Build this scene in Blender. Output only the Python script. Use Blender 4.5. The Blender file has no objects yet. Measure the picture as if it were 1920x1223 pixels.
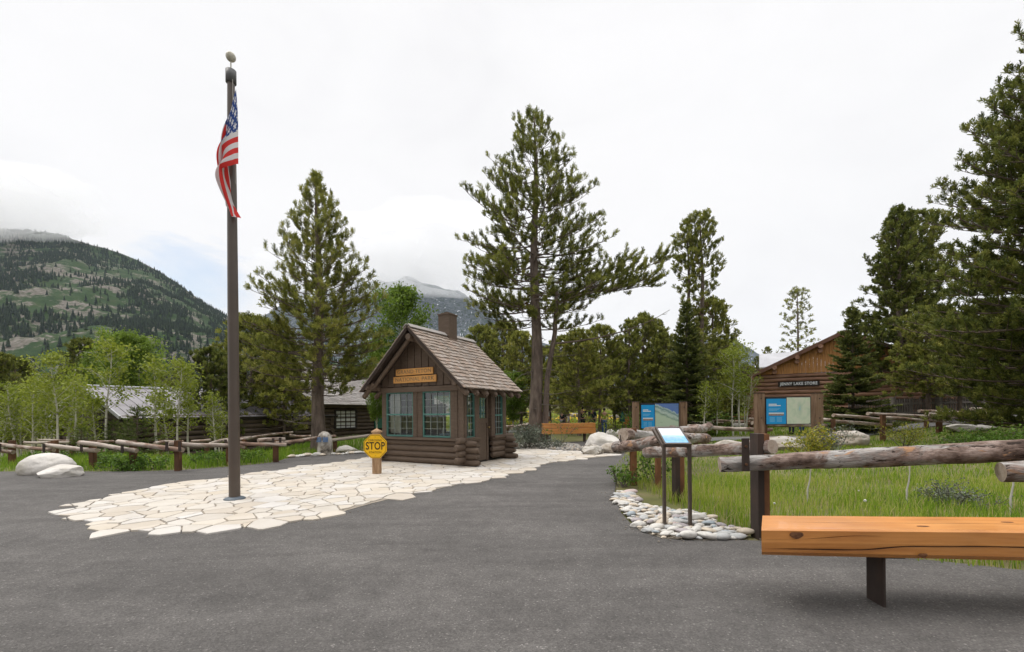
import bpy, bmesh, math, random
import numpy as np
from mathutils import Vector, Matrix, Euler, noise as mnoise
from mathutils.geometry import delaunay_2d_cdt
PI = math.pi
sc = bpy.context.scene
COL = sc.collection
RNG = np.random.default_rng(7)
random.seed(7)

# ------------------------------------------------------------------ camera model (used to survey positions on the ground)
F_PX, CY_PX, ROLL, EYE = 800.0, 772.0, 0.0087, 1.5
def ray(px, py):
    a = (px - 960) / F_PX; b = (CY_PX - py) / F_PX
    return (a * math.cos(ROLL) + b * math.sin(ROLL), 1.0, -a * math.sin(ROLL) + b * math.cos(ROLL))
def G(px, py, z=0.0):
    d = ray(px, py); t = (z - EYE) / d[2]
    return (d[0] * t, t)
def V(px, py, Y):
    d = ray(px, py)
    return (d[0] * Y, Y, EYE + d[2] * Y)
def sm(a, b, x):
    t = np.clip((np.asarray(x, float) - a) / (b - a), 0, 1)
    return t * t * (3 - 2 * t)
def gz(x, y):
    """terrain height"""
    x = np.asarray(x, float); y = np.asarray(y, float)
    z = -0.75 * sm(-9, -13, x) * sm(14.5, 19, y)
    z = z + np.clip(0.1 * (x - 17), 0, 1.1) * sm(14, 19, y)
    z = z + sm(36, 75, y) * 2.2 * sm(-16, -2, x)
    z = z + sm(70, 400, y) * 6.0 * sm(-30, 0, x)
    return z
def gzf(x, y): return float(gz(x, y))

# ------------------------------------------------------------------ mesh builder
class MB:
    def __init__(self): self.v = []; self.tc = []; self.f = []; self.t = []; self.m = []; self.n = 0
    def add(self, v, faces, tc=None, tint=0.5, mi=0):
        v = np.asarray(v, float).reshape(-1, 3)
        self.v.append(v); self.tc.append(v if tc is None else np.asarray(tc, float).reshape(-1, 3))
        if isinstance(faces, np.ndarray):
            groups = [faces]
        else:
            d = {}
            for fc in faces: d.setdefault(len(fc), []).append(fc)
            groups = [np.array(x, int) for x in d.values()]
        for g in groups:
            self.f.append(g + self.n)
            self.t.append(np.broadcast_to(np.asarray(tint, float), (len(g),)) if np.ndim(tint) == 0 or len(np.atleast_1d(tint)) == len(g) else np.full(len(g), 0.5))
            self.m.append(np.full(len(g), mi, int))
        self.n += len(v)
        return self
    def mesh(self, name, smooth=False):
        me = bpy.data.meshes.new(name)
        if not self.v: return me
        v = np.concatenate(self.v); tc = np.concatenate(self.tc)
        me.vertices.add(len(v)); me.vertices.foreach_set('co', v.ravel())
        loops = np.concatenate([g.ravel() for g in self.f]); tot = np.concatenate([np.full(len(g), g.shape[1]) for g in self.f])
        start = np.concatenate([[0], np.cumsum(tot)[:-1]])
        me.loops.add(len(loops)); me.loops.foreach_set('vertex_index', loops)
        me.polygons.add(len(tot)); me.polygons.foreach_set('loop_start', start); me.polygons.foreach_set('loop_total', tot)
        me.polygons.foreach_set('material_index', np.concatenate(self.m))
        me.polygons.foreach_set('use_smooth', np.full(len(tot), bool(smooth)))
        a = me.attributes.new('tc', 'FLOAT_VECTOR', 'POINT'); a.data.foreach_set('vector', tc.ravel())
        a = me.attributes.new('tint', 'FLOAT', 'FACE'); a.data.foreach_set('value', np.concatenate(self.t))
        me.update(calc_edges=True)
        return me
    def build(self, name, mats, parent=None, smooth=False, loc=None):
        me = self.mesh(name, smooth)
        for m in (mats if isinstance(mats, (list, tuple)) else [mats]): me.materials.append(m)
        return link(name, me, parent, loc)
def link(name, data, parent=None, loc=None):
    o = bpy.data.objects.new(name, data); COL.objects.link(o)
    if parent is not None: o.parent = parent
    if loc is not None: o.location = loc
    return o
def tag(o, label=None, cat=None, group=None, kind=None):
    if label: o['label'] = label
    if cat: o['category'] = cat
    if group: o['group'] = group
    if kind: o['kind'] = kind
    return o
def thing(name, label, cat, loc=(0, 0, 0), rz=0.0, group=None):
    o = bpy.data.objects.new(name, None); COL.objects.link(o)
    o.location = loc; o.rotation_euler = (0, 0, rz); o.empty_display_size = 0.2
    return tag(o, label, cat, group)
def shift(mb, off):
    mb.v = [v - np.asarray(off, float) for v in mb.v]; return mb
def copy_tree(o, loc=None, rz=None, scale=None, label=None, group=None, parent=None):
    c = o.copy(); COL.objects.link(c)
    if parent is not None: c.parent = parent
    if loc is not None: c.location = loc
    if rz is not None: c.rotation_euler = (0, 0, rz)
    if scale is not None: c.scale = (scale if hasattr(scale, '__len__') else (scale,) * 3)
    if label: c['label'] = label
    if group: c['group'] = group
    for ch in list(o.children):
        copy_tree(ch, parent=c)
    return c

def box(mb, c, s, rz=0.0, R=None, bev=0.0, tint=0.5, mi=0):
    """box of full size s centred on c, optionally with chamfered edges"""
    hx, hy, hz = s[0] / 2, s[1] / 2, s[2] / 2
    if bev <= 0:
        v = np.array([(x, y, z) for x in (-hx, hx) for y in (-hy, hy) for z in (-hz, hz)])
        f = [(0, 1, 3, 2), (4, 6, 7, 5), (0, 4, 5, 1), (2, 3, 7, 6), (0, 2, 6, 4), (1, 5, 7, 3)]
    else:
        bm = bmesh.new(); bmesh.ops.create_cube(bm, size=1.0)
        for w in bm.verts: w.co = (w.co.x * s[0], w.co.y * s[1], w.co.z * s[2])
        bmesh.ops.bevel(bm, geom=list(bm.edges), offset=min(bev, min(s) * .45), segments=2, profile=.6, affect='EDGES')
        bm.verts.index_update(); v = np.array([w.co[:] for w in bm.verts]); f = [tuple(q.index for q in p.verts) for p in bm.faces]; bm.free()
    tc = v + np.array([(hash((round(c[0], 2), round(c[1], 2), round(c[2], 2))) % 97) * .37, 0, 0])
    if R is None: R = Matrix.Rotation(rz, 3, 'Z')
    v = v @ np.array(R).T + np.asarray(c, float)
    return mb.add(v, f, tc=tc, tint=tint, mi=mi)
def beam(mb, p, q, w, h, up=(0, 0, 1), bev=0.0, tint=0.5, mi=0):
    """rectangular bar from p to q, width w (sideways), height h (along up)"""
    p = Vector(p); q = Vector(q); x = (q - p); L = x.length; x.normalize()
    y = Vector(up).cross(x); y.normalize(); z = x.cross(y)
    R = Matrix((x, y, z)).transposed()
    return box(mb, (p + q) / 2, (L, w, h), R=R, bev=bev, tint=tint, mi=mi)
def tube(mb, pts, radii, sides=10, caps=True, tint=0.5, mi=0, rough=0.0, seed=0, capmi=None):
    P = np.asarray(pts, float); n = len(P)
    r = np.broadcast_to(np.asarray(radii, float), (n,))
    T = np.gradient(P, axis=0); T /= np.linalg.norm(T, axis=1)[:, None] + 1e-12
    ref = np.array([0, 0, 1.0]) if abs(T[0][2]) < .9 else np.array([1.0, 0, 0])
    u = np.cross(ref, T[0]); u /= np.linalg.norm(u)
    s = np.concatenate([[0], np.cumsum(np.linalg.norm(np.diff(P, axis=0), axis=1))])
    ang = np.linspace(0, 2 * PI, sides, endpoint=False)
    vs = []; tcs = []
    so = (seed * 7.13) % 50
    for i in range(n):
        u = u - T[i] * np.dot(u, T[i]); u /= np.linalg.norm(u) + 1e-12
        w = np.cross(T[i], u)
        rr = np.full(sides, r[i])
        if rough > 0:
            for k in range(sides):
                q = Vector((s[i] * 2.2 + so, math.cos(ang[k]) * 1.3 + seed, math.sin(ang[k]) * 1.3))
                q2 = Vector((s[i] * 9 + so, math.cos(ang[k]) * 4 + seed, math.sin(ang[k]) * 4))
                rr[k] *= 1 + rough * (mnoise.noise(q) * 1.0 + .45 * mnoise.noise(q2))
        vs.append(P[i] + np.outer(np.cos(ang) * rr, u) + np.outer(np.sin(ang) * rr, w))
        tcs.append(np.stack([np.full(sides, s[i] + so), np.cos(ang) * rr + seed * .31, np.sin(ang) * rr], 1))
    v = np.concatenate(vs); tc = np.concatenate(tcs)
    i, k = np.meshgrid(np.arange(n - 1), np.arange(sides), indexing='ij')
    k2 = (k + 1) % sides
    f = np.stack([i * sides + k, i * sides + k2, (i + 1) * sides + k2, (i + 1) * sides + k], -1).reshape(-1, 4)
    mb.add(v, f, tc=tc, tint=tint, mi=mi)
    if caps:
        cm = mi if capmi is None else capmi
        mb.add(vs[0], [tuple(range(sides))[::-1]], tc=tcs[0], tint=tint, mi=cm)
        mb.add(vs[-1], [tuple(range(sides))], tc=tcs[-1], tint=tint, mi=cm)
    return mb
def prism(mb, pts2, z0, z1, tint=0.5, mi=0):
    n = len(pts2)
    v = [(x, y, z0) for x, y in pts2] + [(x, y, z1) for x, y in pts2]
    f = [tuple(range(n, 2 * n)), tuple(range(n))[::-1]] + [(i, (i + 1) % n, n + (i + 1) % n, n + i) for i in range(n)]
    return mb.add(v, f, tint=tint, mi=mi)
def extr(mb, pts3, d, tint=0.5, mi=0):
    """planar polygon pts3 thickened by vector d"""
    P = np.asarray(pts3, float); n = len(P)
    v = np.concatenate([P, P + np.asarray(d, float)])
    f = [tuple(range(n))[::-1], tuple(range(n, 2 * n))] + [(i, (i + 1) % n, n + (i + 1) % n, n + i) for i in range(n)]
    return mb.add(v, f, tint=tint, mi=mi)
def ico(sub):
    bm = bmesh.new(); bmesh.ops.create_icosphere(bm, subdivisions=sub, radius=1.0); bm.verts.index_update()
    v = np.array([w.co[:] for w in bm.verts]); f = np.array([[q.index for q in p.verts] for p in bm.faces]); bm.free()
    return v, f
_ICO = {k: ico(k) for k in (1, 2, 3, 4, 5)}
def rock(mb, c, s, seed=0, cuts=10, sub=4, amp=.12, rz=0.0, flat=True, depth=(.62, .95), tint=0.5):
    v, f = _ICO[sub]; v = v.copy(); rg = np.random.default_rng(seed)
    for _ in range(cuts):
        n = rg.normal(size=3); n /= np.linalg.norm(n); d = rg.uniform(*depth)
        e = v @ n - d; v = v - np.outer(np.maximum(e, 0), n)
    for i in range(len(v)):
        q = Vector(v[i])
        v[i] *= 1 + amp * mnoise.noise(q * 1.6 + Vector((seed * 3.1, 0, 0))) + amp * .45 * mnoise.noise(q * 4.5 + Vector((seed, 5, 0))) + amp * .2 * mnoise.noise(q * 13 + Vector((seed, 5, 0)))
    v = v * (np.asarray(s, float) / 2)
    if flat: v[:, 2] = np.maximum(v[:, 2], -s[2] * .22)
    tc = v.copy() + seed
    R = np.array(Matrix.Rotation(rz, 3, 'Z'))
    v = v @ R.T
    v[:, 2] -= v[:, 2].min()
    v = v + np.asarray(c, float)
    return mb.add(v, f, tc=tc, tint=tint)

# ------------------------------------------------------------------ materials
class NT:
    def __init__(self, nt): self.nt = nt; nt.nodes.clear()
    def __call__(self, typ, **kw):
        n = self.nt.nodes.new(typ)
        ins = kw.pop('i', {})
        for k, v in kw.items(): setattr(n, k, v)
        for k, v in ins.items():
            s = n.inputs[k]
            if hasattr(v, 'is_linked') or isinstance(v, bpy.types.NodeSocket): self.nt.links.new(v, s)
            else: s.default_value = v
        return n
def ramp(N, fac, stops, interp='LINEAR'):
    n = N('ShaderNodeValToRGB', i={'Fac': fac}); cr = n.color_ramp; cr.interpolation = interp
    while len(cr.elements) > 1: cr.elements.remove(cr.elements[-1])
    for k, (p, c) in enumerate(stops):
        e = cr.elements[0] if k == 0 else cr.elements.new(p)
        e.position = p; c = (c, c, c) if not hasattr(c, '__len__') else c
        e.color = (*c[:3], 1)
    return n.outputs['Color']
def even(cols): return [(i / max(1, len(cols) - 1), c) for i, c in enumerate(cols)]
def mathn(N, op, a, b=0.0, c=None, clamp=False):
    n = N('ShaderNodeMath', operation=op, use_clamp=clamp, i={0: a, 1: b})
    if c is not None:
        if isinstance(c, bpy.types.NodeSocket): N.nt.links.new(c, n.inputs[2])
        else: n.inputs[2].default_value = c
    return n.outputs[0]
def mixc(N, f, a, b, blend='MIX'):
    n = N('ShaderNodeMix', data_type='RGBA', blend_type=blend)
    for idx, val in ((0, f), (6, a), (7, b)):
        if isinstance(val, bpy.types.NodeSocket): N.nt.links.new(val, n.inputs[idx])
        else: n.inputs[idx].default_value = (*val, 1) if hasattr(val, '__len__') and len(val) == 3 else val
    return n.outputs[2]
def coords(N, kind, stretch=(1, 1, 1)):
    if kind == 'tc': src = N('ShaderNodeAttribute', attribute_name='tc').outputs['Vector']
    elif kind == 'pos': src = N('ShaderNodeNewGeometry').outputs['Position']
    else: src = N('ShaderNodeTexCoord').outputs['Object']
    return N('ShaderNodeMapping', i={'Vector': src, 'Scale': stretch}).outputs['Vector']
def noi(N, vec, scale, detail=5, rough=.55, dist=0.0):
    return N('ShaderNodeTexNoise', i={'Vector': vec, 'Scale': scale, 'Detail': detail, 'Roughness': rough, 'Distortion': dist}).outputs['Fac']
def newmat(name):
    m = bpy.data.materials.new(name); m.use_nodes = True
    return m, NT(m.node_tree)
def out(N, sh): N('ShaderNodeOutputMaterial', i={'Surface': sh})
def bumpn(N, h, strength=.4, dist=.02): return N('ShaderNodeBump', i={'Height': h, 'Strength': strength, 'Distance': dist}).outputs['Normal']
def bsdf(N, col, rough=.8, nor=None, spec=.3, metal=0.0, coat=0.0):
    n = N('ShaderNodeBsdfPrincipled', i={'Base Color': (*col, 1) if isinstance(col, tuple) and len(col) == 3 else col, 'Roughness': rough, 'Specular IOR Level': spec, 'Metallic': metal, 'Coat Weight': coat})
    if nor is not None: N.nt.links.new(nor, n.inputs['Normal'])
    return n.outputs['BSDF']
def vmat(name, cols, scale=4, stretch=(1, 1, 1), coord='tc', rough=.85, bump=.3, bdist=.01, tints=None, tmix=.5, detail=6, bscale=None, spec=.25, lo=.3, hi=.7, metal=0.0):
    """noise-varied colour; the face attribute 'tint' picks between tints"""
    m, N = newmat(name); vec = coords(N, coord, stretch)
    n = noi(N, vec, scale, detail, .6)
    c = ramp(N, n, [(lo + (hi - lo) * p, q) for p, q in even(cols)])
    if tints:
        t = N('ShaderNodeAttribute', attribute_name='tint').outputs['Fac']
        c = mixc(N, tmix, c, ramp(N, t, even(tints)))
    nb = noi(N, vec, bscale or scale * 4, 6, .65)
    out(N, bsdf(N, c, rough, bumpn(N, nb, bump, bdist), spec, metal)); return m
def flat(name, col, rough=.6, spec=.3, metal=0.0, bump=.08, bscale=60, coord='tc', var=.12):
    m, N = newmat(name); vec = coords(N, coord)
    n = noi(N, vec, 6, 5); k = ramp(N, n, [(.3, 1 - var), (.7, 1 + var * .6)])
    c = mixc(N, 1.0, col, k, 'MULTIPLY')
    out(N, bsdf(N, c, rough, bumpn(N, noi(N, vec, bscale, 3), bump, .003), spec, metal)); return m
def leafmat(name, cols, trans=.3, rough=.55, huevar=.0):
    m, N = newmat(name)
    t = N('ShaderNodeAttribute', attribute_name='tint').outputs['Fac']
    r = N('ShaderNodeObjectInfo').outputs['Random']
    t2 = mathn(N, 'ADD', t, mathn(N, 'MULTIPLY', mathn(N, 'SUBTRACT', r, .5), .22), clamp=True)
    c = ramp(N, t2, even(cols))
    d = bsdf(N, c, rough, None, .25)
    tr = N('ShaderNodeBsdfTranslucent', i={'Color': c}).outputs[0]
    out(N, N('ShaderNodeMixShader', i={'Fac': trans, 1: d, 2: tr}).outputs[0]); return m
# ================================================================== camera, world, sun
cam = bpy.data.cameras.new('camera'); camo = bpy.data.objects.new('camera', cam); COL.objects.link(camo); sc.camera = camo
cam.sensor_width = 36; cam.lens = F_PX / 1920 * 36; cam.clip_end = 30000; cam.clip_start = .05
cam.shift_y = (CY_PX - 611.5) / 1920
cR, sR = math.cos(ROLL), math.sin(ROLL)
camo.matrix_world = Matrix(((cR, sR, 0, 0), (0, 0, -1, 0), (-sR, cR, 0, EYE), (0, 0, 0, 1)))
sc.view_settings.view_transform = 'Standard'; sc.view_settings.look = 'None'
sc.view_settings.exposure = 0.0; sc.view_settings.gamma = 1.0
sc.cycles.max_bounces = 12; sc.cycles.diffuse_bounces = 3; sc.cycles.glossy_bounces = 3; sc.cycles.transmission_bounces = 6
sc.cycles.volume_bounces = 12; sc.cycles.transparent_max_bounces = 8; sc.cycles.use_denoising = True
sc.cycles.sample_clamp_indirect = 4.0

SUN_EL, SUN_AZ = math.radians(58), math.radians(-75)       # azimuth measured from +Y towards +X
w = bpy.data.worlds.new('World'); sc.world = w; w.use_nodes = True
N = NT(w.node_tree)
sky = N('ShaderNodeTexSky', sky_type='NISHITA', sun_disc=False, sun_elevation=SUN_EL, sun_rotation=SUN_AZ, air_density=1.2, dust_density=1.0)
gen = N('ShaderNodeTexCoord').outputs['Generated']
sep = N('ShaderNodeSeparateXYZ', i={'Vector': gen})
zz = sep.outputs['Z']
lum = ramp(N, zz, [(0.0, 1.0), (.12, 1.0), (.35, 1.0), (.80, 1.0), (.88, 2.7), (1.0, 4.7)])
stretch = N('ShaderNodeMapping', i={'Vector': gen, 'Scale': (1, 1, 2.4)}).outputs['Vector']
cn = noi(N, stretch, 2.6, 6, .55, .6)
shade = ramp(N, cn, [(.30, (.94, .932, .945)), (.46, (.98, .973, .982)), (.6, (1.0, .992, 1.0))])
ccol = mixc(N, 1.0, lum, shade, 'MULTIPLY')
# one opening in the overcast, low over the slope of the left mountain
gd = Vector(ray(352, 522)).normalized()
dif = N('ShaderNodeVectorMath', operation='SUBTRACT', i={0: gen, 1: gd}).outputs[0]
difs = N('ShaderNodeVectorMath', operation='MULTIPLY', i={0: dif, 1: (1.0, 1.0, 1.25)}).outputs[0]
dist = N('ShaderNodeVectorMath', operation='LENGTH', i={0: difs}).outputs['Value']
gn = noi(N, stretch, 7.0, 6, .6, .8)
gm = mathn(N, 'ADD', dist, mathn(N, 'MULTIPLY', mathn(N, 'SUBTRACT', gn, .5), .16))
gap = ramp(N, gm, [(.01, .62), (.06, .38), (.105, 0.0)])
b1 = N('ShaderNodeBackground', i={'Color': ccol, 'Strength': 1.0})
b2 = N('ShaderNodeBackground', i={'Color': sky.outputs[0], 'Strength': .14})
mx = N('ShaderNodeMixShader', i={'Fac': gap, 1: b1.outputs[0], 2: b2.outputs[0]})
N('ShaderNodeOutputWorld', i={'Surface': mx.outputs[0]})
sun = bpy.data.lights.new('sun', 'SUN'); sun.energy = 1.5; sun.angle = math.radians(22); sun.color = (1, .96, .9)
so = bpy.data.objects.new('sun', sun); COL.objects.link(so)
sd = Vector((math.sin(SUN_AZ) * math.cos(SUN_EL), math.cos(SUN_AZ) * math.cos(SUN_EL), math.sin(SUN_EL)))
so.rotation_euler = sd.to_track_quat('Z', 'Y').to_euler(); so.location = sd * 60

# ================================================================== materials of the setting
def asphalt_mat():
    m, N = newmat('asphalt'); p = coords(N, 'pos')
    big = ramp(N, noi(N, p, .55, 5, .6, .4), [(.3, (.092, .086, .081)), (.55, (.105, .098, .092)), (.75, (.119, .111, .104))])
    med = ramp(N, noi(N, p, 5, 4, .6), [(.3, .90), (.7, 1.1)])
    vo = N('ShaderNodeTexVoronoi', i={'Vector': p, 'Scale': 95.0}); vc = N('ShaderNodeSeparateXYZ', i={'Vector': vo.outputs['Color']})
    sp = ramp(N, vc.outputs['X'], [(0, .70), (.5, .96), (.90, 1.12), (.975, 1.35), (1.0, 2.1)])
    c = mixc(N, 1, mixc(N, 1, big, med, 'MULTIPLY'), sp, 'MULTIPLY')
    # paving-lane seam: faint long streaks along the lane
    st = noi(N, N('ShaderNodeMapping', i={'Vector': p, 'Rotation': (0, 0, .5), 'Scale': (.25, 1.6, 1)}).outputs[0], 1.1, 5, .6, .8)
    c = mixc(N, 1, c, ramp(N, st, [(.35, .86), (.5, 1.0), (.62, 1.13)]), 'MULTIPLY')
    sn = noi(N, p, .34, 4, .5, .6)
    sd = mathn(N, 'ABSOLUTE', mathn(N, 'SUBTRACT', sn, .5))
    c = mixc(N, 1, c, ramp(N, sd, [(0.0, 1.10), (.006, 1.07), (.016, 1.0)]), 'MULTIPLY')
    sn2 = mathn(N, 'ABSOLUTE', mathn(N, 'SUBTRACT', noi(N, p, .55, 5, .55, .8), .47))
    c = mixc(N, 1, c, ramp(N, sn2, [(0.0, .91), (.03, .95), (.08, 1.0)]), 'MULTIPLY')
    h = mathn(N, 'ADD', noi(N, p, 110, 2), mathn(N, 'MULTIPLY', vo.outputs['Distance'], 1.2))
    out(N, bsdf(N, c, .88, bumpn(N, h, .55, .006), .25)); return m
M_ASPH = asphalt_mat()
M_PATH = vmat('pale_path', [(.115, .11, .105), (.165, .16, .152)], 3, coord='pos', bump=.3)
M_SOIL = vmat('meadow_soil', [(.08, .085, .03), (.12, .12, .04), (.17, .14, .075)], 1.2, coord='pos', bump=.3, bdist=.02)
M_STONE = vmat('flagstone', [(.36, .32, .26), (.46, .42, .36), (.52, .49, .45)], 2.6, coord='pos', bump=.35, bdist=.01, detail=8,
               tints=[(.56, .53, .49), (.49, .42, .33), (.54, .50, .44), (.46, .42, .37), (.57, .55, .53), (.43, .37, .30), (.55, .49, .41), (.55, .53, .50)], tmix=.66, rough=.8)
M_GROUT = vmat('grout', [(.22, .19, .15), (.32, .28, .23)], 8, coord='pos')
M_ROCK = vmat('pale_granite', [(.13, .105, .08), (.27, .225, .175), (.40, .355, .30), (.47, .44, .40)], 1.6, coord='tc', bump=.7, bdist=.03, lo=.28, hi=.62, detail=10, bscale=7)
M_ROCKW = vmat('white_granite', [(.28, .24, .19), (.46, .43, .37), (.57, .54, .50)], 1.4, coord='tc', bump=.6, bdist=.03, lo=.25, hi=.55, detail=9, bscale=7)
M_ROCKD = vmat('speckled_granite', [(.07, .06, .05), (.26, .23, .19), (.45, .42, .37), (.5, .47, .43)], 4.5, coord='tc', bump=.8, bdist=.03, lo=.34, hi=.66, detail=10, bscale=9)

# ================================================================== ground
def grid_sheet(xs, ys, zf):
    X, Y = np.meshgrid(xs, ys, indexing='ij'); Z = zf(X, Y)
    v = np.stack([X, Y, Z], -1).reshape(-1, 3); n, m = len(xs), len(ys)
    i, k = np.meshgrid(np.arange(n - 1), np.arange(m - 1), indexing='ij')
    f = np.stack([i * m + k, (i + 1) * m + k, (i + 1) * m + k + 1, i * m + k + 1], -1).reshape(-1, 4)
    return v, f
xs = np.concatenate([-np.geomspace(4000, 42, 24), np.linspace(-40, 44, 85), np.geomspace(46, 4000, 24)])
ys = np.concatenate([np.linspace(-40, -2, 10), np.linspace(0, 80, 81), np.geomspace(84, 6000, 30)])
v, f = grid_sheet(xs, ys, lambda x, y: gz(x, y) - .03)
mb = MB().add(v, f); tag(mb.build('ground', M_SOIL, smooth=True), kind='structure')

def inside(p, poly):
    x, y = p; c = False; n = len(poly)
    for i in range(n):
        x1, y1 = poly[i]; x2, y2 = poly[i - 1]
        if (y1 > y) != (y2 > y) and x < (x2 - x1) * (y - y1) / (y2 - y1) + x1: c = not c
    return c
def tri_fill(mb, pts, z=None, zf=None, edge=1.2):
    """fill a simple polygon (list of xy) as a fine sheet"""
    n = len(pts); co = [Vector((float(x), float(y))) for x, y in pts]
    vv, _, ff, *_r = delaunay_2d_cdt(co, [(k, (k + 1) % n) for k in range(n)], [], 1, 1e-6)
    v = [[p.x, p.y, (z if zf is None else zf(p.x, p.y))] for p in vv]; f = []
    for t in ff:
        a, b, c = (vv[q] for q in t[:3]); cen = (a + b + c) / 3
        if not inside(cen, pts): continue
        f.append(tuple(t) if (b - a).cross(c - a) > 0 else tuple(t)[::-1])
    return mb.add(v, f)
def smooth_poly(P, n=3, closed=True):
    P = np.asarray(P, float)
    for _ in range(n):
        Q = np.roll(P, -1, 0); P = np.stack([P * .75 + Q * .25, P * .25 + Q * .75], 1).reshape(-1, 2)
    return P
def wob(P, a, seed=0):
    return [(x + a * mnoise.noise(Vector((x * 1.7, y * 1.7, seed))) + a * .5 * mnoise.noise(Vector((x * 6, y * 6, seed))), y + a * mnoise.noise(Vector((x * 1.7, y * 1.7, seed + 9)))) for x, y in P]
# outline of the asphalt, clockwise from the near right, surveyed along its visible edge
R_EDGE = [G(*p) for p in ((1925, 1080), (1750, 1052), (1600, 1030), (1480, 1018), (1395, 1012), (1300, 1014), (1235, 1008), (1190, 992), (1168, 965), (1152, 938), (1152, 912), (1165, 886), (1178, 868), (1186, 856))]
PATH_R = [(3.9, 15.2), (5.2, 18.0), (6.0, 20.2)]
BACK = [(3.2, 21.6), (1.6, 19.0), (-1.5, 17.4), (-3.2, 17.6)]
L_EDGE = [G(*p) for p in ((700, 849), (640, 851), (560, 856), (535, 860), (515, 867), (455, 873), (380, 879), (300, 883), (200, 884), (100, 884), (0, 884))]
asp = [(14.0, 3.6), (9.0, 3.3), (5.5, 3.55)] + R_EDGE[1:] + PATH_R + BACK + [(-4.4, 16.6)] + L_EDGE + [(-22, 11.5), (-26, 8), (-26, -12), (14, -12)]
ASP = wob(smooth_poly(asp, 2), .035)
tag(tri_fill(MB(), ASP, .0).build('asphalt_road', M_ASPH), kind='structure')
# path that passes behind the middle fence on the right, and a far bit of walk
def ribbon(pts, w, z, ends=True):
    P = smooth_poly(pts, 0); out_ = []
    L = []; Rr = []
    for i in range(len(P)):
        t = P[min(i + 1, len(P) - 1)] - P[max(i - 1, 0)]; t /= np.linalg.norm(t); n = np.array([-t[1], t[0]])
        L.append(P[i] + n * w / 2); Rr.append(P[i] - n * w / 2)
    return L, Rr
def ribbon_mesh(pts, w, dz):
    P = np.asarray(pts, float)
    t = np.linspace(0, len(P) - 1, 40); P = np.stack([np.interp(t, np.arange(len(P)), P[:, 0]), np.interp(t, np.arange(len(P)), P[:, 1])], 1)
    L, Rr = ribbon(P, w, 0)
    v = [(x, y, gzf(x, y) + dz) for x, y in L] + [(x, y, gzf(x, y) + dz) for x, y in Rr]; n = len(L)
    return MB().add(v, np.array([[n + i, n + i + 1, i + 1, i] for i in range(n - 1)]))
tag(ribbon_mesh([(3.6, 21.2), (7.5, 20.6), (12, 22.5), (17.5, 22.6), (22, 23.5), (30, 24)], 1.9, .012).build('path', M_PATH, smooth=True), kind='structure')
tag(ribbon_mesh([(-5.0, 33.5), (0, 32.0), (5, 31.2), (9, 31.0)], 3.4, .03).build('path', M_PATH, smooth=True), kind='structure')

# ------------------------------------------------------------------ flagstone island (irregular slabs laid as one paved surface)
FL_PX = [(96, 962), (150, 941), (300, 913), (440, 893), (560, 876), (640, 866), (690, 858)]
FL = [G(*p) for p in FL_PX] + [(-3.9, 14.6), (-1.0, 16.6), (0.6, 17.0), (3.0, 15.6), (3.55, 14.6)] + [G(*p) for p in ((1176, 853), (1100, 860), (1035, 868), (985, 885), (890, 905), (720, 940), (600, 975), (420, 999), (225, 1007), (165, 990), (112, 976))]
def flagstones():
    rg = np.random.default_rng(21); pts = []
    A = np.array(FL); lo = A.min(0) - 2; hi = A.max(0) + 2
    for _ in range(26000):
        p = rg.uniform(lo, hi)
        if inside(p, ASP) is False and not inside(p, FL): pass
        s = rg.choice([.34, .50, .70], p=[.38, .42, .20]) * .66
        if all((p[0] - q[0]) ** 2 * .62 + (p[1] - q[1]) ** 2 * 1.35 > (s if s < q[2] else q[2]) ** 2 * .62 for q in pts): pts.append((p[0], p[1], s))
    P = np.array(pts)[:, :2]; Wt_ = np.array(pts)[:, 2] ** 2 * .35 + rg.uniform(-.03, .03, len(pts)); mb = MB(); cells = 0
    for i, p in enumerate(P):
        if not inside(p, FL): continue
        d = np.linalg.norm(P - p, axis=1); near = np.argsort(d)[1:26]
        poly = [p + np.array(c) * 1.3 for c in ((-1, -1), (1, -1), (1, 1), (-1, 1))]
        for j in near:
            g = .010 + .006 * mnoise.noise(Vector((p[0] * 3, p[1] * 3, j)))
            n = P[j] - p; L = np.linalg.norm(n); n = n / L; dd = np.dot(n, p) + L / 2 + (Wt_[i] - Wt_[j]) / (2 * L) - g
            new = []
            for k in range(len(poly)):
                a, b = poly[k], poly[(k + 1) % len(poly)]; da, db = np.dot(n, a) - dd, np.dot(n, b) - dd
                if da <= 0: new.append(a)
                if da * db < 0: new.append(a + (b - a) * da / (da - db))
            poly = new
            if len(poly) < 3: break
        if len(poly) < 3: continue
        # ragged broken edges
        out_ = []
        for k in range(len(poly)):
            a, b = poly[k], poly[(k + 1) % len(poly)]; L = np.linalg.norm(b - a); m = max(1, int(L / .12))
            for q in range(m):
                pt = a + (b - a) * q / m
                w_ = .022 if m > 1 and q else .012
                out_.append((pt[0] + w_ * mnoise.noise(Vector((pt[0] * 9, pt[1] * 9, 1.0))), pt[1] + w_ * mnoise.noise(Vector((pt[0] * 9, pt[1] * 9, 7.0)))))
        tn = rg.random(); zt = .022 + rg.uniform(-.004, .004)
        n = len(out_); c = np.mean(out_, 0)
        inn = [(x + (c[0] - x) * .03, y + (c[1] - y) * .03) for x, y in out_]
        v = [(x, y, -.01) for x, y in out_] + [(x, y, zt - .006) for x, y in out_] + [(x, y, zt) for x, y in inn]
        fs = [(k, (k + 1) % n, n + (k + 1) % n, n + k) for k in range(n)] + [(n + k, n + (k + 1) % n, 2 * n + (k + 1) % n, 2 * n + k) for k in range(n)] + [tuple(range(2 * n, 3 * n))]
        mb.add(v, fs, tint=tn); cells += 1
    return mb
tag(flagstones().build('stone_paving', M_STONE), kind='structure')
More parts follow.
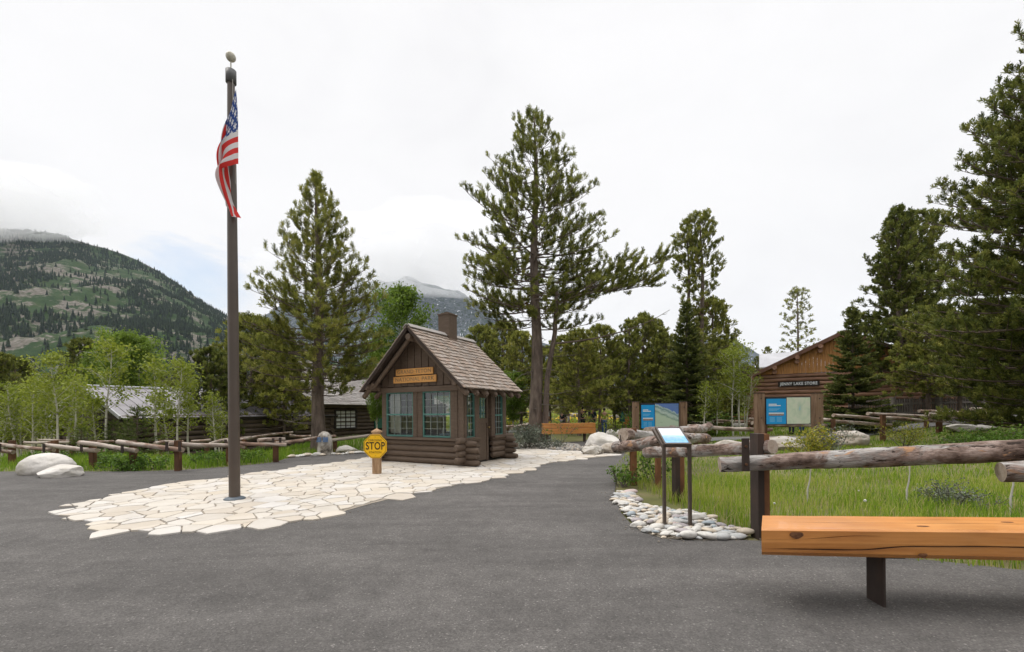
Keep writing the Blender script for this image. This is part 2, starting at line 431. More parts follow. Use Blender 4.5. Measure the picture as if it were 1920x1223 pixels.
Fs = np.array(smooth_poly(FL, 1)); cF = Fs.mean(0)
tag(tri_fill(MB(), [tuple(p) for p in (Fs + (cF - Fs) * .035)], .006).build('paving_bed', M_GROUT), kind='structure')

# ------------------------------------------------------------------ grass
M_GRASS = leafmat('grass_blade', [(.115, .21, .022), (.21, .33, .032), (.33, .42, .052), (.44, .46, .10), (.50, .43, .20)], .5)
def blades(x, y, z, h, wd, rg, lean=.45, tint=None):
    n = len(x); az = rg.uniform(0, 2 * PI, n); ln = rg.uniform(.05, lean, n) * h
    la = rg.uniform(0, 2 * PI, n)
    sx, sy = np.cos(az) * wd / 2, np.sin(az) * wd / 2
    lx, ly = np.cos(la) * ln, np.sin(la) * ln
    P = np.zeros((n, 5, 3))
    P[:, 0] = np.stack([x - sx, y - sy, z], 1); P[:, 1] = np.stack([x + sx, y + sy, z], 1)
    P[:, 2] = np.stack([x - sx * .8 + lx * .3, y - sy * .8 + ly * .3, z + h * .55], 1); P[:, 3] = np.stack([x + sx * .8 + lx * .3, y + sy * .8 + ly * .3, z + h * .55], 1)
    P[:, 4] = np.stack([x + lx, y + ly, z + h * (1 - .25 * (ln / h))], 1)
    b = np.arange(n)[:, None] * 5
    return P.reshape(-1, 3), b + np.array([[0, 1, 3, 2]]), b + np.array([[2, 3, 4]]), tint
def grass_field(polys, dens, hgt, wd, seed, tlo=.0, thi=.75, dry=.06, clump=1.0, excl=None):
    rg = np.random.default_rng(seed); xs_, ys_ = [], []
    for poly in polys:
        A = np.array(poly); lo, hi = A.min(0), A.max(0); n = int((hi - lo).prod() * dens)
        p = rg.uniform(lo, hi, (n, 2)); x, y = p[:, 0], p[:, 1]
        c = np.zeros(n, bool)
        for i in range(len(A)):
            x1, y1 = A[i]; x2, y2 = A[i - 1]
            with np.errstate(divide='ignore', invalid='ignore'):
                c ^= ((y1 > y) != (y2 > y)) & (x < (x2 - x1) * (y - y1) / (y2 - y1 + 1e-12) + x1)
        xs_.append(x[c]); ys_.append(y[c])
    x = np.concatenate(xs_); y = np.concatenate(ys_)
    def nz(s, o): return np.sin(x * s + 1.3 * np.sin(y * s * .7 + o)) * np.cos(y * s * 1.1 + 1.1 * np.sin(x * s * .8 + o * 2)) * .5 + .5
    patch = .6 * nz(1.1, seed) + .4 * nz(3.1, seed + 2)
    keep = rg.random(len(x)) < .35 + .65 * patch * clump + (1 - clump) * .5
    x, y, patch = x[keep], y[keep], patch[keep]
    h = hgt * (.45 + .8 * patch * rg.uniform(.5, 1.1, len(x))) * rg.uniform(.6, 1.15, len(x))
    t = tlo + (thi - tlo) * np.clip(.55 * nz(.8, seed + 5) + rg.normal(0, .22, len(x)) + .15, 0, 1)
    d = rg.random(len(x)) < dry; t[d] = rg.uniform(.8, 1, d.sum())
    z = gz(x, y) - .03
    P, q, tr, _ = blades(x, y, z, h, wd * rg.uniform(.6, 1.3, len(x)), rg)
    mb = MB(); mb.v.append(P); mb.tc.append(P); mb.n = len(P)
    mb.f += [q, tr]; mb.t += [t, t]; mb.m += [np.zeros(len(t), int)] * 2
    return mb
NEAR = [(2.45, 8.4), (2.55, 7.4), (2.62, 6.5), (2.72, 6.0), (2.9, 5.35), (3.1, 4.75), (4.2, 4.05), (6.0, 3.75), (9.5, 3.6), (12, 6), (11.5, 8.8), (9, 9.2), (2.3, 9.4)]
tag(grass_field([NEAR], 680, .26, .010, 3, tlo=.0, thi=.85, dry=.17).build('grass', M_GRASS), 'green meadow grass behind the near log fence', 'grass', kind='stuff')
MID = [(2.3, 9.4), (9, 9.2), (11.5, 8.8), (14, 8.5), (20, 12), (30, 19), (30, 22.6), (22, 22.0), (17.5, 21.2), (12, 21.2), (7.5, 19.4), (5.9, 18.6), (4.2, 15.2), (2.55, 11)]
tag(grass_field([MID], 170, .19, .016, 4, tlo=.0, thi=.62, dry=.04).build('grass', M_GRASS), 'greener meadow grass further back behind the near fence', 'grass', kind='stuff')
le = [tuple(p) for p in L_EDGE]
LEFT = [(le[3][0], le[3][1] + .05)] + [(x, y + .02) for x, y in le[3:]] + [(-24, 11.6), (-24, 15.6), (-12, 16.4), (-7.3, 16.4), (-6.6, 15.9)]
tag(grass_field([LEFT], 260, .30, .016, 5, tlo=.0, thi=.42, dry=.02).build('grass', M_GRASS), 'tall green grass strip under the left log fence', 'grass', kind='stuff')
BK1 = [(-24, 15.6), (-12, 16.4), (-7.3, 16.4), (-5.2, 16.9), (-4.2, 18.2), (-6, 27), (-28, 27), (-34, 20)]
BK2 = [(6, 23), (12, 24.2), (30, 25.2), (40, 30), (40, 34), (10, 34), (6, 30)]
BK3 = [(-12, 36), (24, 36), (30, 62), (-10, 62)]
tag(grass_field([BK1, BK2], 70, .34, .03, 6, tlo=.0, thi=.45, dry=.02).build('grass', M_GRASS), 'green grass around the cabins and the store', 'grass', kind='stuff')
tag(grass_field([BK3], 40, .42, .05, 8, tlo=.25, thi=.85, dry=.05).build('grass', M_GRASS), 'yellow green meadow on the rise beyond the far bench', 'grass', kind='stuff')
# flowers in the far meadow
def flowers():
    rg = np.random.default_rng(5); mb = MB(); n = 900
    x = rg.uniform(-4, 11, n); y = rg.uniform(37, 58, n); k = np.sin(x * .9) * np.cos(y * .6 + x * .4) > -.1; x, y = x[k], y[k]
    for a, b in zip(x, y):
        r = rg.uniform(.05, .11); z = gzf(a, b) + rg.uniform(.35, .6); ang = rg.uniform(0, 1, 2)
        ring = [(a + r * math.cos(q), b + r * math.sin(q) * .7, z + r * .7 * math.sin(q)) for q in np.linspace(0, 2 * PI, 7)[:-1]]
        mb.add(ring + [(a, b, z + .05)], [(i, (i + 1) % 6, 6) for i in range(6)], tint=rg.random())
        mb.add([(a - .008, b, z - .5), (a + .008, b, z - .5), (a, b, z)], [(0, 1, 2)], tint=0.5, mi=1)
    return mb
M_FLOW = leafmat('flower_petals', [(.75, .52, .03), (.80, .60, .05), (.72, .30, .03)], .2)
tag(flowers().build('wildflowers', [M_FLOW, M_GRASS]), 'yellow and orange wildflowers scattered in the far meadow', 'wildflowers', kind='stuff')

# ================================================================== mountains
def ridge_fn(pts):
    px = np.array([p[0] for p in pts], float); py = np.array([p[1] for p in pts], float)
    r = [ray(a, b) for a, b in zip(px, py)]
    A = np.array([q[0] for q in r]); B = np.array([q[2] for q in r])
    return lambda a: np.interp(a, A, B)
def fbm(x, y, s, o, ridged=False):
    out_ = np.zeros(x.shape); amp = 1.0
    for k in range(o):
        ph = s * (1.9 ** k)
        n = np.array([mnoise.noise(Vector((a * ph, b * ph, 3.3 * k + 1))) for a, b in zip(x.ravel(), y.ravel())]).reshape(x.shape)
        out_ += amp * ((1 - 2 * np.abs(n)) if ridged else n); amp *= .5
    return out_
def mountain(a0, a1, na, Y0, Y1, nY, ridge, power, rough, seed, back=.35, rmin=.06):
    A = np.linspace(a0, a1, na); T = np.linspace(0, 1 + back, nY)
    AA, TT = np.meshgrid(A, T, indexing='ij'); Y = Y0 + (Y1 - Y0) * TT; X = AA * Y
    H = ridge(AA) * Y1
    s = np.where(TT <= 1, np.clip(TT, 0, 1) ** power, 1 - (TT - 1) * 1.3)
    n = fbm(X / 1000 + seed, Y / 1000, rough[0], 5, True) * rough[1] + fbm(X / 1000 + seed, Y / 1000, rough[0] * 5, 3) * rough[1] * .18
    Z = EYE + H * s + n * np.clip(TT * 4, 0, 1) * np.clip(1.05 - TT * .93, rmin, 1) - (1 - np.clip(TT * 5, 0, 1)) * 30
    v = np.stack([X, Y, Z], -1).reshape(-1, 3)
    i, k = np.meshgrid(np.arange(na - 1), np.arange(nY - 1), indexing='ij')
    f = np.stack([i * nY + k, (i + 1) * nY + k, (i + 1) * nY + k + 1, i * nY + k + 1], -1).reshape(-1, 4)
    return v, f, (X, Y, Z, AA, TT)
RL = ridge_fn([(-700, 560), (-400, 470), (-150, 430), (0, 428), (60, 434), (85, 438), (120, 444), (160, 458), (215, 474), (262, 490), (300, 512), (340, 540), (380, 568), (425, 595), (470, 618), (540, 650), (640, 690), (760, 735), (900, 768)])
vL, fL, gL = mountain(-2.2, -.1, 300, 620, 2000, 110, RL, 1.25, (2.4, 55), 3.0)
def mountain_mat(name, snow):
    m, N = newmat(name); p = coords(N, 'pos', (.001, .001, .001))
    a = noi(N, p, 7, 8, .62, .5); b = noi(N, p, 30, 7, .65); c = noi(N, p, 120, 4, .6)
    if not snow:
        grass = ramp(N, b, [(.3, (.014, .031, .011)), (.5, (.025, .048, .015)), (.7, (.045, .055, .024))])
        scree = ramp(N, c, [(.3, (.075, .065, .052)), (.6, (.15, .135, .115)), (.8, (.24, .22, .20))])
        k = mathn(N, 'ADD', mathn(N, 'MULTIPLY', a, .62), mathn(N, 'MULTIPLY', b, .42))
        col = mixc(N, ramp(N, k, [(.515, 0.0), (.565, 1.0)]), grass, scree)
        r2 = .95
    else:
        rockc = ramp(N, c, [(.32, (.02, .028, .042)), (.5, (.075, .085, .105)), (.68, (.22, .23, .25))])
        wood = (.022, .036, .026)
        k = mathn(N, 'ADD', mathn(N, 'MULTIPLY', b, .7), mathn(N, 'MULTIPLY', c, .3))
        col = mixc(N, ramp(N, k, [(.46, 1.0), (.54, 0.0)]), rockc, wood)
        sn = noi(N, N('ShaderNodeMapping', i={'Vector': p, 'Scale': (2.2, .8, .8)}).outputs[0], 22, 6, .6, 1.2)
        col = mixc(N, ramp(N, sn, [(.645, 0.0), (.665, 1.0)]), col, (.80, .82, .86))
        r2 = .9
    out(N, bsdf(N, col, r2, bumpn(N, b, .5, 8.0), .1)); return m
M_MTL = mountain_mat('mountain_slope', False); M_MTR = mountain_mat('rocky_snowy_slope', True)
tag(MB().add(vL, fL).build('mountain_slope', M_MTL, smooth=True), kind='structure')
RC = ridge_fn([(330, 700), (450, 640), (560, 560), (640, 545), (700, 535), (760, 532), (800, 545), (850, 556), (890, 574), (926, 592), (950, 614), (990, 645), (1050, 668), (1130, 690), (1220, 672), (1300, 640), (1372, 648), (1395, 662), (1430, 680), (1500, 715), (1650, 745), (1800, 764)])
vC, fC, gC = mountain(-.82, 1.1, 260, 1900, 4200, 90, RC, 1.15, (1.9, 170), 11.0, rmin=.28)
tag(MB().add(vC, fC).build('mountain_peak', M_MTR, smooth=True), kind='structure')
# conifers on the left slope, far too many to count: one mass
def slope_forest():
    rg = np.random.default_rng(9); X, Y, Z, A, T = gL; na, nY = X.shape
    N_ = 60000; i = rg.uniform(0, na - 1.01, N_); k = rg.uniform(0, nY * .72, N_)
    i0, k0 = i.astype(int), k.astype(int); fi, fk = i - i0, k - k0
    def bil(Q): return Q[i0, k0] * (1 - fi) * (1 - fk) + Q[i0 + 1, k0] * fi * (1 - fk) + Q[i0, k0 + 1] * (1 - fi) * fk + Q[i0 + 1, k0 + 1] * fi * fk
    x, y, z, t = bil(X), bil(Y), bil(Z), bil(T)
    d = np.array([mnoise.noise(Vector((a * .0042, b * .0062, 2.0))) + .6 * mnoise.noise(Vector((a * .014, b * .014, 8.0))) + .35 * mnoise.noise(Vector((a * .05, b * .03, 4))) for a, b in zip(x, y)])
    dens = np.clip((d + .10) * 2.8, 0.05, 1) * (.55 + .45 * sm(.2, .7, t))
    dens = np.maximum(dens, .85 * sm(.80, .97, t))
    kp = (rg.random(N_) < dens) & (x / y > -1.7) & (x / y < -.28) & (t < 1.02); x, y, z, t = x[kp], y[kp], z[kp], t[kp]
    n = len(x); h = rg.uniform(10, 25, n) * (1.1 - .35 * t); r = h * rg.uniform(.15, .25, n)
    ang = np.linspace(0, 2 * PI, 6)[:-1]
    mb = MB(); V_ = []; Fq = []
    for lvl, (zb, zt, rf) in enumerate(((.04, .55, 1.0), (.32, .8, .72), (.58, 1.0, .45))):
        ring = np.stack([x[:, None] + np.cos(ang) * (r * rf)[:, None], y[:, None] + np.sin(ang) * (r * rf)[:, None], np.repeat((z + h * zb)[:, None], 5, 1)], -1)
        tip = np.stack([x, y, z + h * zt], -1)[:, None]
        P = np.concatenate([ring, tip], 1); b = np.arange(n)[:, None] * 6
        f_ = np.concatenate([b + np.array([[q, (q + 1) % 5, 5]]) for q in range(5)])
        mb.add(P.reshape(-1, 3), f_, tint=np.tile(rg.random(n), 5))
    return mb
M_FARCON = leafmat('far_conifer', [(.008, .015, .011), (.015, .026, .016), (.028, .042, .022)], .0, .9)
tag(slope_forest().build('mountain_forest', M_FARCON), 'dark conifer forest covering the slope of the left mountain', 'forest', kind='stuff')
# ------------------------------------------------------------------ haze and low cloud
def volmat(name, col, dens, aniso=0.0):
    m, N = newmat(name)
    vp = N('ShaderNodeVolumePrincipled', i={'Color': (*col, 1), 'Density': dens, 'Anisotropy': aniso})
    N('ShaderNodeOutputMaterial', i={'Volume': vp.outputs[0]}); return m
HAZE = True
if HAZE:
    mb = MB(); box(mb, (0, 2900, 640), (12000, 6300, 1360))
    tag(mb.build('haze', volmat('haze_air', (.74, .86, 1.0), .000026)), 'thin blue grey haze in front of the mountains', 'haze', kind='stuff')
# ================================================================== text helper (meshes made from the built-in font)
def text_mesh(s, size, ext=.004, bold=.0, spacing=1.0, align='CENTER'):
    cu = bpy.data.curves.new('txt', 'FONT'); cu.body = s; cu.size = size; cu.extrude = ext; cu.offset = bold
    cu.align_x = align; cu.align_y = 'CENTER'; cu.space_character = spacing
    o = bpy.data.objects.new('txt', cu); COL.objects.link(o)
    dg = bpy.context.evaluated_depsgraph_get(); me = bpy.data.meshes.new_from_object(o.evaluated_get(dg))
    bpy.data.objects.remove(o); bpy.data.curves.remove(cu); return me
def text_obj(name, s, size, mat, parent, M, ext=.004, bold=0.0, spacing=1.0, width=None):
    me = text_mesh(s, size, ext, bold, spacing); me.name = name
    if width:
        xs_ = [v.co.x for v in me.vertices]; k = width / (max(xs_) - min(xs_))
        for v in me.vertices: v.co.x *= k
    me.materials.clear(); me.materials.append(mat); me.transform(M)
    return link(name, me, parent)
FACE_FRONT = Matrix.Rotation(PI / 2, 4, 'X')           # text in the XZ plane, read from -Y

# ================================================================== paints and timbers
BR = [(.088, .061, .043), (.115, .082, .059), (.144, .105, .078)]
M_BROWN = vmat('brown_painted_wood', BR, 3.5, (1, 5, 5), bump=.35, bdist=.008, rough=.72, tints=[(.092, .065, .047), (.134, .098, .072)], tmix=.4)
M_BROWND = vmat('dark_brown_trim', [(.040, .028, .022), (.058, .042, .033)], 4, (1, 4, 4), bump=.3, rough=.75)
M_TEAL = flat('teal_sash_paint', (.085, .20, .17), .55)
M_CREAM = flat('pale_muntin', (.26, .29, .26), .6)
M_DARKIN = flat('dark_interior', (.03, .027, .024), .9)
M_SHING = vmat('weathered_shingle', [(.20, .165, .135), (.29, .24, .20), (.36, .31, .27)], 5, (1, 1, 1), bump=.7, bdist=.012, rough=.9,
               tints=[(.17, .13, .105), (.30, .235, .185), (.25, .19, .15), (.36, .31, .27), (.32, .22, .165), (.40, .35, .31), (.21, .18, .155)], tmix=.6)
M_RIDGE = vmat('ridge_board', [(.27, .25, .23), (.36, .33, .31)], 4, bump=.4)
M_ORNG = vmat('orange_sign_wood', [(.56, .27, .075), (.68, .36, .12)], 4, (.6, 5, 5), bump=.2, rough=.6)
M_ENGR = flat('routed_letter', (.25, .17, .09), .8)
def glass_mat():
    m, N = newmat('window_glass')
    fr = N('ShaderNodeFresnel', i={'IOR': 1.5}); gl = N('ShaderNodeBsdfGlossy', i={'Color': (.9, .95, .95, 1), 'Roughness': .02})
    tr = N('ShaderNodeBsdfTransparent', i={'Color': (.86, .9, .88, 1)})
    k = mathn(N, 'ADD', mathn(N, 'MULTIPLY', fr.outputs[0], 1.5), .03, clamp=True)
    out(N, N('ShaderNodeMixShader', i={'Fac': k, 1: tr.outputs[0], 2: gl.outputs[0]}).outputs[0]); return m
M_GLASS = glass_mat()

# ================================================================== shingled slope: courses of separate butts with ragged ends
def shingle_slope(mb, o, u, s, L, H, nrm, course=.15, wmin=.11, wmax=.2, seed=1, thick=.018, lift=.02, jag=.02, tint_lo=0, tint_hi=1):
    """o lower-left corner; u unit along the eave, s unit up the slope, nrm outward normal"""
    o, u, s, nrm = (np.array(q, float) for q in (o, u, s, nrm)); rg = np.random.default_rng(seed)
    n = int(math.ceil(H / course))
    for c in range(n):
        x = -rg.uniform(0, wmin)
        while x < L:
            w_ = rg.uniform(wmin, wmax); a, b = max(x, 0), min(x + w_ - .006, L); x += w_
            if b - a < .02: continue
            y0 = c * course - (rg.uniform(0, jag) if c else rg.uniform(0, jag * .4)); y1 = min(y0 + course * 1.5, H); t1 = thick * rg.uniform(.7, 1.3)
            dy = rg.uniform(-.012, .012)
            base = o + nrm * (lift * .35); top = nrm * .003
            p = [base + u * a + s * y0, base + u * b + s * (y0 + dy), base + u * b + s * y1 + top * 0, base + u * a + s * y1]
            hi = [p[0] + nrm * (t1 + lift), p[1] + nrm * (t1 + lift), p[2] + nrm * .004, p[3] + nrm * .004]
            mb.add(p + hi, [(4, 5, 6, 7), (0, 1, 5, 4), (1, 2, 6, 5), (3, 0, 4, 7)], tint=rg.uniform(tint_lo, tint_hi), tc=np.array(p + hi) + rg.uniform(0, 9, 3))
    return mb
def sash_window(parent, x0, x1, z0, z1, M, cols=4, rows=3, frame_w=.034, depth=.07, name='window', lower_rows=None):
    """double-hung window in the local XZ plane at y = 0 (room behind at +y), moved by M. One frame part; pane and muntins are its sub-parts"""
    zm = (z0 + z1) / 2
    def tr(mb): mb.v = [(np.c_[v, np.ones(len(v))] @ np.array(M).T)[:, :3] for v in mb.v]; return mb
    fr = MB(); fw = frame_w
    for a in (x0 + fw / 2, x1 - fw / 2): box(fr, (a, 0, (z0 + z1) / 2), (fw, depth, z1 - z0), bev=.006)
    box(fr, ((x0 + x1) / 2, -.002, z1 - fw / 2), (x1 - x0 - 2 * fw, depth, fw)); box(fr, ((x0 + x1) / 2, -.002, z0 + fw * .7), (x1 - x0 - 2 * fw, depth, fw * 1.4))
    box(fr, ((x0 + x1) / 2, -.006, zm), (x1 - x0 - 2 * fw, depth * .8, .045))
    f = tr(fr).build(name, M_TEAL, parent)
    mu = MB(); ia, ib = x0 + fw, x1 - fw
    for k in range(1, cols): box(mu, (ia + (ib - ia) * k / cols, .004, (z0 + z1) / 2), (.011, .024, z1 - z0 - 2 * fw))
    for (a, b) in ((z0 + fw * 1.4, zm - .022), (zm + .022, z1 - fw)):
        rr = rows
        for k in range(1, rr): box(mu, ((ia + ib) / 2, .0045, a + (b - a) * k / rr), (ib - ia, .02, .010))
    tr(mu).build('muntin_bars', M_CREAM, f)
    gl = MB(); gl.add([(ia, .013, z0 + fw), (ib, .013, z0 + fw), (ib, .013, z1 - fw), (ia, .013, z1 - fw)], [(0, 1, 2, 3)])
    tr(gl).build('pane', M_GLASS, f)
    return f

# ================================================================== the checking-station kiosk
KX, KY = -1.28, 11.62
kiosk = thing('kiosk', 'small brown checking kiosk with steep shingled roof and teal windows on the pale flagstones', 'kiosk', (KX, KY, .02), -math.radians(28.8))
W, D, EAVE, RISE = 3.1, 2.28, 2.22, 1.66
HW = W / 2
# log courses: each side one part, ends crossing at the corners
def log_course(side):
    mb = MB(); r = .096; k = 0
    for k in range(4):
        z = .09 + k * .172; e0, e1 = (.30, .30) if k % 2 == 0 else (.22, .22)
        sd = k * 7 + len(side)
        def lg(p, q, capm=0):
            n = 14; P = [np.array(p) + (np.array(q) - np.array(p)) * t for t in np.linspace(0, 1, n)]
            rr = [r * (.62 if i in (0, n - 1) else .9 if i in (1, n - 2) else 1.0) for i in range(n)]
            P[1] = P[0] + (P[2] - P[0]) * .18; P[-2] = P[-1] + (P[-3] - P[-1]) * .18
            tube(mb, P, rr, 14, rough=.035, seed=sd, tint=random.random())
        if side == 'front': lg((-W - e0, .06, z), (e1 + .12, .06, z))
        if side == 'back': lg((-W - e0, D - .06, z), (e1 + .12, D - .06, z))
        zs = z + .085
        if side == 'left': lg((-W + .06, -e0, zs), (-W + .06, D + e1, zs))
        if side == 'right':
            lg((-.06, -e0 - .06, zs), (-.06, .74, zs))
        if side == 'right rear': lg((-.06, 1.46, zs), (-.06, D + .44 + .04 * (k % 2), zs))
    return mb
for s in ('front', 'back', 'left', 'right', 'right rear'): log_course(s).build('log_wall', M_BROWN, kiosk, smooth=True)
# upper frame: posts, plates, sills, panels (each wall a part)
def front_wall(y, sign):
    mb = MB()
    zc, hh = (.74 + EAVE) / 2, EAVE - .74
    for x0, x1 in ((-3.1, -2.93), (-1.86, -1.5), (-.50, -.03)): box(mb, ((x0 + x1) / 2, y, zc), (x1 - x0, .14, hh), bev=.01, tint=random.random())
    box(mb, (-1.72, y - sign * .078, zc - .05), (.05, .02, hh - .12), tint=.1)
    box(mb, (-.30, y - sign * .078, zc), (.11, .02, hh), tint=.2); box(mb, (-.09, y - sign * .08, zc), (.12, .03, hh), bev=.008, tint=.9)
    box(mb, (-HW, y - sign * .03, .72), (W - .02, .26, .07), bev=.01, tint=.6)                    # sill board
    box(mb, (-HW, y - sign * .025, 2.155), (W + .04, .2, .15), bev=.01, tint=.8)                 # head plate
    return mb
front_wall(.07, 1).build('front_wall_frame', M_BROWN, kiosk)
front_wall(D - .07, -1).build('back_wall_frame', M_BROWN, kiosk)
rw = MB(); hh = EAVE - .74; zc = (.74 + EAVE) / 2
for y0, y1 in ((.002, .075), (.50, .71), (1.38, 1.60), (2.08, 2.275)): box(rw, (-.07, (y0 + y1) / 2, zc), (.136, y1 - y0, hh), bev=.008, tint=random.random())
box(rw, (-.06, D / 2, 2.16), (.15, D - .03, .13), tint=.7)
for y0, y1 in ((.0, .72), (1.46, D)): box(rw, (-.03, (y0 + y1) / 2, .725), (.2, y1 - y0 - .012, .06), tint=.4)
rw.build('side_wall_frame', M_BROWN, kiosk)
lw = MB(); box(lw, (-W + .07, D / 2, zc), (.12, D - .3, hh)); lw.build('left_wall', M_BROWN, kiosk)
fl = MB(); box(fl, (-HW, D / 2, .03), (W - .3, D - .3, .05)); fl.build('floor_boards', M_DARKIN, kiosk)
IDM = Matrix.Translation((0, .05, 0))
sash_window(kiosk, -2.93, -1.86, .765, 2.08, IDM, 4, 3)
sash_window(kiosk, -1.5, -.5, .765, 2.08, IDM, 4, 3)
BK = Matrix.Translation((0, D - .05, 0))
sash_window(kiosk, -2.93, -1.86, .765, 2.08, BK, 4, 3); sash_window(kiosk, -1.5, -.5, .765, 2.08, BK, 4, 3)
SIDE = Matrix.Translation((-.06, 0, 0)) @ Matrix.Rotation(PI / 2, 4, 'Z')
sash_window(kiosk, .075, .50, .755, 2.0, SIDE, 3, 3, .03)
sash_window(kiosk, 1.60, 2.08, .755, 2.0, SIDE, 3, 3, .03)
# door, set back in its opening
dr = MB(); yd0, yd1, xd = .72, 1.37, -.13
for a, b in ((yd0, yd0 + .1), (yd1 - .1, yd1)): box(dr, (xd, (a + b) / 2, 1.03), (.05, b - a, 1.98), tint=.3)
box(dr, (xd, (yd0 + yd1) / 2, 1.96), (.05, yd1 - yd0 - .2, .12)); box(dr, (xd, (yd0 + yd1) / 2, 1.22), (.05, yd1 - yd0 - .2, .14)); box(dr, (xd - .01, (yd0 + yd1) / 2, .61), (.03, yd1 - yd0 - .2, 1.1), tint=.6)
door = dr.build('door', M_BROWN, kiosk)
g = MB(); g.add([(xd, yd0 + .1, 1.29), (xd, yd1 - .1, 1.29), (xd, yd1 - .1, 1.9), (xd, yd0 + .1, 1.9)], [(0, 1, 2, 3)]); g.build('pane', M_GLASS, door)
b = MB()
for k in (1, 2): box(b, (xd + .004, yd0 + .1 + (yd1 - yd0 - .2) * k / 3, 1.595), (.022, .018, .61))
b.build('muntin_bars', M_TEAL, door)
h = MB(); tube(h, [(xd + .03, yd1 - .06, 1.02), (xd + .08, yd1 - .06, 1.02)], .02, 10); rock(h, (xd + .09, yd1 - .06, .99), (.05, .06, .06), cuts=0, sub=2, amp=0, flat=False); h.build('door_knob', flat('brass_knob', (.35, .25, .1), .35, metal=1.0), door)
# gable: vertical board-and-batten with the lower ends hanging just past the plate
def gable(y, sgn):
    mb = MB(); x = -W + .02; wb = .262; k = 0
    zr = lambda xx: EAVE + (HW - abs(xx + HW)) * (RISE / (HW + .33)) * 1.0 + .24
    while x < -.03:
        a, b_ = x, min(x + wb - .008, -.02)
        zb = 2.245 + .012 * (k % 2); ta, tb = zr(a), zr(b_)
        pts = [(a, y, zb), (b_, y, zb), (b_, y, tb), (a, y, ta)]
        if a < -HW < b_: pts = [(a, y, zb), (b_, y, zb), (b_, y, tb), (-HW, y, zr(-HW)), (a, y, ta)]
        extr(mb, pts if sgn > 0 else pts[::-1], (0, .03 * sgn, 0), tint=random.random())
        if k: box(mb, (a - .004, y - sgn * .012, (zb + ta) / 2 + .01), (.03, .022, ta - zb - .02), tint=.15)
        x += wb; k += 1
    return mb
gable(-.015, 1).build('gable_boards', M_BROWN, kiosk); gable(D + .015, -1).build('gable_boards', M_BROWN, kiosk)
# roof
OV, FO, RO = .33, .56, .40                       # side, front and rear overhang
ZE = 2.13; span = HW + OV; ZR = 3.90; slope_len = math.hypot(span, ZR - ZE)
Lr = D + FO + RO
for sgn in (1, -1):
    e = (-HW + sgn * span, -FO, ZE); up = np.array([-sgn * span, 0, ZR - ZE]) / slope_len; nr = np.array([sgn * (ZR - ZE), 0, span]) / slope_len
    mb = MB(); P = np.array(e)
    c = [P, P + [0, Lr, 0], P + [0, Lr, 0] + up * slope_len, P + up * slope_len]
    extr(mb, c if sgn > 0 else c[::-1], -nr * .035, tint=.2)
    deck = mb.build('roof', M_BROWND, kiosk)
    sh = MB()
    o_ = P if sgn > 0 else P + [0, Lr, 0]; uu = (0, 1, 0) if sgn > 0 else (0, -1, 0)
    shingle_slope(sh, np.array(o_) + up * -.04, uu, up, Lr, slope_len + .02, nr, .158, .1, .2, seed=5 + sgn, jag=.042)
    sh.build('shingles', M_SHING, deck)
rb = MB()
for sgn in (1, -1):
    up = np.array([-sgn * span, 0, ZR - ZE]) / slope_len; nr = np.array([sgn * (ZR - ZE), 0, span]) / slope_len
    P = np.array([-HW, -FO - .01, ZR]) + nr * .048 + np.array([0, 0, .012])
    q = [P - up * .15, P - up * .15 + [0, Lr + .02, 0], P + [0, Lr + .02, 0], P]
    extr(rb, q if sgn > 0 else q[::-1], nr * .022)
rb.build('ridge_cap', M_RIDGE, kiosk)
# barge rafters, purlin ends, rafter tails
for y in (-FO + .06, D + RO - .06):
    for sgn in (1, -1):
        up = np.array([-sgn * span, 0, ZR - ZE]) / slope_len; nr = np.array([sgn * (ZR - ZE), 0, span]) / slope_len
        p = np.array([-HW + sgn * span, y, ZE]) - nr * .115 + up * .04; q = np.array([-HW, y, ZR]) - nr * .115 - up * .09
        bg = MB(); f_ = np.array([0, -.035 if y < 0 else .035, 0]); beam(bg, p + f_ + nr * .075, q + f_ + nr * .075, .03, .075, up=nr, tint=.4); bg.build('barge_board', M_BROWND, kiosk)
        p2 = np.array([-HW + sgn * span, y + (.16 if y < 0 else -.16), ZE]) - nr * .13 + up * .3; q2 = np.array([-HW, y + (.16 if y < 0 else -.16), ZR]) - nr * .13 - up * .12
        bg = MB(); tube(bg, [p2 - nr * .03, (p2 + q2) / 2 - nr * .03, q2 - nr * .03], .062, 9, tint=.7); bg.build('brace_rafter', M_BROWN, kiosk, smooth=True)
for x, z, r in ((-HW, 3.60, .11), (-W - .12, 2.26, .115), (.02, 2.26, .10)):
    pl = MB(); tube(pl, [(x, -FO + .03, z), (x, -FO + .09, z), (x, D / 2, z), (x, D + RO - .16, z), (x, D + RO - .1, z)], [r * .8, r, r, r, r * .8], 12, rough=.04, seed=int(9 + x), tint=random.random()); pl.build('purlin', M_BROWN, kiosk, smooth=True)
for sgn in (1, -1):
    for k in range(7):
        y = -FO + .18 + k * (Lr - .34) / 6; up = np.array([-sgn * span, 0, ZR - ZE]) / slope_len; nr = np.array([sgn * (ZR - ZE), 0, span]) / slope_len
        p = np.array([-HW + sgn * span, y, ZE]) - nr * .115 - up * .15; q = p + up * .62
        rt = MB(); tube(rt, [p, p + up * .05, q], [.058, .076, .076], 10, rough=.05, seed=k, tint=random.random()); rt.build('rafter_tail', M_BROWN, kiosk, smooth=True)
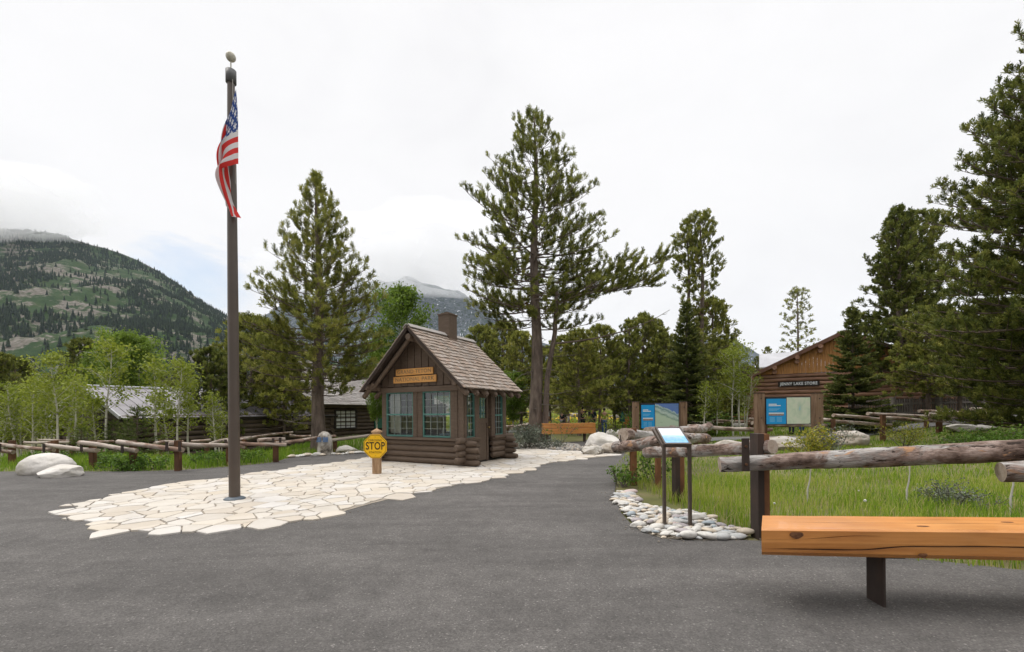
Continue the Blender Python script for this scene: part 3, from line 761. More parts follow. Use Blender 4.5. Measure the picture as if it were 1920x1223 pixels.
# chimney
ch = MB(); cx, cy = -HW, 1.30
box(ch, (cx, cy, 4.05), (.42, .42, .95), bev=.01); box(ch, (cx, cy, 4.545), (.46, .46, .045), bev=.008); box(ch, (cx, cy, 4.585), (.30, .30, .035))
chim = ch.build('chimney', M_BROWN, kiosk); cp = MB(); tube(cp, [(cx - .03, cy, 4.60), (cx - .03, cy, 4.64)], .09, 12); cp.build('flue_cap', M_BROWND, chim)
# name boards with routed letters
def letter_board(x0, x1, z0, z1, s, wd):
    mb = MB(); box(mb, ((x0 + x1) / 2, -.052, (z0 + z1) / 2), (x1 - x0, .034, z1 - z0), bev=.005)
    bd = mb.build('name_board', M_ORNG, kiosk)
    text_obj('lettering', s, .155, M_ENGR, bd, Matrix.Translation(((x0 + x1) / 2, -.0705, (z0 + z1) / 2)) @ FACE_FRONT, .002, .001, 1.1, width=wd)
letter_board(-2.45, -1.04, 2.575, 2.765, 'GRAND TETON', 1.27); letter_board(-2.55, -.93, 2.35, 2.545, 'NATIONAL PARK', 1.46)
# inside: counter, chair back and papers seen through the windows (they belong to the booth's fittings)
ct = MB(); box(ct, (-HW + .1, .42, .80), (W - .7, .5, .05)); box(ct, (-HW + .1, .5, .42), (W - .9, .35, .7)); ct.build('counter', flat('counter_top', (.16, .18, .20), .6), kiosk)
pp = MB(); box(pp, (-.95, .36, .845), (.30, .2, .03), rz=.3); pp.build('paper_tray', flat('pale_blue_tray', (.35, .5, .6), .6), kiosk)
bt = MB(); tube(bt, [(-1.1, .45, .83), (-1.1, .45, .95), (-1.1, .45, .97), (-1.1, .45, 1.03)], [.04, .04, .018, .018], 12); bt.build('bottle', flat('pale_bottle', (.5, .5, .48), .4), kiosk)
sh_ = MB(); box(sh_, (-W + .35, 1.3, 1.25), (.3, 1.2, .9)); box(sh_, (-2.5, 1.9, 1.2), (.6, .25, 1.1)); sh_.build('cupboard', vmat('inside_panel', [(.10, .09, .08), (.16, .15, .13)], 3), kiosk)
cu = MB()
for k in range(5): box(cu, (-2.86 + k * .085, .17 + .015 * (k % 2), 1.45), (.08, .02, 1.2))
cu.build('curtain', flat('pale_curtain', (.45, .44, .40), .9), kiosk)

# ================================================================== stop sign
sx, sy = -3.3, 10.28
M_POST = vmat('sawn_post', [(.22, .13, .07), (.36, .23, .13), (.42, .29, .18)], 3, (6, 6, .6), coord='obj', bump=.5, rough=.85)
M_YEL = flat('yellow_sign_paint', (.80, .46, .012), .5, var=.05)
M_BLK = flat('black_paint', (.018, .012, .009), .6)
st = thing('stop_sign', 'yellow octagonal stop sign on a short timber post in front of the kiosk', 'sign', (sx, sy, .02))
mb = MB(); box(mb, (0, .09, .50), (.18, .17, 1.02), bev=.02)
for s in (-1, 1): pass
mb.add([(-.105, 0, 1.0), (.105, 0, 1.0), (.105, .185, 1.0), (-.105, .185, 1.0), (-.105, 0, 1.03), (.105, 0, 1.03), (.105, .185, 1.03), (-.105, .185, 1.03), (0, .09, 1.105)], [(0, 1, 5, 4), (1, 2, 6, 5), (2, 3, 7, 6), (3, 0, 4, 7), (4, 5, 8), (5, 6, 8), (6, 7, 8), (7, 4, 8), (3, 2, 1, 0)])
mb.build('post', M_POST, st)
ZC, RO_ = .672, .283
def octo(r): return [(r / math.cos(PI / 8) * math.cos(PI / 8 + k * PI / 4), r / math.cos(PI / 8) * math.sin(PI / 8 + k * PI / 4)) for k in range(8)]
mb = MB(); extr(mb, [(x, -.006, ZC + z) for x, z in octo(RO_)], (0, .012, 0)); plate = mb.build('sign_plate', M_YEL, st)
bo = MB(); A, B = octo(RO_ - .016), octo(RO_ - .024)
for k in range(8):
    q = [A[k], A[(k + 1) % 8], B[(k + 1) % 8], B[k]]; extr(bo, [(x, -.0085, ZC + z) for x, z in q], (0, .003, 0))
bo.build('border_line', M_BLK, plate)
text_obj('stop_lettering', 'STOP', .255, M_BLK, plate, Matrix.Translation((0, -.0085, ZC + .002)) @ FACE_FRONT, .002, .004, 1.06, width=.47)
text_obj('lettering', 'CHECKING', .072, M_BLK, plate, Matrix.Translation((0, -.0085, ZC + .145)) @ FACE_FRONT, .002, -.0005, 1.1, width=.33)
text_obj('lettering', 'STATION', .066, M_BLK, plate, Matrix.Translation((0, -.0085, ZC - .148)) @ FACE_FRONT, .002, -.0005, 1.1, width=.30)
for z in (.225, -.225): bl = MB(); tube(bl, [(0, -.006, ZC + z), (0, -.012, ZC + z)], .008, 8); bl.build('bolt_head', M_BLK, plate)
st.rotation_euler.z = math.radians(-4)

# ================================================================== flagpole and flag
M_POLE = flat('bronze_pole', (.085, .064, .05), .42, .5, bump=.02, var=.08)
M_POLED = flat('grey_collar', (.10, .10, .10), .5)
px_, py_ = G(440, 938)
fp = thing('flagpole', 'tall bronze flagpole with ball finial rising from the flagstone paving', 'flagpole', (px_, py_, .02))
tube(MB(), [(0, 0, 0), (0, 0, 3.2), (0, 0, 5.3), (0, 0, 7.36)], [.088, .083, .074, .056], 28).build('pole', M_POLE, fp, smooth=True)
tube(MB(), [(0, 0, -.01), (0, 0, .012), (0, 0, .03), (0, 0, .045)], [.168, .168, .14, .095], 32).build('base_flange', flat('blue_grey_flange', (.10, .12, .14), .45), fp, smooth=True)
tube(MB(), [(0, 0, 7.24), (0, 0, 7.245), (0, 0, 7.46), (0, 0, 7.47)], [.068, .082, .082, .06], 24).build('collar', M_POLED, fp, smooth=True)
v, f = _ICO[4]; bm_ = MB().add(v * .078 + [0, 0, 7.70], f, tint=.5); tube(bm_, [(0, 0, 7.45), (0, 0, 7.63)], .010, 8)
bm_.build('ball_finial', vmat('worn_gilt', [(.30, .27, .18), (.5, .47, .38), (.62, .6, .55)], 9, bump=.1, rough=.45), fp, smooth=True)
rp = MB(); tube(rp, [(.068, -.06, 7.26), (.085, -.085, 6.95), (.12, -.09, 5.6), (.115, -.08, 5.45)], .006, 5); rp.build('halyard', flat('rope', (.35, .33, .3), .9), fp)

def flag():
    """a limp flag: cloth hangs in folds from its hoist; s runs along the fly, t down the hoist"""
    ns, nt_ = 130, 110
    S, T = np.meshgrid(np.linspace(0, 1, ns), np.linspace(0, 1, nt_), indexing='ij')
    z0 = 7.07; hoist = 1.30
    Hx, Hz = .085 + .03 * T, -hoist * T
    Ex, Ez = -.13 + .20 * T + .035 * np.sin(T * 9), -(1.80 + .44 * T ** .8) + .05 * np.sin(T * 14)
    Cx, Cz = -.12 - .26 * T, -(.50 + .98 * T)
    b0, b1, b2 = (1 - S) ** 2, 2 * S * (1 - S), S ** 2
    X = b0 * Hx + b1 * Cx + b2 * Ex; Z = b0 * Hz + b1 * Cz + b2 * Ez
    env = sm(.12, .6, S)
    ph = T * 2 * PI * 2.6
    X = X + env * (.040 * np.sin(ph + 3.2 * S) + .016 * np.sin(ph * 2.1 + 5 * S + 1)) * (.35 + .65 * T) + .10 * sm(.55, 1, T) * np.exp(-((S - .16) / .12) ** 2)
    Y = -.02 - .16 * np.sin(PI * np.clip(S * 1.1, 0, 1)) * (.3 + .7 * T) + env * .085 * np.cos(ph + 2.4 * S) + .03 * np.sin(6 * S + 4 * T)
    X = np.clip(X, -.19, .2)
    v = np.stack([X * .92 + .085, Y - .10, z0 + Z], -1).reshape(-1, 3)
    i, k = np.meshgrid(np.arange(ns - 1), np.arange(nt_ - 1), indexing='ij')
    f = np.stack([i * nt_ + k, i * nt_ + k + 1, (i + 1) * nt_ + k + 1, (i + 1) * nt_ + k], -1).reshape(-1, 4)
    tc = np.stack([S, T, 0 * S], -1).reshape(-1, 3)
    return MB().add(v, f, tc=tc)
def flag_mat():
    m, N = newmat('flag_cloth'); a = N('ShaderNodeAttribute', attribute_name='tc').outputs['Vector']
    sp = N('ShaderNodeSeparateXYZ', i={'Vector': a}); s_, t_ = sp.outputs['X'], sp.outputs['Y']
    par = mathn(N, 'MODULO', mathn(N, 'FLOOR', mathn(N, 'MULTIPLY', t_, 13.0)), 2.0)
    stripes = mixc(N, par, (.66, .05, .045), (.72, .70, .70))
    def stars(ox, oz, nx, ny):
        u = mathn(N, 'SUBTRACT', mathn(N, 'FRACT', mathn(N, 'ADD', mathn(N, 'MULTIPLY', s_, nx / .4), ox)), .5)
        w_ = mathn(N, 'SUBTRACT', mathn(N, 'FRACT', mathn(N, 'ADD', mathn(N, 'MULTIPLY', t_, ny / (7 / 13)), oz)), .5)
        r = mathn(N, 'SQRT', mathn(N, 'ADD', mathn(N, 'MULTIPLY', u, u), mathn(N, 'MULTIPLY', w_, w_)))
        th = mathn(N, 'ARCTAN2', u, mathn(N, 'MULTIPLY', w_, -1.0))
        lim = mathn(N, 'ADD', mathn(N, 'MULTIPLY', mathn(N, 'COSINE', mathn(N, 'MULTIPLY', th, 5.0)), .09), .21)
        return mathn(N, 'LESS_THAN', r, lim)
    st_ = mathn(N, 'MAXIMUM', stars(0, 0, 3, 3), stars(.5, .5, 3, 3))
    canton = mixc(N, st_, (.045, .085, .27), (.70, .70, .72))
    k = mathn(N, 'MULTIPLY', mathn(N, 'LESS_THAN', s_, .4), mathn(N, 'LESS_THAN', t_, 7 / 13))
    c = mixc(N, k, stripes, canton)
    d = bsdf(N, c, .8, None, .15); tr = N('ShaderNodeBsdfTranslucent', i={'Color': c}).outputs[0]
    out(N, N('ShaderNodeMixShader', i={'Fac': .35, 1: d, 2: tr}).outputs[0]); return m
fo = flag().build('flag', flag_mat(), None, smooth=True, loc=(px_, py_, 0))
tag(fo, 'limp striped flag with white stars on blue, hanging in folds from the bronze flagpole', 'flag')
# ================================================================== log fences
def log_mat():
    m, N = newmat('peeling_log'); p = coords(N, 'tc', (.55, 1, 1)); pl = coords(N, 'tc', (.16, 1, 1))
    a = noi(N, p, 3.2, 8, .62, .6); g = noi(N, pl, 14, 6, .6)
    grey = ramp(N, g, [(.3, (.17, .155, .14)), (.5, (.33, .31, .29)), (.7, (.50, .48, .455))])
    bark = ramp(N, noi(N, p, 9, 7, .65), [(.32, (.055, .036, .028)), (.5, (.19, .135, .11)), (.66, (.36, .28, .24))])
    c = mixc(N, ramp(N, a, [(.44, 0.0), (.52, 1.0)]), grey, bark)
    hole = noi(N, p, 5.5, 6, .6, 1.0)
    c = mixc(N, ramp(N, hole, [(.63, 0.0), (.67, 1.0)]), c, (.35, .20, .11))
    dk = noi(N, coords(N, 'tc', (.35, 1.2, 1.2)), 17, 5, .65, .5)
    c = mixc(N, ramp(N, dk, [(.365, 1.0), (.415, 0.0)]), c, (.035, .025, .02))
    hgt = mathn(N, 'ADD', mathn(N, 'MULTIPLY', a, .6), mathn(N, 'MULTIPLY', dk, 1.0))
    out(N, bsdf(N, c, .9, bumpn(N, hgt, .9, .03), .15)); return m
def cleanlog_mat():
    m, N = newmat('weathered_rail'); p = coords(N, 'tc', (.5, 1, 1)); pl = coords(N, 'tc', (.12, 1, 1))
    a = noi(N, p, 2.6, 8, .62, .6); g = noi(N, pl, 12, 6, .6)
    pale = ramp(N, g, [(.3, (.22, .18, .15)), (.5, (.40, .34, .29)), (.7, (.52, .46, .40))])
    bark = ramp(N, noi(N, p, 8, 7, .65), [(.3, (.09, .06, .045)), (.55, (.24, .16, .12)), (.7, (.34, .25, .2))])
    c = mixc(N, ramp(N, a, [(.46, 0.0), (.56, 1.0)]), pale, bark)
    out(N, bsdf(N, c, .9, bumpn(N, mathn(N, 'ADD', a, g), .8, .02), .15)); return m
M_LOG, M_RAIL = log_mat(), cleanlog_mat()
M_LOGEND = vmat('cut_log_end', [(.20, .15, .11), (.36, .29, .23), (.42, .36, .30)], 12, bump=.4, rough=.9)
M_STEEL = vmat('dark_weathered_steel', [(.035, .026, .022), (.05, .036, .03), (.075, .045, .032)], 4, (1, 1, .5), coord='obj', bump=.25, rough=.75, spec=.3)
M_RUST = vmat('rusty_steel', [(.065, .034, .022), (.11, .055, .03), (.17, .085, .04)], 4, (1, 1, .5), coord='obj', bump=.3, rough=.8)
M_RUSTN = vmat('bright_rust', [(.10, .045, .024), (.19, .085, .04), (.30, .14, .06)], 4, (1, 1, .5), coord='obj', bump=.3, rough=.8)
def rail(parent, p, q, r0, r1, seed, mat, n=14, bend=.03, rough=.05, sides=14, loc=(0, 0, 0), name='rail'):
    p = np.array(p) - loc; q = np.array(q) - loc; rg = np.random.default_rng(seed); t = np.linspace(0, 1, n)
    P = p + (q - p) * t[:, None]; b = rg.normal(0, bend, 3); P = P + np.outer(np.sin(t * PI), b) + np.outer(np.sin(t * 2 * PI), rg.normal(0, bend * .4, 3))
    mb = MB(); tube(mb, P, np.linspace(r0, r1, n) * (1 + .04 * np.sin(t * 9 + seed)), sides, rough=rough, seed=seed, capmi=1)
    return mb.build(name, [mat, M_LOGEND], parent, smooth=True)
def steel_post(parent, x, y, z0, z1, w=.10, rz=0.0, loc=(0, 0, 0), name='post', mats=None):
    """channel post: web plate with two flanges"""
    mb = MB(); R = Matrix.Rotation(rz, 3, 'Z')
    for dx, dy, sx_, sy_ in ((0, 0, .02, w), (0, w / 2, w * .95, .016), (0, -w / 2, w * .95, .016)):
        c = R @ Vector((dx, dy, 0)); box(mb, (x + c.x - loc[0], y + c.y - loc[1], (z0 + z1) / 2 - loc[2]), (sx_, sy_, z1 - z0), rz=rz)
    return mb.build(name, mats or M_RUST, parent)
def wood_post(parent, x, y, z0, z1, w, mat, loc=(0, 0, 0), rz=0.0, name='post'):
    mb = MB(); box(mb, (x - loc[0], y - loc[1], (z0 + z1) / 2 - loc[2]), (w, w, z1 - z0), rz=rz, bev=.012); return mb.build(name, mat, parent)

# ---- near fence: heavy barky logs in steel straps
L0 = (2.94, 5.04, 0.0)
nf = thing('log_fence', 'nearest rustic fence of thick barky logs on dark steel posts beside the pebbles', 'fence', L0)
def post_near(x, y, top, w=.15):
    b = MB(); box(b, (x - w * .26 - L0[0], y - L0[1], top / 2 - .02), (w * .48, .17, top + .04), rz=0); b.build('post', M_STEEL, nf)
    b = MB(); box(b, (x + w * .24 - L0[0], y + .012 - L0[1], top / 2 - .02), (w * .5, .15, top + .03)); b.build('post', M_RUSTN, nf)
post_near(2.945, 5.07, 1.215); post_near(2.79, 7.18, 1.02, .16); post_near(5.5, 4.42, 1.25)
p3 = MB(); box(p3, (2.475 - L0[0], 8.74 - L0[1], .56), (.115, .12, 1.16)); p3.build('post', M_RUSTN, nf)
p4 = MB(); box(p4, (2.83 - L0[0], 8.3 - L0[1], .42), (.09, .1, .86)); p4.build('post', M_RUSTN, nf)
def strap(x, y, z0, z1, w=.085):
    b = MB(); box(b, (x - L0[0], y - L0[1], (z0 + z1) / 2), (w, .014, z1 - z0), bev=.004)
    o = b.build('strap', M_STEEL, nf)
    for z in (z0 + .08, z1 - .09): c = MB(); tube(c, [(x - L0[0], y - .007 - L0[1], z), (x - L0[0], y - .022 - L0[1], z)], .016, 6); c.build('bolt_head', M_RUST, o)
strap(V(1398, 853, 4.80)[0], 4.80, V(1398, 884, 4.80)[2], V(1398, 822, 4.80)[2])
rail(nf, V(1349, 871, 4.98), V(2060, 838, 4.20), .088, .118, 3, M_LOG, 46, .012, .13, 30, L0)
rail(nf, V(1212, 849, 7.3), V(1449, 838, 4.96), .090, .082, 5, M_LOG, 34, .015, .15, 26, L0)
rail(nf, V(1156, 838, 8.95), V(1262, 822, 7.02), .118, .10, 8, M_LOG, 26, .02, .14, 24, L0)
rail(nf, V(1168, 815, 8.55), V(1325, 822, 10.6), .128, .12, 9, M_LOG, 24, .02, .14, 22, L0)
rail(nf, V(1876, 885, 4.25), V(2200, 880, 3.7), .098, .10, 12, M_LOG, 22, .02, .13, 24, L0)
rail(nf, V(1214, 811, 10.2), V(1330, 800, 12.2), .125, .12, 14, M_LOG, 18, .03, .12, 18, L0)
sl = MB(); c0 = np.array(V(1162, 826, 8.72)) - L0
ring = [(c0[0] + .02 * math.cos(a), c0[1] - .02 + .13 * math.cos(a), c0[2] + .18 * math.sin(a)) for a in np.linspace(0, 2 * PI, 18)]
tube(sl, ring, .011, 6, caps=False); sl.build('cable_tie', M_STEEL, nf)
# ---- middle fence on the right
L1 = (9.5, 18.8, 0.0)
mf = thing('log_fence', 'zigzag fence of pale log rails on rusty posts in front of the store', 'fence', L1)
def mpost(px, pyb, pyt, Y, w=.17):
    Y -= .22
    x, y, _ = V(px, pyb, Y); zb = gzf(x, Y) - .25; zt = V(px, pyt, Y)[2]
    b = MB(); box(b, (x - L1[0], Y - L1[1], (zb + zt) / 2), (w, w * .8, zt - zb), bev=.008); b.build('post', M_RUST, mf)
for a in ((1304.5, 834, 801, 18.3, .15), (1320, 833, 796, 18.6, .18), (1434, 830, 789.5, 18.9, .17), (1655.5, 825, 777.5, 19.9, .18), (1761, 812, 773.5, 20.4, .19), (1737, 806, 771, 22.5, .16), (1841, 796, 768, 22.8, .17), (1342, 814, 788, 27, .16), (1409, 812, 786, 27, .16), (1562, 800, 786, 19.5, .15), (1870, 800, 772, 20.8, .18)): mpost(*a)
def mr(a, b, r, seed, mat=None): rail(mf, V(*a), V(*b), r, r * .9, seed, mat or M_RAIL, 16, .03, .07, 12, L1)
mr((1303, 799, 18.5), (1447, 806, 18.7), .095, 21); mr((1410, 793, 18.6), (1548, 798, 19.3), .088, 22); mr((1286, 792, 27.5), (1358, 795, 27), .09, 23)
mr((1336, 788, 26.8), (1414, 791.5, 26.8), .085, 24); mr((1404, 786, 26.6), (1490, 787, 26), .085, 25); mr((1527, 787, 19.2), (1563, 790, 19.6), .085, 26)
mr((1562, 779, 19.4), (1653, 787, 19.8), .075, 27); mr((1560, 790, 19.6), (1671, 797, 19.9), .085, 28); mr((1627, 776, 19.7), (1745, 781, 22.0), .08, 29)
mr((1651, 783.5, 19.8), (1771, 789, 20.3), .083, 30); mr((1723, 771, 22.2), (1843, 775.5, 22.6), .085, 31); mr((1738, 777.5, 20.2), (1872, 784, 20.7), .11, 32)
mr((1820, 767.5, 22.5), (1940, 770, 22.5), .085, 33); mr((1850, 773, 20.6), (1990, 775, 20), .09, 34); mr((1286, 801, 18.2), (1322, 803, 16.5), .10, 35); mr((1258, 803, 16.2), (1324, 806, 18.6), .11, 36)
# ---- left fence
L2 = (-10.4, 11.7, 0.0)
lf = thing('log_fence', 'long zigzag fence of pale peeling logs behind the two left boulders', 'fence', L2)
LP = [(21.5, 871, 13.2), (101.5, 874, 12.7), (173, 877, 12.2), (249, 880, 11.7), (333, 884, 11.35), (429, 868, 12.6), (516.5, 866, 13.2), (440 + 92 / 5.318, 853, 15.2), (135, 853, 15.6), (303, 852, 15.6), (388, 852, 15.8), (628, 850, 16.5)]
for i, (a, b, Y) in enumerate(LP):
    x = V(a, b, Y)[0]; zt = V(a, 826 if i < 7 else 824, Y)[2]; zb = gzf(x, Y) - .1
    mb = MB(); box(mb, (x - L2[0], Y + .02 - L2[1], (zb + zt) / 2), (.125, .12, zt - zb), bev=.006); mb.build('post', M_RUST, lf)
def lr(a, b, r, seed, n=20, mat=None): rail(lf, V(*a), V(*b), r * .72, r * .66, seed, mat or M_RAIL, n, .025, .09, 14, L2)
lr((-60, 828, 13.7), (101, 844, 12.62), .082, 41); lr((-70, 845, 13.6), (25, 848, 13.1), .09, 42); lr((86, 835, 12.6), (182, 845, 12.08), .088, 43)
lr((149, 830, 12.1), (256, 845.5, 11.6), .085, 44); lr((221, 829, 11.6), (343, 844, 11.22), .09, 45); lr((316, 831, 11.3), (459, 838, 12.7), .085, 46)
lr((424, 827, 12.5), (537, 834, 13.1), .085, 47); lr((516, 832, 13.1), (628, 818, 16.3), .085, 48); lr((620, 826, 16.3), (700, 816, 18.0), .09, 49); lr((484, 826, 12.9), (533, 824, 13.5), .085, 50)
lr((46, 830, 15.9), (133, 830, 15.5), .07, 51); lr((74, 825.5, 16.4), (140, 826, 16.2), .06, 52); lr((148, 833, 13.8), (212, 828, 15.5), .075, 53); lr((290, 832, 13.6), (342, 828, 15.4), .075, 54)
lr((360, 828, 15.7), (395, 825, 15.8), .075, 55); lr((392, 833, 14), (470, 820, 15.9), .075, 56); lr((444, 826, 15), (548, 811, 20), .07, 57); lr((544, 816, 20), (590, 817, 19.6), .08, 58); lr((100, 842, 13.4), (196, 847, 14.9), .075, 59)
def lstrap(px, py, Y, h=.25):
    x, y, z = V(px, py, Y); mb = MB(); box(mb, (x - L2[0], y - .11 - L2[1], z), (.075, .014, h)); mb.build('strap', M_STEEL, lf)
for a in ((8, 839, 13.15), (90, 840, 12.6), (160, 838, 12.15), (236, 840, 11.65), (319, 837, 11.3), (343, 836, 11.25), (428, 832, 12.5), (516, 829, 13.1), (529, 828, 13.25)): lstrap(*a)
# ---- small far fence beside the pine trunk
L3 = (-.2, 27.0, 0)
ff = thing('log_fence', 'small distant pole fence between the kiosk and the big pine trunk', 'fence', L3)
for (px, pb, pt, Y) in ((952, 817, 800, 27), (971, 815, 799, 29), (986, 812, 795, 31), (942, 820, 801, 26)):
    x, y, z = V(px, pb, Y); zt = V(px, pt, Y)[2]; mb = MB(); box(mb, (x - L3[0], Y - L3[1], zt / 2), (.13, .13, zt)); mb.build('post', M_RUST, ff)
for k, (a, b) in enumerate((((936, 803, 25.8), (962, 799, 27.5)), ((956, 804, 27), (990, 795, 31)), ((966, 800, 28.5), (1000, 795, 31.5)), ((972, 806, 28.8), (992, 799, 31)))): rail(ff, V(*a), V(*b), .085, .085, 60 + k, M_RAIL, 8, .02, .05, 9, L3)

# ================================================================== benches
def orange_timber(name):
    m, N = newmat(name); p = coords(N, 'tc', (.10, 1, 1)); q = coords(N, 'tc', (1, 1, 1))
    a = noi(N, p, 11, 7, .6, .8); b = noi(N, q, 1.8, 4, .5)
    wv = N('ShaderNodeTexWave', wave_type='RINGS', rings_direction='X', i={'Vector': N('ShaderNodeMapping', i={'Vector': coords(N, 'tc', (.18, 1, 1)), 'Location': (0, .05, .25)}).outputs[0], 'Scale': 10.0, 'Distortion': 3.2, 'Detail': 3.0, 'Detail Scale': 1.3}).outputs['Fac']
    c = ramp(N, a, [(.3, (.47, .175, .040)), (.5, (.57, .235, .057)), (.7, (.66, .30, .088))])
    c = mixc(N, .13, c, ramp(N, wv, [(0, (.42, .16, .04)), (1, (.64, .31, .11))]))
    c = mixc(N, 1, c, ramp(N, b, [(.3, .86), (.7, 1.12)]), 'MULTIPLY')
    out(N, bsdf(N, c, .36, bumpn(N, a, .18, .01), .5, coat=.25)); return m
M_TIMB = orange_timber('oiled_orange_timber')
M_CRACK = flat('dry_crack', (.05, .02, .01), .9); M_KNOT = vmat('dark_knot', [(.10, .04, .02), (.24, .11, .05)], 30)
def bench_near():
    A = np.array([1.84, 3.16]); B = np.array([4.75, 2.97]); d = (B - A) / np.linalg.norm(B - A); nn = np.array([-d[1], d[0]])
    L = np.linalg.norm(B - A)
    o = thing('log_bench', 'orange varnished squared log bench on a steel leg at the edge of the asphalt', 'bench', (A[0], A[1], 0), math.atan2(d[1], d[0]))
    # cross-section in (depth y, z); the log swells slightly to the right, its near end is cut askew
    n = 40; mb = MB(); prof = []
    def sec(h, wd):
        zt = .615; zb = zt - h
        P = [(0.012, zt), (.0, zt - .012), (-.004, zt - h * .45), (.004, zt - h * .8), (.03, zb + .012), (.08, zb - .004), (.2, zb - .012), (wd - .09, zb), (wd - .02, zb + .04), (wd, zt - h * .5), (wd - .002, zt - .014), (wd - .014, zt)]
        return P
    xs_ = np.linspace(0, L, n); vs = []; tcs = []
    for x in xs_:
        h = .213 + .03 * x / 1.8 * .6; wd = .425
        for (y, z) in sec(h, wd):
            sk = (1 - x / L) ** 8 * y * .52
            wob_ = .002 * mnoise.noise(Vector((x * 3, y * 8, z * 8)))
            vs.append((x + sk, y + wob_, z + wob_ * .6)); tcs.append((x + sk, y, z))
    k = 12; i, j = np.meshgrid(np.arange(n - 1), np.arange(k), indexing='ij'); j2 = (j + 1) % k
    f = np.stack([i * k + j, i * k + j2, (i + 1) * k + j2, (i + 1) * k + j], -1).reshape(-1, 4)[:, ::-1]
    mb.add(vs, f, tc=tcs)
    mb.add(vs[:k], [tuple(range(k))], tc=tcs[:k], mi=1); mb.add(vs[-k:], [tuple(range(k))[::-1]], tc=tcs[-k:], mi=1)
    beamo = mb.build('seat_beam', [M_TIMB, M_TIMB], o)
    # drying cracks: thin dark slivers proud of the surface by under a millimetre
    ck = MB()
    def crack(fn, x0, x1, w0, m=60, seed=0):
        t = np.linspace(x0, x1, m); up, lo = [], []
        for x in t:
            e = max(0.0, math.sin(PI * (x - x0) / (x1 - x0))) ** .5 if x1 < L - .2 else min(1, max(0.0, x - x0) / .3)
            ww = w0 * e * (.55 + .6 * abs(mnoise.noise(Vector((x * 3, seed, 0))))); up.append(fn(x, ww)); lo.append(fn(x, -ww))
        v = up + lo; ck.add(v, [(q, q + 1, m + q + 1, m + q) for q in range(m - 1)])
    zf = lambda x: .615 - .128 + .016 * math.tanh((x - .85) * 6) + .008 * mnoise.noise(Vector((x * 2.2, 3, 0)))
    def fr(x, w_): return (x, -.0085, zf(x) + w_)
    crack(fr, .02, L - .05, .0062, 120, 1)
    crack(lambda x, w_: (x, -.0085, .615 - .058 - .018 * math.tanh((.45 - x) * 5) + .006 * mnoise.noise(Vector((x * 4, 9, 0))) + w_), .28, .85, .0022, 40, 4)
    crack(lambda x, w_: (x, -.0085, .615 - .075 + .01 * mnoise.noise(Vector((x * 5, 2, 0))) + w_), .02, .24, .0008, 30, 6)
    crack(lambda x, w_: (x + .1, .195 + .006 * mnoise.noise(Vector((x * 2, 5, 0))) + w_, .6168), .05, L - .2, .0022, 100, 8)
    crack(lambda x, w_: (x + .1, .30 + .01 * mnoise.noise(Vector((x * 2, 15, 0))) + w_, .6166), 1.2, L - .3, .0012, 60, 12)
    ck.build('drying_cracks', M_CRACK, beamo)
    for (x, z, r) in ((.245, .575, .040), (1.12, .437, .026), (2.2, .53, .02)):
        ring = [(x + r * 1.25 * math.cos(a), -.0078, z + r * .62 * math.sin(a) * (1 + .2 * math.sin(3 * a))) for a in np.linspace(0, 2 * PI, 20)[:-1]]
        kn = MB().add(ring + [(x, -.0105, z)], [(q, (q + 1) % 19, 19) for q in range(19)]); kn.build('knot', M_KNOT, beamo)
    for (x, y) in ((1.22, .11), (1.95, .25), (2.5, .34)):
        ring = [(x + .045 * math.cos(a), y + .016 * math.sin(a), .6172) for a in np.linspace(0, 2 * PI, 16)[:-1]]
        kn = MB().add(ring + [(x, y, .6176)], [(q, (q + 1) % 15, 15) for q in range(15)]); kn.build('knot', M_KNOT, beamo)
    for x in (.99, 2.55):
        lg = MB(); box(lg, (x - .04, .2, .19), (.016, .17, .42)); box(lg, (x - .008, .19, .19), (.048, .016, .42)); box(lg, (x + .01, .2, .388), (.14, .24, .014)); lg.build('leg', M_STEEL, o)
    return o
bench_near()
bx0, by0, _ = V(1019, 830, 20.4); bx1 = V(1118, 830, 20.8)
fb = thing('timber_bench', 'long orange timber bench with a high board between the big pine trunk and white boulder', 'bench', (bx0, by0, 0), math.atan2(bx1[1] - by0, bx1[0] - bx0))
Lb = bx1[0] - bx0
mb = MB(); box(mb, (Lb / 2, .2, .80), (Lb, .40, .24), bev=.015); box(mb, (Lb / 2, -.015 + .2, .535), (Lb, .43, .265), bev=.015); mb.build('seat_beam', M_TIMB, fb)
for x in (.35, Lb - .5):
    mb = MB(); box(mb, (x, .2, .2), (.08, .2, .42)); mb.build('leg', M_STEEL, fb)
# ================================================================== boulders
def boulder(name, label, px, py, w, h, dpt, seed, mat, rz=0, cuts=9, amp=.12, Y=None, group=None, sub=5, dz=-.03, depth=(.62, .95), cat='boulder'):
    x, y = G(px, py) if Y is None else V(px, py, Y)[:2]
    mb = rock(MB(), (0, 0, 0), (w, dpt, h), seed, cuts, sub, amp, rz, depth=depth)
    o = mb.build(name, mat, None, smooth=True, loc=(x, y + dpt * .35, gzf(x, y) + dz)); return tag(o, label, cat, group)
boulder('boulder', 'large smooth domed cream boulder on the asphalt at the left edge of the photo', 63, 891, 1.26, .78, .9, 9, M_ROCKW, 0, 5, .07, depth=(.8, .98))
boulder('boulder', 'low pointed white boulder leaning on the domed cream boulder', 97, 896, 1.12, .46, .62, 32, M_ROCKW, .15, 10, .07)
boulder('boulder', 'big white boulder beside the orange timber bench', 1136, 842, 1.35, 1.05, 1.0, 14, M_ROCKW, 0, 9, .10, Y=15.9)
boulder('boulder', 'dark speckled granite boulder below the big white one', 1115, 853, .85, .50, .7, 12, M_ROCKD, .2, 9, .14, Y=14.5)
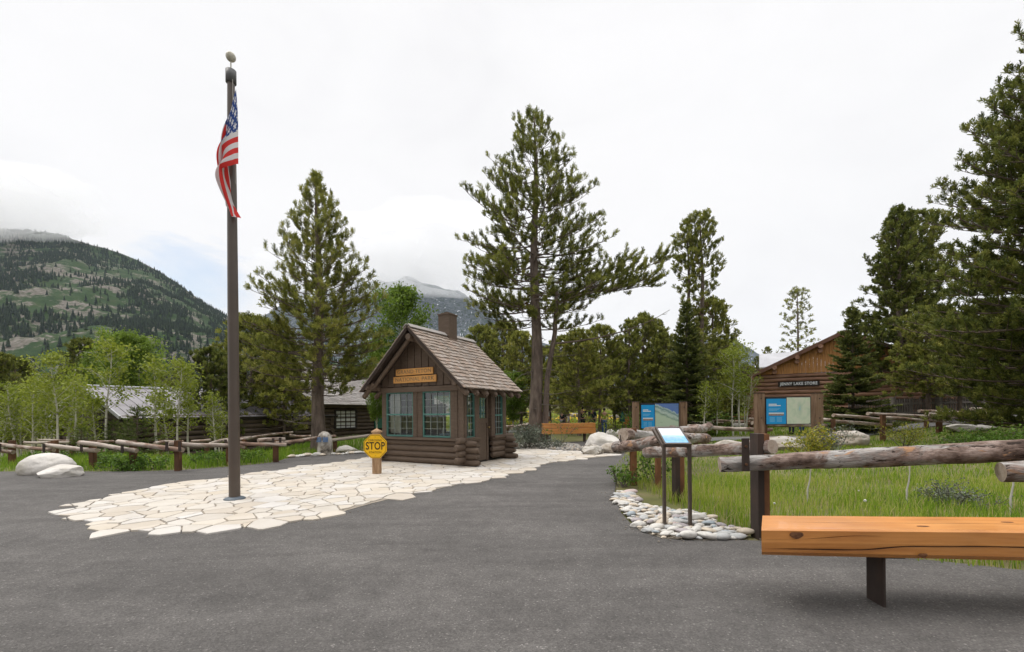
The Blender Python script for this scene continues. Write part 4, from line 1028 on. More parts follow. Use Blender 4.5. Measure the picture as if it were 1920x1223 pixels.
boulder('boulder', 'pale speckled boulder touching the cut end of the near log fence', 1152, 851, .95, .56, .7, 17, M_ROCK, -.2, 9, .12, Y=14.9)
boulder('boulder', 'long flat cream boulder below the slanted panel side of the store sign posts', 1382, 836, 1.55, .62, .8, 18, M_ROCK, .1, 8, .10, Y=15.4)
boulder('boulder', 'wide grey and white boulder under the board with the pale map', 1462, 838, 2.35, .72, 1.0, 22, M_ROCK, 0, 10, .12, Y=15.8)
boulder('boulder', 'tan peaked boulder beside the tallest rusty post of the zigzag fence', 1607, 832, 2.1, .90, 1.1, 26, M_ROCK, 0, 11, .13, Y=17.2)
boulder('boulder', 'low white boulder on the grass in front of the dark right pine', 1835, 813, 2.3, .55, 1.1, 29, M_ROCKW, 0, 8, .10, Y=19.5)
boulder('boulder', 'white boulder lying behind the stone pillar with blue plaques', 647, 849, .86, .42, .6, 31, M_ROCKW, .1, 8, .10)
boulder('boulder', 'round whitish boulder behind the big white boulder, the left of two', 1146, 798, .55, .72, .5, 41, M_ROCKW, 0, 5, .05, Y=23)
boulder('boulder', 'oval whitish boulder behind the big white boulder, the right of two', 1160, 799, .6, .66, .5, 44, M_ROCKW, 0, 5, .05, Y=23.5)
boulder('boulder', 'grey broken boulder in the far meadow near the flowers', 1082, 778, 2.6, .9, 1.2, 46, M_ROCK, 0, 11, .15, Y=50)
boulder('boulder', 'grey boulder behind the orange sign of the far meadow', 1168, 781, 3.2, 1.1, 1.2, 48, M_ROCK, 0, 11, .15, Y=48)
boulder('boulder', 'pale boulder lying behind the thin aspens at the store corner', 1392, 797, 1.3, .7, .9, 49, M_ROCKW, 0, 8, .1, Y=33)
# stones edging the path beside the pillar
EDGE = [(546, 858), (557, 857), (566, 856.5), (576, 855.5), (585, 855), (594, 855), (604, 854.5), (614, 853.5), (624, 853), (633, 852.5), (643, 852), (652, 851.5), (661, 851), (671, 850.5), (681, 850), (690, 849.5)]
STM = [MB() for _ in range(6)]; stm = []
for k in range(6): stm.append(rock(MB(), (0, 0, 0), (1, .8, .55), 60 + k, 5, 3, .06, depth=(.75, .98), flat=False).mesh('river_stone', True))
def stone_mat(name, c1, c2): return vmat(name, [c1, c2, tuple(min(.62, q * 1.15) for q in c2)], 3.5, coord='obj', bump=.15, bdist=.004, rough=.7, lo=.25, hi=.75)
ST = {'white': stone_mat('white_stone', (.40, .37, .33), (.54, .52, .48)), 'cream': stone_mat('cream_stone', (.38, .32, .24), (.52, .45, .36)), 'grey': stone_mat('grey_stone', (.26, .26, .25), (.40, .40, .39)),
      'blue grey': stone_mat('blue_grey_stone', (.18, .205, .22), (.31, .345, .365)), 'mauve': stone_mat('mauve_stone', (.23, .205, .205), (.35, .315, .315)), 'pink': stone_mat('pink_stone', (.36, .28, .26), (.47, .38, .355))}
def mesh_for(k, c, _c={}):
    if (k, c) not in _c:
        me = stm[k].copy(); me.materials.clear(); me.materials.append(ST[c]); _c[k, c] = me
    return _c[k, c]
rg = np.random.default_rng(77)
for k, (a, b) in enumerate(EDGE):
    x, y = G(a, b); s = rg.uniform(.2, .33)
    o = link('edging_stone', mesh_for(k % 6, 'white' if k % 3 else 'cream'), None, (x, y, -.02)); o.scale = (s * 1.2, s, s * rg.uniform(.6, .9)); o.rotation_euler = (0, 0, rg.uniform(0, 6))
    tag(o, 'small pale stone edging the asphalt path beside the pillar with blue plaques', 'stone', 'stones edging the left path')
# river cobbles around the panel legs: relaxed packing inside the bed
BED = [G(*p) for p in ((1152, 940), (1158, 924), (1185, 924), (1205, 948), (1240, 955), (1290, 962), (1330, 972), (1345, 985), (1385, 995), (1404, 1004), (1395, 1012), (1320, 1014), (1240, 1009), (1200, 996), (1176, 968))]
tag(tri_fill(MB(), BED, .004).build('pebble_bed', vmat('gravel_bed', [(.10, .08, .06), (.2, .17, .13), (.33, .29, .24)], 30, coord='pos', bump=.25, bdist=.004)), kind='structure')
A = np.array(BED); lo, hi = A.min(0), A.max(0); pts = []
for t in range(30000):
    p = rg.uniform(lo, hi)
    if not inside(p, BED): continue
    r = rg.choice([.032, .048, .066, .09], p=[.38, .34, .2, .08]) * rg.uniform(.85, 1.2)
    if t < 260: r = max(r, .075)
    if all(((p[0] - q[0]) ** 2 + ((p[1] - q[1]) * .85) ** 2) ** .5 > (r + q[2]) * .74 for q in pts): pts.append((p[0], p[1], r))
COLS = ['white'] * 16 + ['cream'] * 7 + ['grey'] * 7 + ['blue grey'] * 2 + ['mauve'] * 2 + ['pink']
lx = V(1246, 990, 5.44)[0]
for (x, y, r) in pts:
    c = COLS[rg.integers(len(COLS))]; s = r * 2
    o = link('river_stone', mesh_for(int(rg.integers(6)), c), None, (x, y, -.008 + rg.uniform(0, .012) + (.03 if r < .05 and rg.random() < .35 else 0)))
    o.scale = (s * rg.uniform(1.05, 1.5), s * rg.uniform(.85, 1.0), s * rg.uniform(.7, 1.05)); o.rotation_euler = (rg.uniform(-.25, .25), rg.uniform(-.25, .25), rg.uniform(-.7, .7))
    size = 'large' if r > .066 else 'small' if r < .044 else 'medium'
    where = 'left of the slanted panel legs' if x < lx - .06 else 'between the slanted panel legs' if x < lx + .4 else 'right of the slanted panel legs'
    edge = 'at the asphalt edge' if y < 5.25 else 'on the grass side'
    tag(o, f'{size} {c} rounded river stone {edge}, {where}', 'stone', 'river stones in the bed under the slanted panel')
# gravel with stones behind the kiosk
def gravel(poly, n, s0, s1, seed):
    rg = np.random.default_rng(seed); A = np.array(poly); lo, hi = A.min(0), A.max(0); mb = MB(); v0, f0 = _ICO[1]
    for _ in range(n):
        p = rg.uniform(lo, hi)
        if not inside(p, poly): continue
        s = rg.uniform(s0, s1); R = np.array(Euler(rg.uniform(0, 6, 3)).to_matrix())
        mb.add((v0 * (s, s * .8, s * .6) * rg.uniform(.7, 1.2, 3)) @ R.T + [p[0], p[1], s * .3], f0, tint=rg.random())
    return mb
M_GRAV = vmat('mixed_gravel', [(.3, .27, .23), (.45, .42, .38)], 6, coord='pos', tints=[(.2, .19, .18), (.5, .48, .44), (.34, .27, .2), (.55, .53, .5)], tmix=.7)
GP = [(-.9, 16.6), (.2, 17.2), (2.4, 16.2), (3.1, 16.6), (2.6, 19.2), (.2, 20.2), (-2.2, 18.4)]
tag(tri_fill(MB(), GP, .016).build('gravel_ground', M_PATH), kind='structure')
tag(gravel(GP, 1500, .03, .11, 3).build('gravel', M_GRAV, smooth=False), 'loose pale gravel and cobbles behind the kiosk around the shrub', 'gravel', kind='stuff')

# grit and needles washed to the edge of the asphalt
def edge_litter():
    rg = np.random.default_rng(15); mb = MB(); v0, f0 = _ICO[1]
    for E, n, off in ((R_EDGE[1:], 420, .12), (L_EDGE, 300, .2), ([G(*p) for p in ((225, 1007), (420, 999), (600, 975), (720, 940), (890, 905), (985, 885))], 60, .1)):
        E = np.array(E); L = np.concatenate([[0], np.cumsum(np.linalg.norm(np.diff(E, axis=0), axis=1))])
        for t in rg.uniform(0, L[-1], n):
            x, y = np.interp(t, L, E[:, 0]) + rg.normal(0, off), np.interp(t, L, E[:, 1]) + rg.normal(0, off)
            s = rg.uniform(.003, .011) * (1.4 if rg.random() < .1 else 1); mb.add((v0 * (s * rg.uniform(1, 1.8), s, s * .6)) @ np.array(Euler((0, 0, rg.uniform(0, 6))).to_matrix()).T + [x, y, .002 + s * .3], f0, tint=rg.random())
    return mb
tag(edge_litter().build('gravel', vmat('dull_grit', [(.12, .10, .08), (.26, .23, .19)], 30, coord='pos')), 'loose grit scattered along the edges of the asphalt', 'gravel', kind='stuff')

# ================================================================== slanted reading panel
M_BRZ = flat('dark_bronze_metal', (.075, .055, .042), .45, .45, bump=.02)
def picture_mat(name, build):
    m, N = newmat(name); a = N('ShaderNodeAttribute', attribute_name='tc').outputs['Vector']; sp = N('ShaderNodeSeparateXYZ', i={'Vector': a})
    out(N, bsdf(N, build(N, a, sp.outputs['X'], sp.outputs['Y']), .35, None, .4)); return m
def panel_quad(mb, p00, p10, p11, p01, mi=0):
    mb.add([p00, p10, p11, p01], [(0, 1, 2, 3)], tc=[(0, 0, 0), (1, 0, 0), (1, 1, 0), (0, 1, 0)], mi=mi); return mb
def lect_pic(N, a, u, v):
    c = ramp(N, v, [(0, (.15, .42, .66)), (.25, (.08, .38, .70)), (.47, (.28, .58, .80)), (.50, (.62, .66, .72)), (.62, (.58, .60, .63)), (.8, (.66, .66, .68)), (1, (.70, .70, .71))])
    n = noi(N, N('ShaderNodeMapping', i={'Vector': a, 'Scale': (3, 5, 1)}).outputs[0], 2, 6)
    return mixc(N, .25, c, ramp(N, n, [(.35, (.22, .34, .44)), (.6, (.6, .64, .68))]))
wl, wr = V(1246, 990, 5.44), V(1294, 991, 5.42)
wp = thing('reading_panel', 'slanted reading panel with a blue lake picture on two thin legs among the pebbles', 'sign', (wl[0], wl[1], 0))
o3 = np.array([wl[0], wl[1], 0])
for q in (wl, wr):
    mb = MB(); box(mb, (q[0] - o3[0], q[1] - o3[1], .53), (.036, .05, 1.08), bev=.004); lg = mb.build('leg', M_BRZ, wp)
# four corners of the tilted tray
BLc, BRc = np.array(V(1246.5, 835, 5.40)) - o3, np.array(V(1297, 832.5, 5.38)) - o3
BLc[2] = BRc[2] = 1.065
TLc, TRc = np.array(V(1228.5, 802, 5.86)) - o3, np.array(V(1276, 801, 5.84)) - o3
TLc[2] = TRc[2] = 1.268
nrm = np.cross(BRc - BLc, TLc - BLc); nrm /= np.linalg.norm(nrm)
mb = MB(); extr(mb, [BLc, BRc, TRc, TLc], -nrm * .04)
tray = mb.build('panel_frame', M_BRZ, wp)
ins = lambda a, b, up=.003: BLc + (BRc - BLc) * a + (TLc - BLc) * b + nrm * up
mb = MB()
for (a0, b0, a1, b1) in ((0, 0, 1, .07), (0, .93, 1, 1), (0, .07, .06, .93), (.94, .07, 1, .93)):
    extr(mb, [ins(a0, b0, .0005), ins(a1, b0, .0005), ins(a1, b1, .0005), ins(a0, b1, .0005)], nrm * .010)
mb.build('rim', M_BRZ, tray)
mb = panel_quad(MB(), ins(.06, .07), ins(.94, .07), ins(.94, .93), ins(.06, .93)); mb.build('picture', picture_mat('lake_picture', lect_pic), tray)
mb = MB()
for (a0, b0, a1, b1) in ((.11, .50, .70, .515), (.11, .42, .6, .43), (.11, .38, .8, .39), (.11, .34, .75, .35), (.11, .28, .5, .29), (.55, .28, .85, .29)): panel_quad(mb, ins(a0, b0, .0045), ins(a1, b0, .0045), ins(a1, b1, .0045), ins(a0, b1, .0045))
mb.build('caption_lines', flat('white_print', (.62, .66, .7), .5), tray)
for q, s in ((wl, 1), (wr, 1)):
    mb = MB(); a = np.array([q[0] - o3[0], 0.0, 1.02]); b_ = a + np.array([0.01, .42, .21]); beam(mb, a, b_, .03, .045); mb.build('bracket', M_BRZ, wp)

# ================================================================== two upright information boards
M_BLUE = flat('sign_blue', (.012, .28, .62), .4, var=.03); M_WHITE = flat('white_print_board', (.7, .72, .74), .5, var=.02); M_PALEB = flat('pale_blue_print', (.25, .5, .72), .5, var=.02)
M_FRAME = flat('black_sign_frame', (.02, .022, .026), .5)
M_WPOST = vmat('rough_sign_post', [(.11, .065, .04), (.20, .125, .08), (.28, .19, .13)], 3, (5, 5, .5), coord='obj', bump=.6, bdist=.02)
def map1(N, a, u, v):
    w_ = noi(N, a, 5, 7, .65, .5); ridge_ = mathn(N, 'ADD', mathn(N, 'ADD', v, mathn(N, 'MULTIPLY', u, .42)), mathn(N, 'MULTIPLY', mathn(N, 'SUBTRACT', w_, .5), .28))
    c = ramp(N, ridge_, [(.0, (.40, .50, .38)), (.62, (.42, .52, .40)), (.70, (.20, .30, .24)), (.80, (.46, .55, .50)), (.90, (.14, .24, .24)), (.99, (.40, .5, .5)), (1.04, (.13, .22, .42)), (1.3, (.10, .18, .42))])
    ln = noi(N, N('ShaderNodeMapping', i={'Vector': a, 'Rotation': (0, 0, .55), 'Scale': (1.5, 12, 1)}).outputs[0], 1.4, 4)
    return mixc(N, ramp(N, ln, [(.62, 0.0), (.68, .6)]), c, (.09, .14, .11))
def map2(N, a, u, v):
    n = noi(N, a, 3.2, 7, .6, .6); c = ramp(N, n, [(.35, (.46, .55, .42)), (.5, (.56, .62, .48)), (.65, (.58, .60, .50))])
    du = mathn(N, 'SUBTRACT', u, .56); dv = mathn(N, 'SUBTRACT', v, .6)
    d = mathn(N, 'SQRT', mathn(N, 'ADD', mathn(N, 'MULTIPLY', du, mathn(N, 'MULTIPLY', du, 5.0)), mathn(N, 'MULTIPLY', dv, dv)))
    d = mathn(N, 'ADD', d, mathn(N, 'MULTIPLY', mathn(N, 'SUBTRACT', noi(N, a, 9, 5), .5), .25))
    c = mixc(N, ramp(N, d, [(.08, .75), (.32, 0.0)]), c, (.34, .46, .36)); c = mixc(N, ramp(N, d, [(.03, 1.0), (.09, 0.0)]), c, (.25, .48, .66))
    return c
def info_board(label, px0, px1, pyt, pyb, split, posts, ptop, Y, mapm, rz_dy=0.0):
    x0, _, zt = V(px0, pyt, Y); x1, _, zb = V(px1, pyb, Y); z0g = gzf((x0 + x1) / 2, Y)
    t = thing('information_board', label, 'sign', ((x0 + x1) / 2, Y, z0g)); ox = (x0 + x1) / 2; Wd = x1 - x0; zt -= z0g; zb -= z0g
    for (p0, p1) in posts:
        a = V(p0, ptop, Y)[0] - ox; b_ = V(p1, ptop, Y)[0] - ox; zp = V(p0, ptop, Y)[2] - z0g
        mb = MB(); box(mb, ((a + b_) / 2, .03, zp / 2 - .05), (b_ - a, (b_ - a) * .9, zp + .1), bev=.015)
        p_ = mb.build('post', M_WPOST, t); c = MB(); box(c, ((a + b_) / 2, .03, zp + .012), (b_ - a + .02, (b_ - a) * .9 + .02, .03)); c.build('post_cap', M_STEEL, p_)
        for zq in (zp - .2, zp - .95): bb = MB(); tube(bb, [((a + b_) / 2, .03 - (b_ - a) * .45, zq), ((a + b_) / 2, .03 - (b_ - a) * .45 - .02, zq)], .025, 8); bb.build('bolt_head', M_STEEL, p_)
    mb = MB(); box(mb, (0, 0, (zt + zb) / 2), (Wd, .05, zt - zb), bev=.006); fr = mb.build('panel_frame', M_FRAME, t)
    xs = -Wd / 2 + Wd * split; m_ = .03
    q = lambda u0, v0, u1, v1, y: [(u0, y, v0), (u1, y, v0), (u1, y, v1), (u0, y, v1)]
    mb = MB(); mb.add(q(-Wd / 2 + m_, zb + m_, xs - .012, zt - .075, -.0265), [(0, 1, 2, 3)]); blue = mb.build('blue_panel', M_BLUE, t)
    mb = panel_quad(MB(), *q(xs + .012, zb + m_, Wd / 2 - m_, zt - .03, -.0265)); mb.build('map_panel', mapm, t)
    bw = xs - .012 + Wd / 2 - m_; bh = zt - .075 - zb - m_; X0 = -Wd / 2 + m_; Z0 = zb + m_
    mb = MB()
    for (u0, v0, u1, v1) in ((.12, .765, .52, .80), (.12, .71, .72, .745)): mb.add(q(X0 + bw * u0, Z0 + bh * v0, X0 + bw * u1, Z0 + bh * v1, -.0285), [(0, 1, 2, 3)])
    mb.build('heading_lines', M_WHITE, blue)
    mb = MB()
    for k in range(3): mb.add(q(X0 + bw * .12, Z0 + bh * (.60 - k * .035), X0 + bw * (.7 - .08 * k), Z0 + bh * (.612 - k * .035), -.0285), [(0, 1, 2, 3)])
    for k in range(5):
        for u in (.16, .52): mb.add(q(X0 + bw * u, Z0 + bh * (.25 - k * .04), X0 + bw * (u + .26), Z0 + bh * (.262 - k * .04), -.0285), [(0, 1, 2, 3)])
    mb.build('text_lines', M_PALEB, blue)
    mb = panel_quad(MB(), *q(X0 + bw * .12, Z0 + bh * .33, X0 + bw * .88, Z0 + bh * .45, -.0285))
    def photo(N, a, u, v):
        n = noi(N, N('ShaderNodeMapping', i={'Vector': a, 'Scale': (7, 3, 1)}).outputs[0], 2.2, 5)
        return mixc(N, ramp(N, v, [(.45, 0.0), (.6, 1.0)]), ramp(N, n, [(.35, (.05, .06, .04)), (.5, (.3, .12, .08)), (.6, (.35, .34, .3))]), (.58, .6, .62))
    mb.build('small_photo', picture_mat('board_photo', photo), blue)
    return t
info_board('upright board with blue panel and mountain relief map, standing behind the slanted reading panel', 1200.5, 1273.5, 756, 804, .37, ((1186.5, 1197.5), (1275.5, 1287)), 754, 16.4, picture_mat('relief_map', map1))
info_board('upright board with blue panel and pale green map in front of the log store', 1434.5, 1520, 744.5, 796, .46, ((1417, 1431), (1525, 1540)), 738, 16.6, picture_mat('pale_map', map2))
# ================================================================== stone pillar with plaques
x, y = G(610, 853)
sp_ = thing('stone_pillar', 'short grey stone pillar with two blue plaques beside the left path', 'pillar', (x, y, 0))
tube(MB(), [(0, 0, -.03), (0, 0, .2), (.01, 0, .45), (-.01, 0, .66), (0, 0, .76), (.02, 0, .83)], [.265, .255, .245, .235, .19, .09], 16, rough=.13, seed=6).build('stone', M_ROCKD, sp_, smooth=True)
for s in (-1, 1):
    mb = MB(); box(mb, (s * .115, -.245, .56), (.17, .05, .17), rz=s * .25); mb.build('plaque', vmat('blue_plaque', [(.08, .15, .30), (.2, .27, .4)], 14), sp_)
# ================================================================== log buildings (all stand square to the kiosk)
TH = math.radians(28.8)
M_DLOG = vmat('dark_log_wall', [(.045, .033, .024), (.085, .063, .047), (.125, .096, .073)], 3, (.4, 2, 2), bump=.5, rough=.8)
M_CHINK = flat('dark_chinking', (.012, .010, .009), .95)
M_SLOG = vmat('stained_log_wall', [(.16, .085, .056), (.28, .155, .10), (.38, .225, .155)], 3, (.4, 2, 2), bump=.5, rough=.75)
M_SGAB = vmat('orange_gable_board', [(.30, .135, .045), (.46, .22, .075), (.56, .29, .11)], 3, (4, 4, .5), bump=.3, rough=.7)
M_TIN = vmat('standing_seam_roof', [(.16, .145, .15), (.22, .205, .215), (.28, .27, .285)], 1.2, (1, .2, 1), bump=.05, rough=.45, spec=.5)
M_TIN2 = vmat('bright_metal_roof', [(.33, .33, .345), (.44, .44, .455)], 1.0, bump=.03, rough=.5, spec=.5)
M_WHTC = flat('white_curtain', (.55, .56, .55), .9)
M_GRND = flat('green_door_paint', (.030, .12, .085), .6)
M_DTRIM = flat('dark_window_frame', (.03, .024, .02), .7)
def logwall(mb, p, q, z0, z1, r, ends=.25, seed=0):
    p = np.array(p, float); q = np.array(q, float); d = (q - p) / np.linalg.norm(q - p); n = int(round((z1 - z0) / (2 * r * .93)))
    for k in range(n):
        z = z0 + r + k * (z1 - z0) / n; e = ends * (1 + .3 * math.sin(k * 2.3 + seed)); a = p - d * e; b = q + d * e
        m = 7; P = [(*(a + (b - a) * t), z) for t in np.linspace(0, 1, m)]
        tube(mb, P, r * 1.02, 10, rough=.04, seed=seed + k)
    c = (p + q) / 2; beam(mb, (*p, (z0 + z1) / 2), (*q, (z0 + z1) / 2), r * .9, z1 - z0 - .02, mi=1)
    return mb
def win(parent, x, z0, z1, w, y, cols, rows, matc=None, depth=.10):
    f = MB()
    for sx_ in (-1, 1): box(f, (x + sx_ * (w / 2 + .05), y - .03, (z0 + z1) / 2), (.10, depth, z1 - z0 + .2))
    for zz_ in (z0 - .05, z1 + .05): box(f, (x, y - .034, zz_), (w, depth, .10))
    fo_ = f.build('window', M_DTRIM, parent)
    g = MB(); extr(g, [(x - w / 2, y + .02, z0), (x + w / 2, y + .02, z0), (x + w / 2, y + .02, z1), (x - w / 2, y + .02, z1)], (0, .01, 0)); g.build('pane', matc or M_WHTC, fo_)
    b = MB()
    for k in range(1, cols): box(b, (x - w / 2 + w * k / cols, y, (z0 + z1) / 2), (.07 if (cols == 4 and k == 2) else .03, .03, z1 - z0))
    for k in range(1, rows): box(b, (x, y + .002, z0 + (z1 - z0) * k / rows), (w, .026, .03))
    b.build('muntin_bars', M_DTRIM, fo_); return fo_
def gable_house(o, W, L, ze, zr, zf, mats, r=.13, over=.5, front=.6, roofmat=None, seam=False, ridge_mat=None, gable=True, seed=1, wall_parts=True):
    """local frame: front gable wall along x in [0,W] at y=0, house runs back to y=L; eaves at x=0 and x=W"""
    mlog = mats
    zw = ze + .02
    mb = logwall(MB(), (0, 0), (W, 0), zf, zw, r, .3, seed); mb.build('front_log_wall', [mlog, M_CHINK], o, smooth=True)
    mb = logwall(MB(), (W, 0), (W, L), zf - .01, zw, r, .3, seed + 20); mb.build('side_log_wall', [mlog, M_CHINK], o, smooth=True)
    mb = logwall(MB(), (0, 0), (0, L), zf - .01, zw, r, .3, seed + 40); mb.build('side_log_wall', [mlog, M_CHINK], o, smooth=True)
    mb = logwall(MB(), (0, L), (W, L), zf, zw, r, .3, seed + 60); mb.build('back_log_wall', [mlog, M_CHINK], o, smooth=True)
    h = W / 2; sl = (zr - ze) / h
    for sgn in (1, -1):
        e = np.array([h + sgn * (h + over), -front, ze - sl * over]); span_ = h + over; H = zr - e[2]; ln = math.hypot(span_, H)
        up = np.array([-sgn * span_, 0, H]) / ln; nr = np.array([sgn * H, 0, span_]) / ln; Lr_ = L + 2 * front
        c = [e, e + [0, Lr_, 0], e + [0, Lr_, 0] + up * ln, e + up * ln]
        mb = MB(); extr(mb, c if sgn > 0 else c[::-1], -nr * .14); deck = mb.build('roof', M_BROWND if roofmat is not M_TIN else M_DTRIM, o)
        if seam:
            mb = MB(); cc = [q + nr * .006 for q in c]; extr(mb, cc if sgn > 0 else cc[::-1], nr * .012)
            k = 0.0
            while k < Lr_: beam(mb, e + [0, k, 0] + nr * .032, e + [0, k, 0] + up * ln + nr * .032, .03, .035, up=nr, tint=.8); k += .42
            mb.build('metal_sheet', roofmat, deck)
        else:
            mb = MB(); o_ = e if sgn > 0 else e + [0, Lr_, 0]
            shingle_slope(mb, o_, (0, sgn, 0), up, Lr_, ln, nr, .26, .22, .42, seed=seed + sgn, jag=.05, thick=.025, lift=.03); mb.build('shingles', roofmat, deck)
    mb = MB(); tube(mb, [(h, -front - .02, zr + .03), (h, L + front + .02, zr + .03)], .09, 8); mb.build('ridge_cap', ridge_mat or M_RIDGE, o)
    return h, sl
# ---- dark cabin behind the left pine
cab = thing('log_cabin', 'dark brown log cabin with grey shingle roof behind the pine left of the kiosk', 'cabin', (-22.55, 34.1, 0), -math.radians(28.0))
Wc = 10.75
gable_house(cab, Wc, 13, 2.35, 5.05, -.35, M_DLOG, r=.15, over=.55, front=.7, roofmat=vmat('grey_shingle', [(.18, .165, .15), (.26, .24, .225), (.33, .31, .29)], 2.5, bump=.5, tints=[(.15, .14, .13), (.32, .30, .285), (.24, .21, .195), (.36, .335, .31)], tmix=.5), seed=3)
mb = MB(); extr(mb, [(.1, .05, 2.3), (Wc - .1, .05, 2.3), (Wc / 2, .05, 5.0)], (0, .1, 0)); mb.build('gable_boards', M_DLOG, cab)
win(cab, 4.25, .55, 1.75, .85, -.16, 1, 2); win(cab, 7.0, .35, 1.95, 1.25, -.16, 4, 3)
mb = MB(); box(mb, (9.35, -.17, .95), (.95, .08, 2.1)); dd = mb.build('door', M_DTRIM, cab)
mb = MB(); box(mb, (9.45, -.22, 1.75), (.48, .02, .34)); mb.build('notice', flat('blue_notice', (.06, .28, .42), .5), dd); mb = MB(); box(mb, (9.45, -.22, 1.2), (.38, .02, .62)); mb.build('notice', flat('white_notice', (.5, .52, .58), .5), dd)
# windows of the long eave wall (x = W side), built in its own plane
sidew = Matrix.Translation((Wc + .16, 0, 0)) @ Matrix.Rotation(PI / 2, 4, 'Z')
def side_obj(f):
    for ob in f.children: ob.data.transform(sidew)
    f.data.transform(sidew)
side_obj(win(cab, 2.0, .45, 1.65, 1.75, 0, 4, 3)); 
mb = MB(); box(mb, (Wc + .2, 5.2, 1.05), (.08, 1.0, 1.5)); mb.build('shutter', M_GRND, cab)
side_obj(win(cab, 8.2, .45, 1.65, 1.4, 0, 4, 3))
# ---- low cabin with a metal roof on the far left
cb2 = thing('log_cabin', 'low dark log cabin with a grey standing seam metal roof among the left aspens', 'cabin', (-25.0, 23.85, 0), -math.radians(28.0))
gable_house(cb2, 8.0, 11, 1.45, 2.95, -.95, M_DLOG, r=.14, over=.3, front=.5, roofmat=M_TIN, seam=True, ridge_mat=M_TIN2, seed=8)
mb = MB(); extr(mb, [(.1, .05, 1.4), (7.9, .05, 1.4), (4, .05, 2.85)], (0, .1, 0)); mb.build('gable_boards', M_DLOG, cb2)
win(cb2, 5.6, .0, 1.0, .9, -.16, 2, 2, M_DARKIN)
for sgn in (1, -1):
    mb = MB(); e = np.array([4 + sgn * 4.35, -.52, 1.36]); beam(mb, e + [0, -.02, .02], (4, -.54, 3.0), .06, .16); mb.build('barge_board', M_TIN2, cb2)
# ---- the store
SX, SY = 18.55, 33.0
sto = thing('log_store', 'reddish log store with orange board gable and a white lettered sign on its wall', 'store', (SX, SY, .15), -TH)
WS = 11.3
hS, slS = gable_house(sto, WS, 14, 3.95, 6.75, -.2, M_SLOG, r=.155, over=.55, front=.55, roofmat=vmat('brown_shake', [(.14, .09, .06), (.2, .14, .10)], 2, bump=.5), seed=12)
mb = MB(); xs_ = np.linspace(0, WS, 50)
for a, b in zip(xs_[:-1], xs_[1:]):
    za, zb = 3.95 + (hS - abs(a - hS)) * slS - .1, 3.95 + (hS - abs(b - hS)) * slS - .1
    if min(za, zb) < 4.02: continue
    extr(mb, [(a + .006, -.16, 3.99), (b - .006, -.16, 3.99), (b - .006, -.16, zb), (a + .006, -.16, za)], (0, .05, 0), tint=random.random())
mb.build('gable_boards', M_SGAB, sto)
for x in (1.5, 2.9, 4.3, hS, WS - 4.3, WS - 2.9, WS - 1.5, .0, WS):
    zt = 3.95 + (hS - abs(x - hS)) * slS - .26
    for k in range(2): mb = MB(); tube(mb, [(x, -.66 + .16 * k, zt - .30 * k), (x, .3, zt - .30 * k)], .15, 12, rough=.03, seed=int(x * 3)); mb.build('purlin', M_SLOG, sto, smooth=True)
mb = MB()
for k in range(3): tube(mb, [(0, -.35 - .08 * (k % 2), 2.55 + .31 * k + .2), (0, .2, 2.75 + .31 * k)], .16, 12)
for k in range(9): tube(mb, [(.02, -.42 - .05 * (k % 2), .05 + .29 * k), (.02, .2, .05 + .29 * k)], .145, 12)
mb.build('corner_log_ends', M_SLOG, sto, smooth=True)
mb = MB()
for sgn in (1, -1):
    e = np.array([hS + sgn * (hS + .58), -.585, 3.95 - slS * .58 - .04]); beam(mb, e, (hS, -.585, 6.72), .05, .26, tint=.3)
mb.build('barge_board', vmat('red_brown_board', [(.12, .06, .04), (.18, .10, .07)], 3), sto)
mb = MB(); box(mb, (3.0, -.21, 3.22), (2.55, .06, .36)); sg = mb.build('name_board', M_DTRIM, sto)
text_obj('lettering', 'JENNY LAKE STORE', .29, M_WHITE, sg, Matrix.Translation((3.0, -.245, 3.22)) @ FACE_FRONT, .003, .009, 1.12, width=2.3)
mb = MB(); box(mb, (8.6, -.2, 1.3), (1.3, .08, 1.4)); mb.build('window', M_DTRIM, sto)
# rear wing with the bright metal roof
mb = MB(); P = [V(1424, 689, 47), V(1500, 684, 44), V(1508, 658, 48), V(1424, 664.5, 51)]
loc = np.array(sto.location); Rz = np.array(Matrix.Rotation(TH, 3, 'Z'))
P = [(Rz @ (np.array(p) - loc)) for p in P]
extr(mb, P, (0, 0, -.12))
for t in np.linspace(0, 1, 22):
    a = P[0] + (P[1] - P[0]) * t; b = P[3] + (P[2] - P[3]) * t; beam(mb, a + [0, 0, .02], b + [0, 0, .02], .05, .04)
rrf = mb.build('rear_roof', M_TIN2, sto)
mb = MB(); pz = P[0][2]; extr(mb, [P[0] + [.15, .3, -.1], P[1] + [-.2, .3, -.1], [P[1][0] - .2, P[1][1] + .3, .2], [P[0][0] + .15, P[0][1] + .3, .2]], (0, 2.5, 0)); mb.build('rear_wall', [M_SLOG], sto)
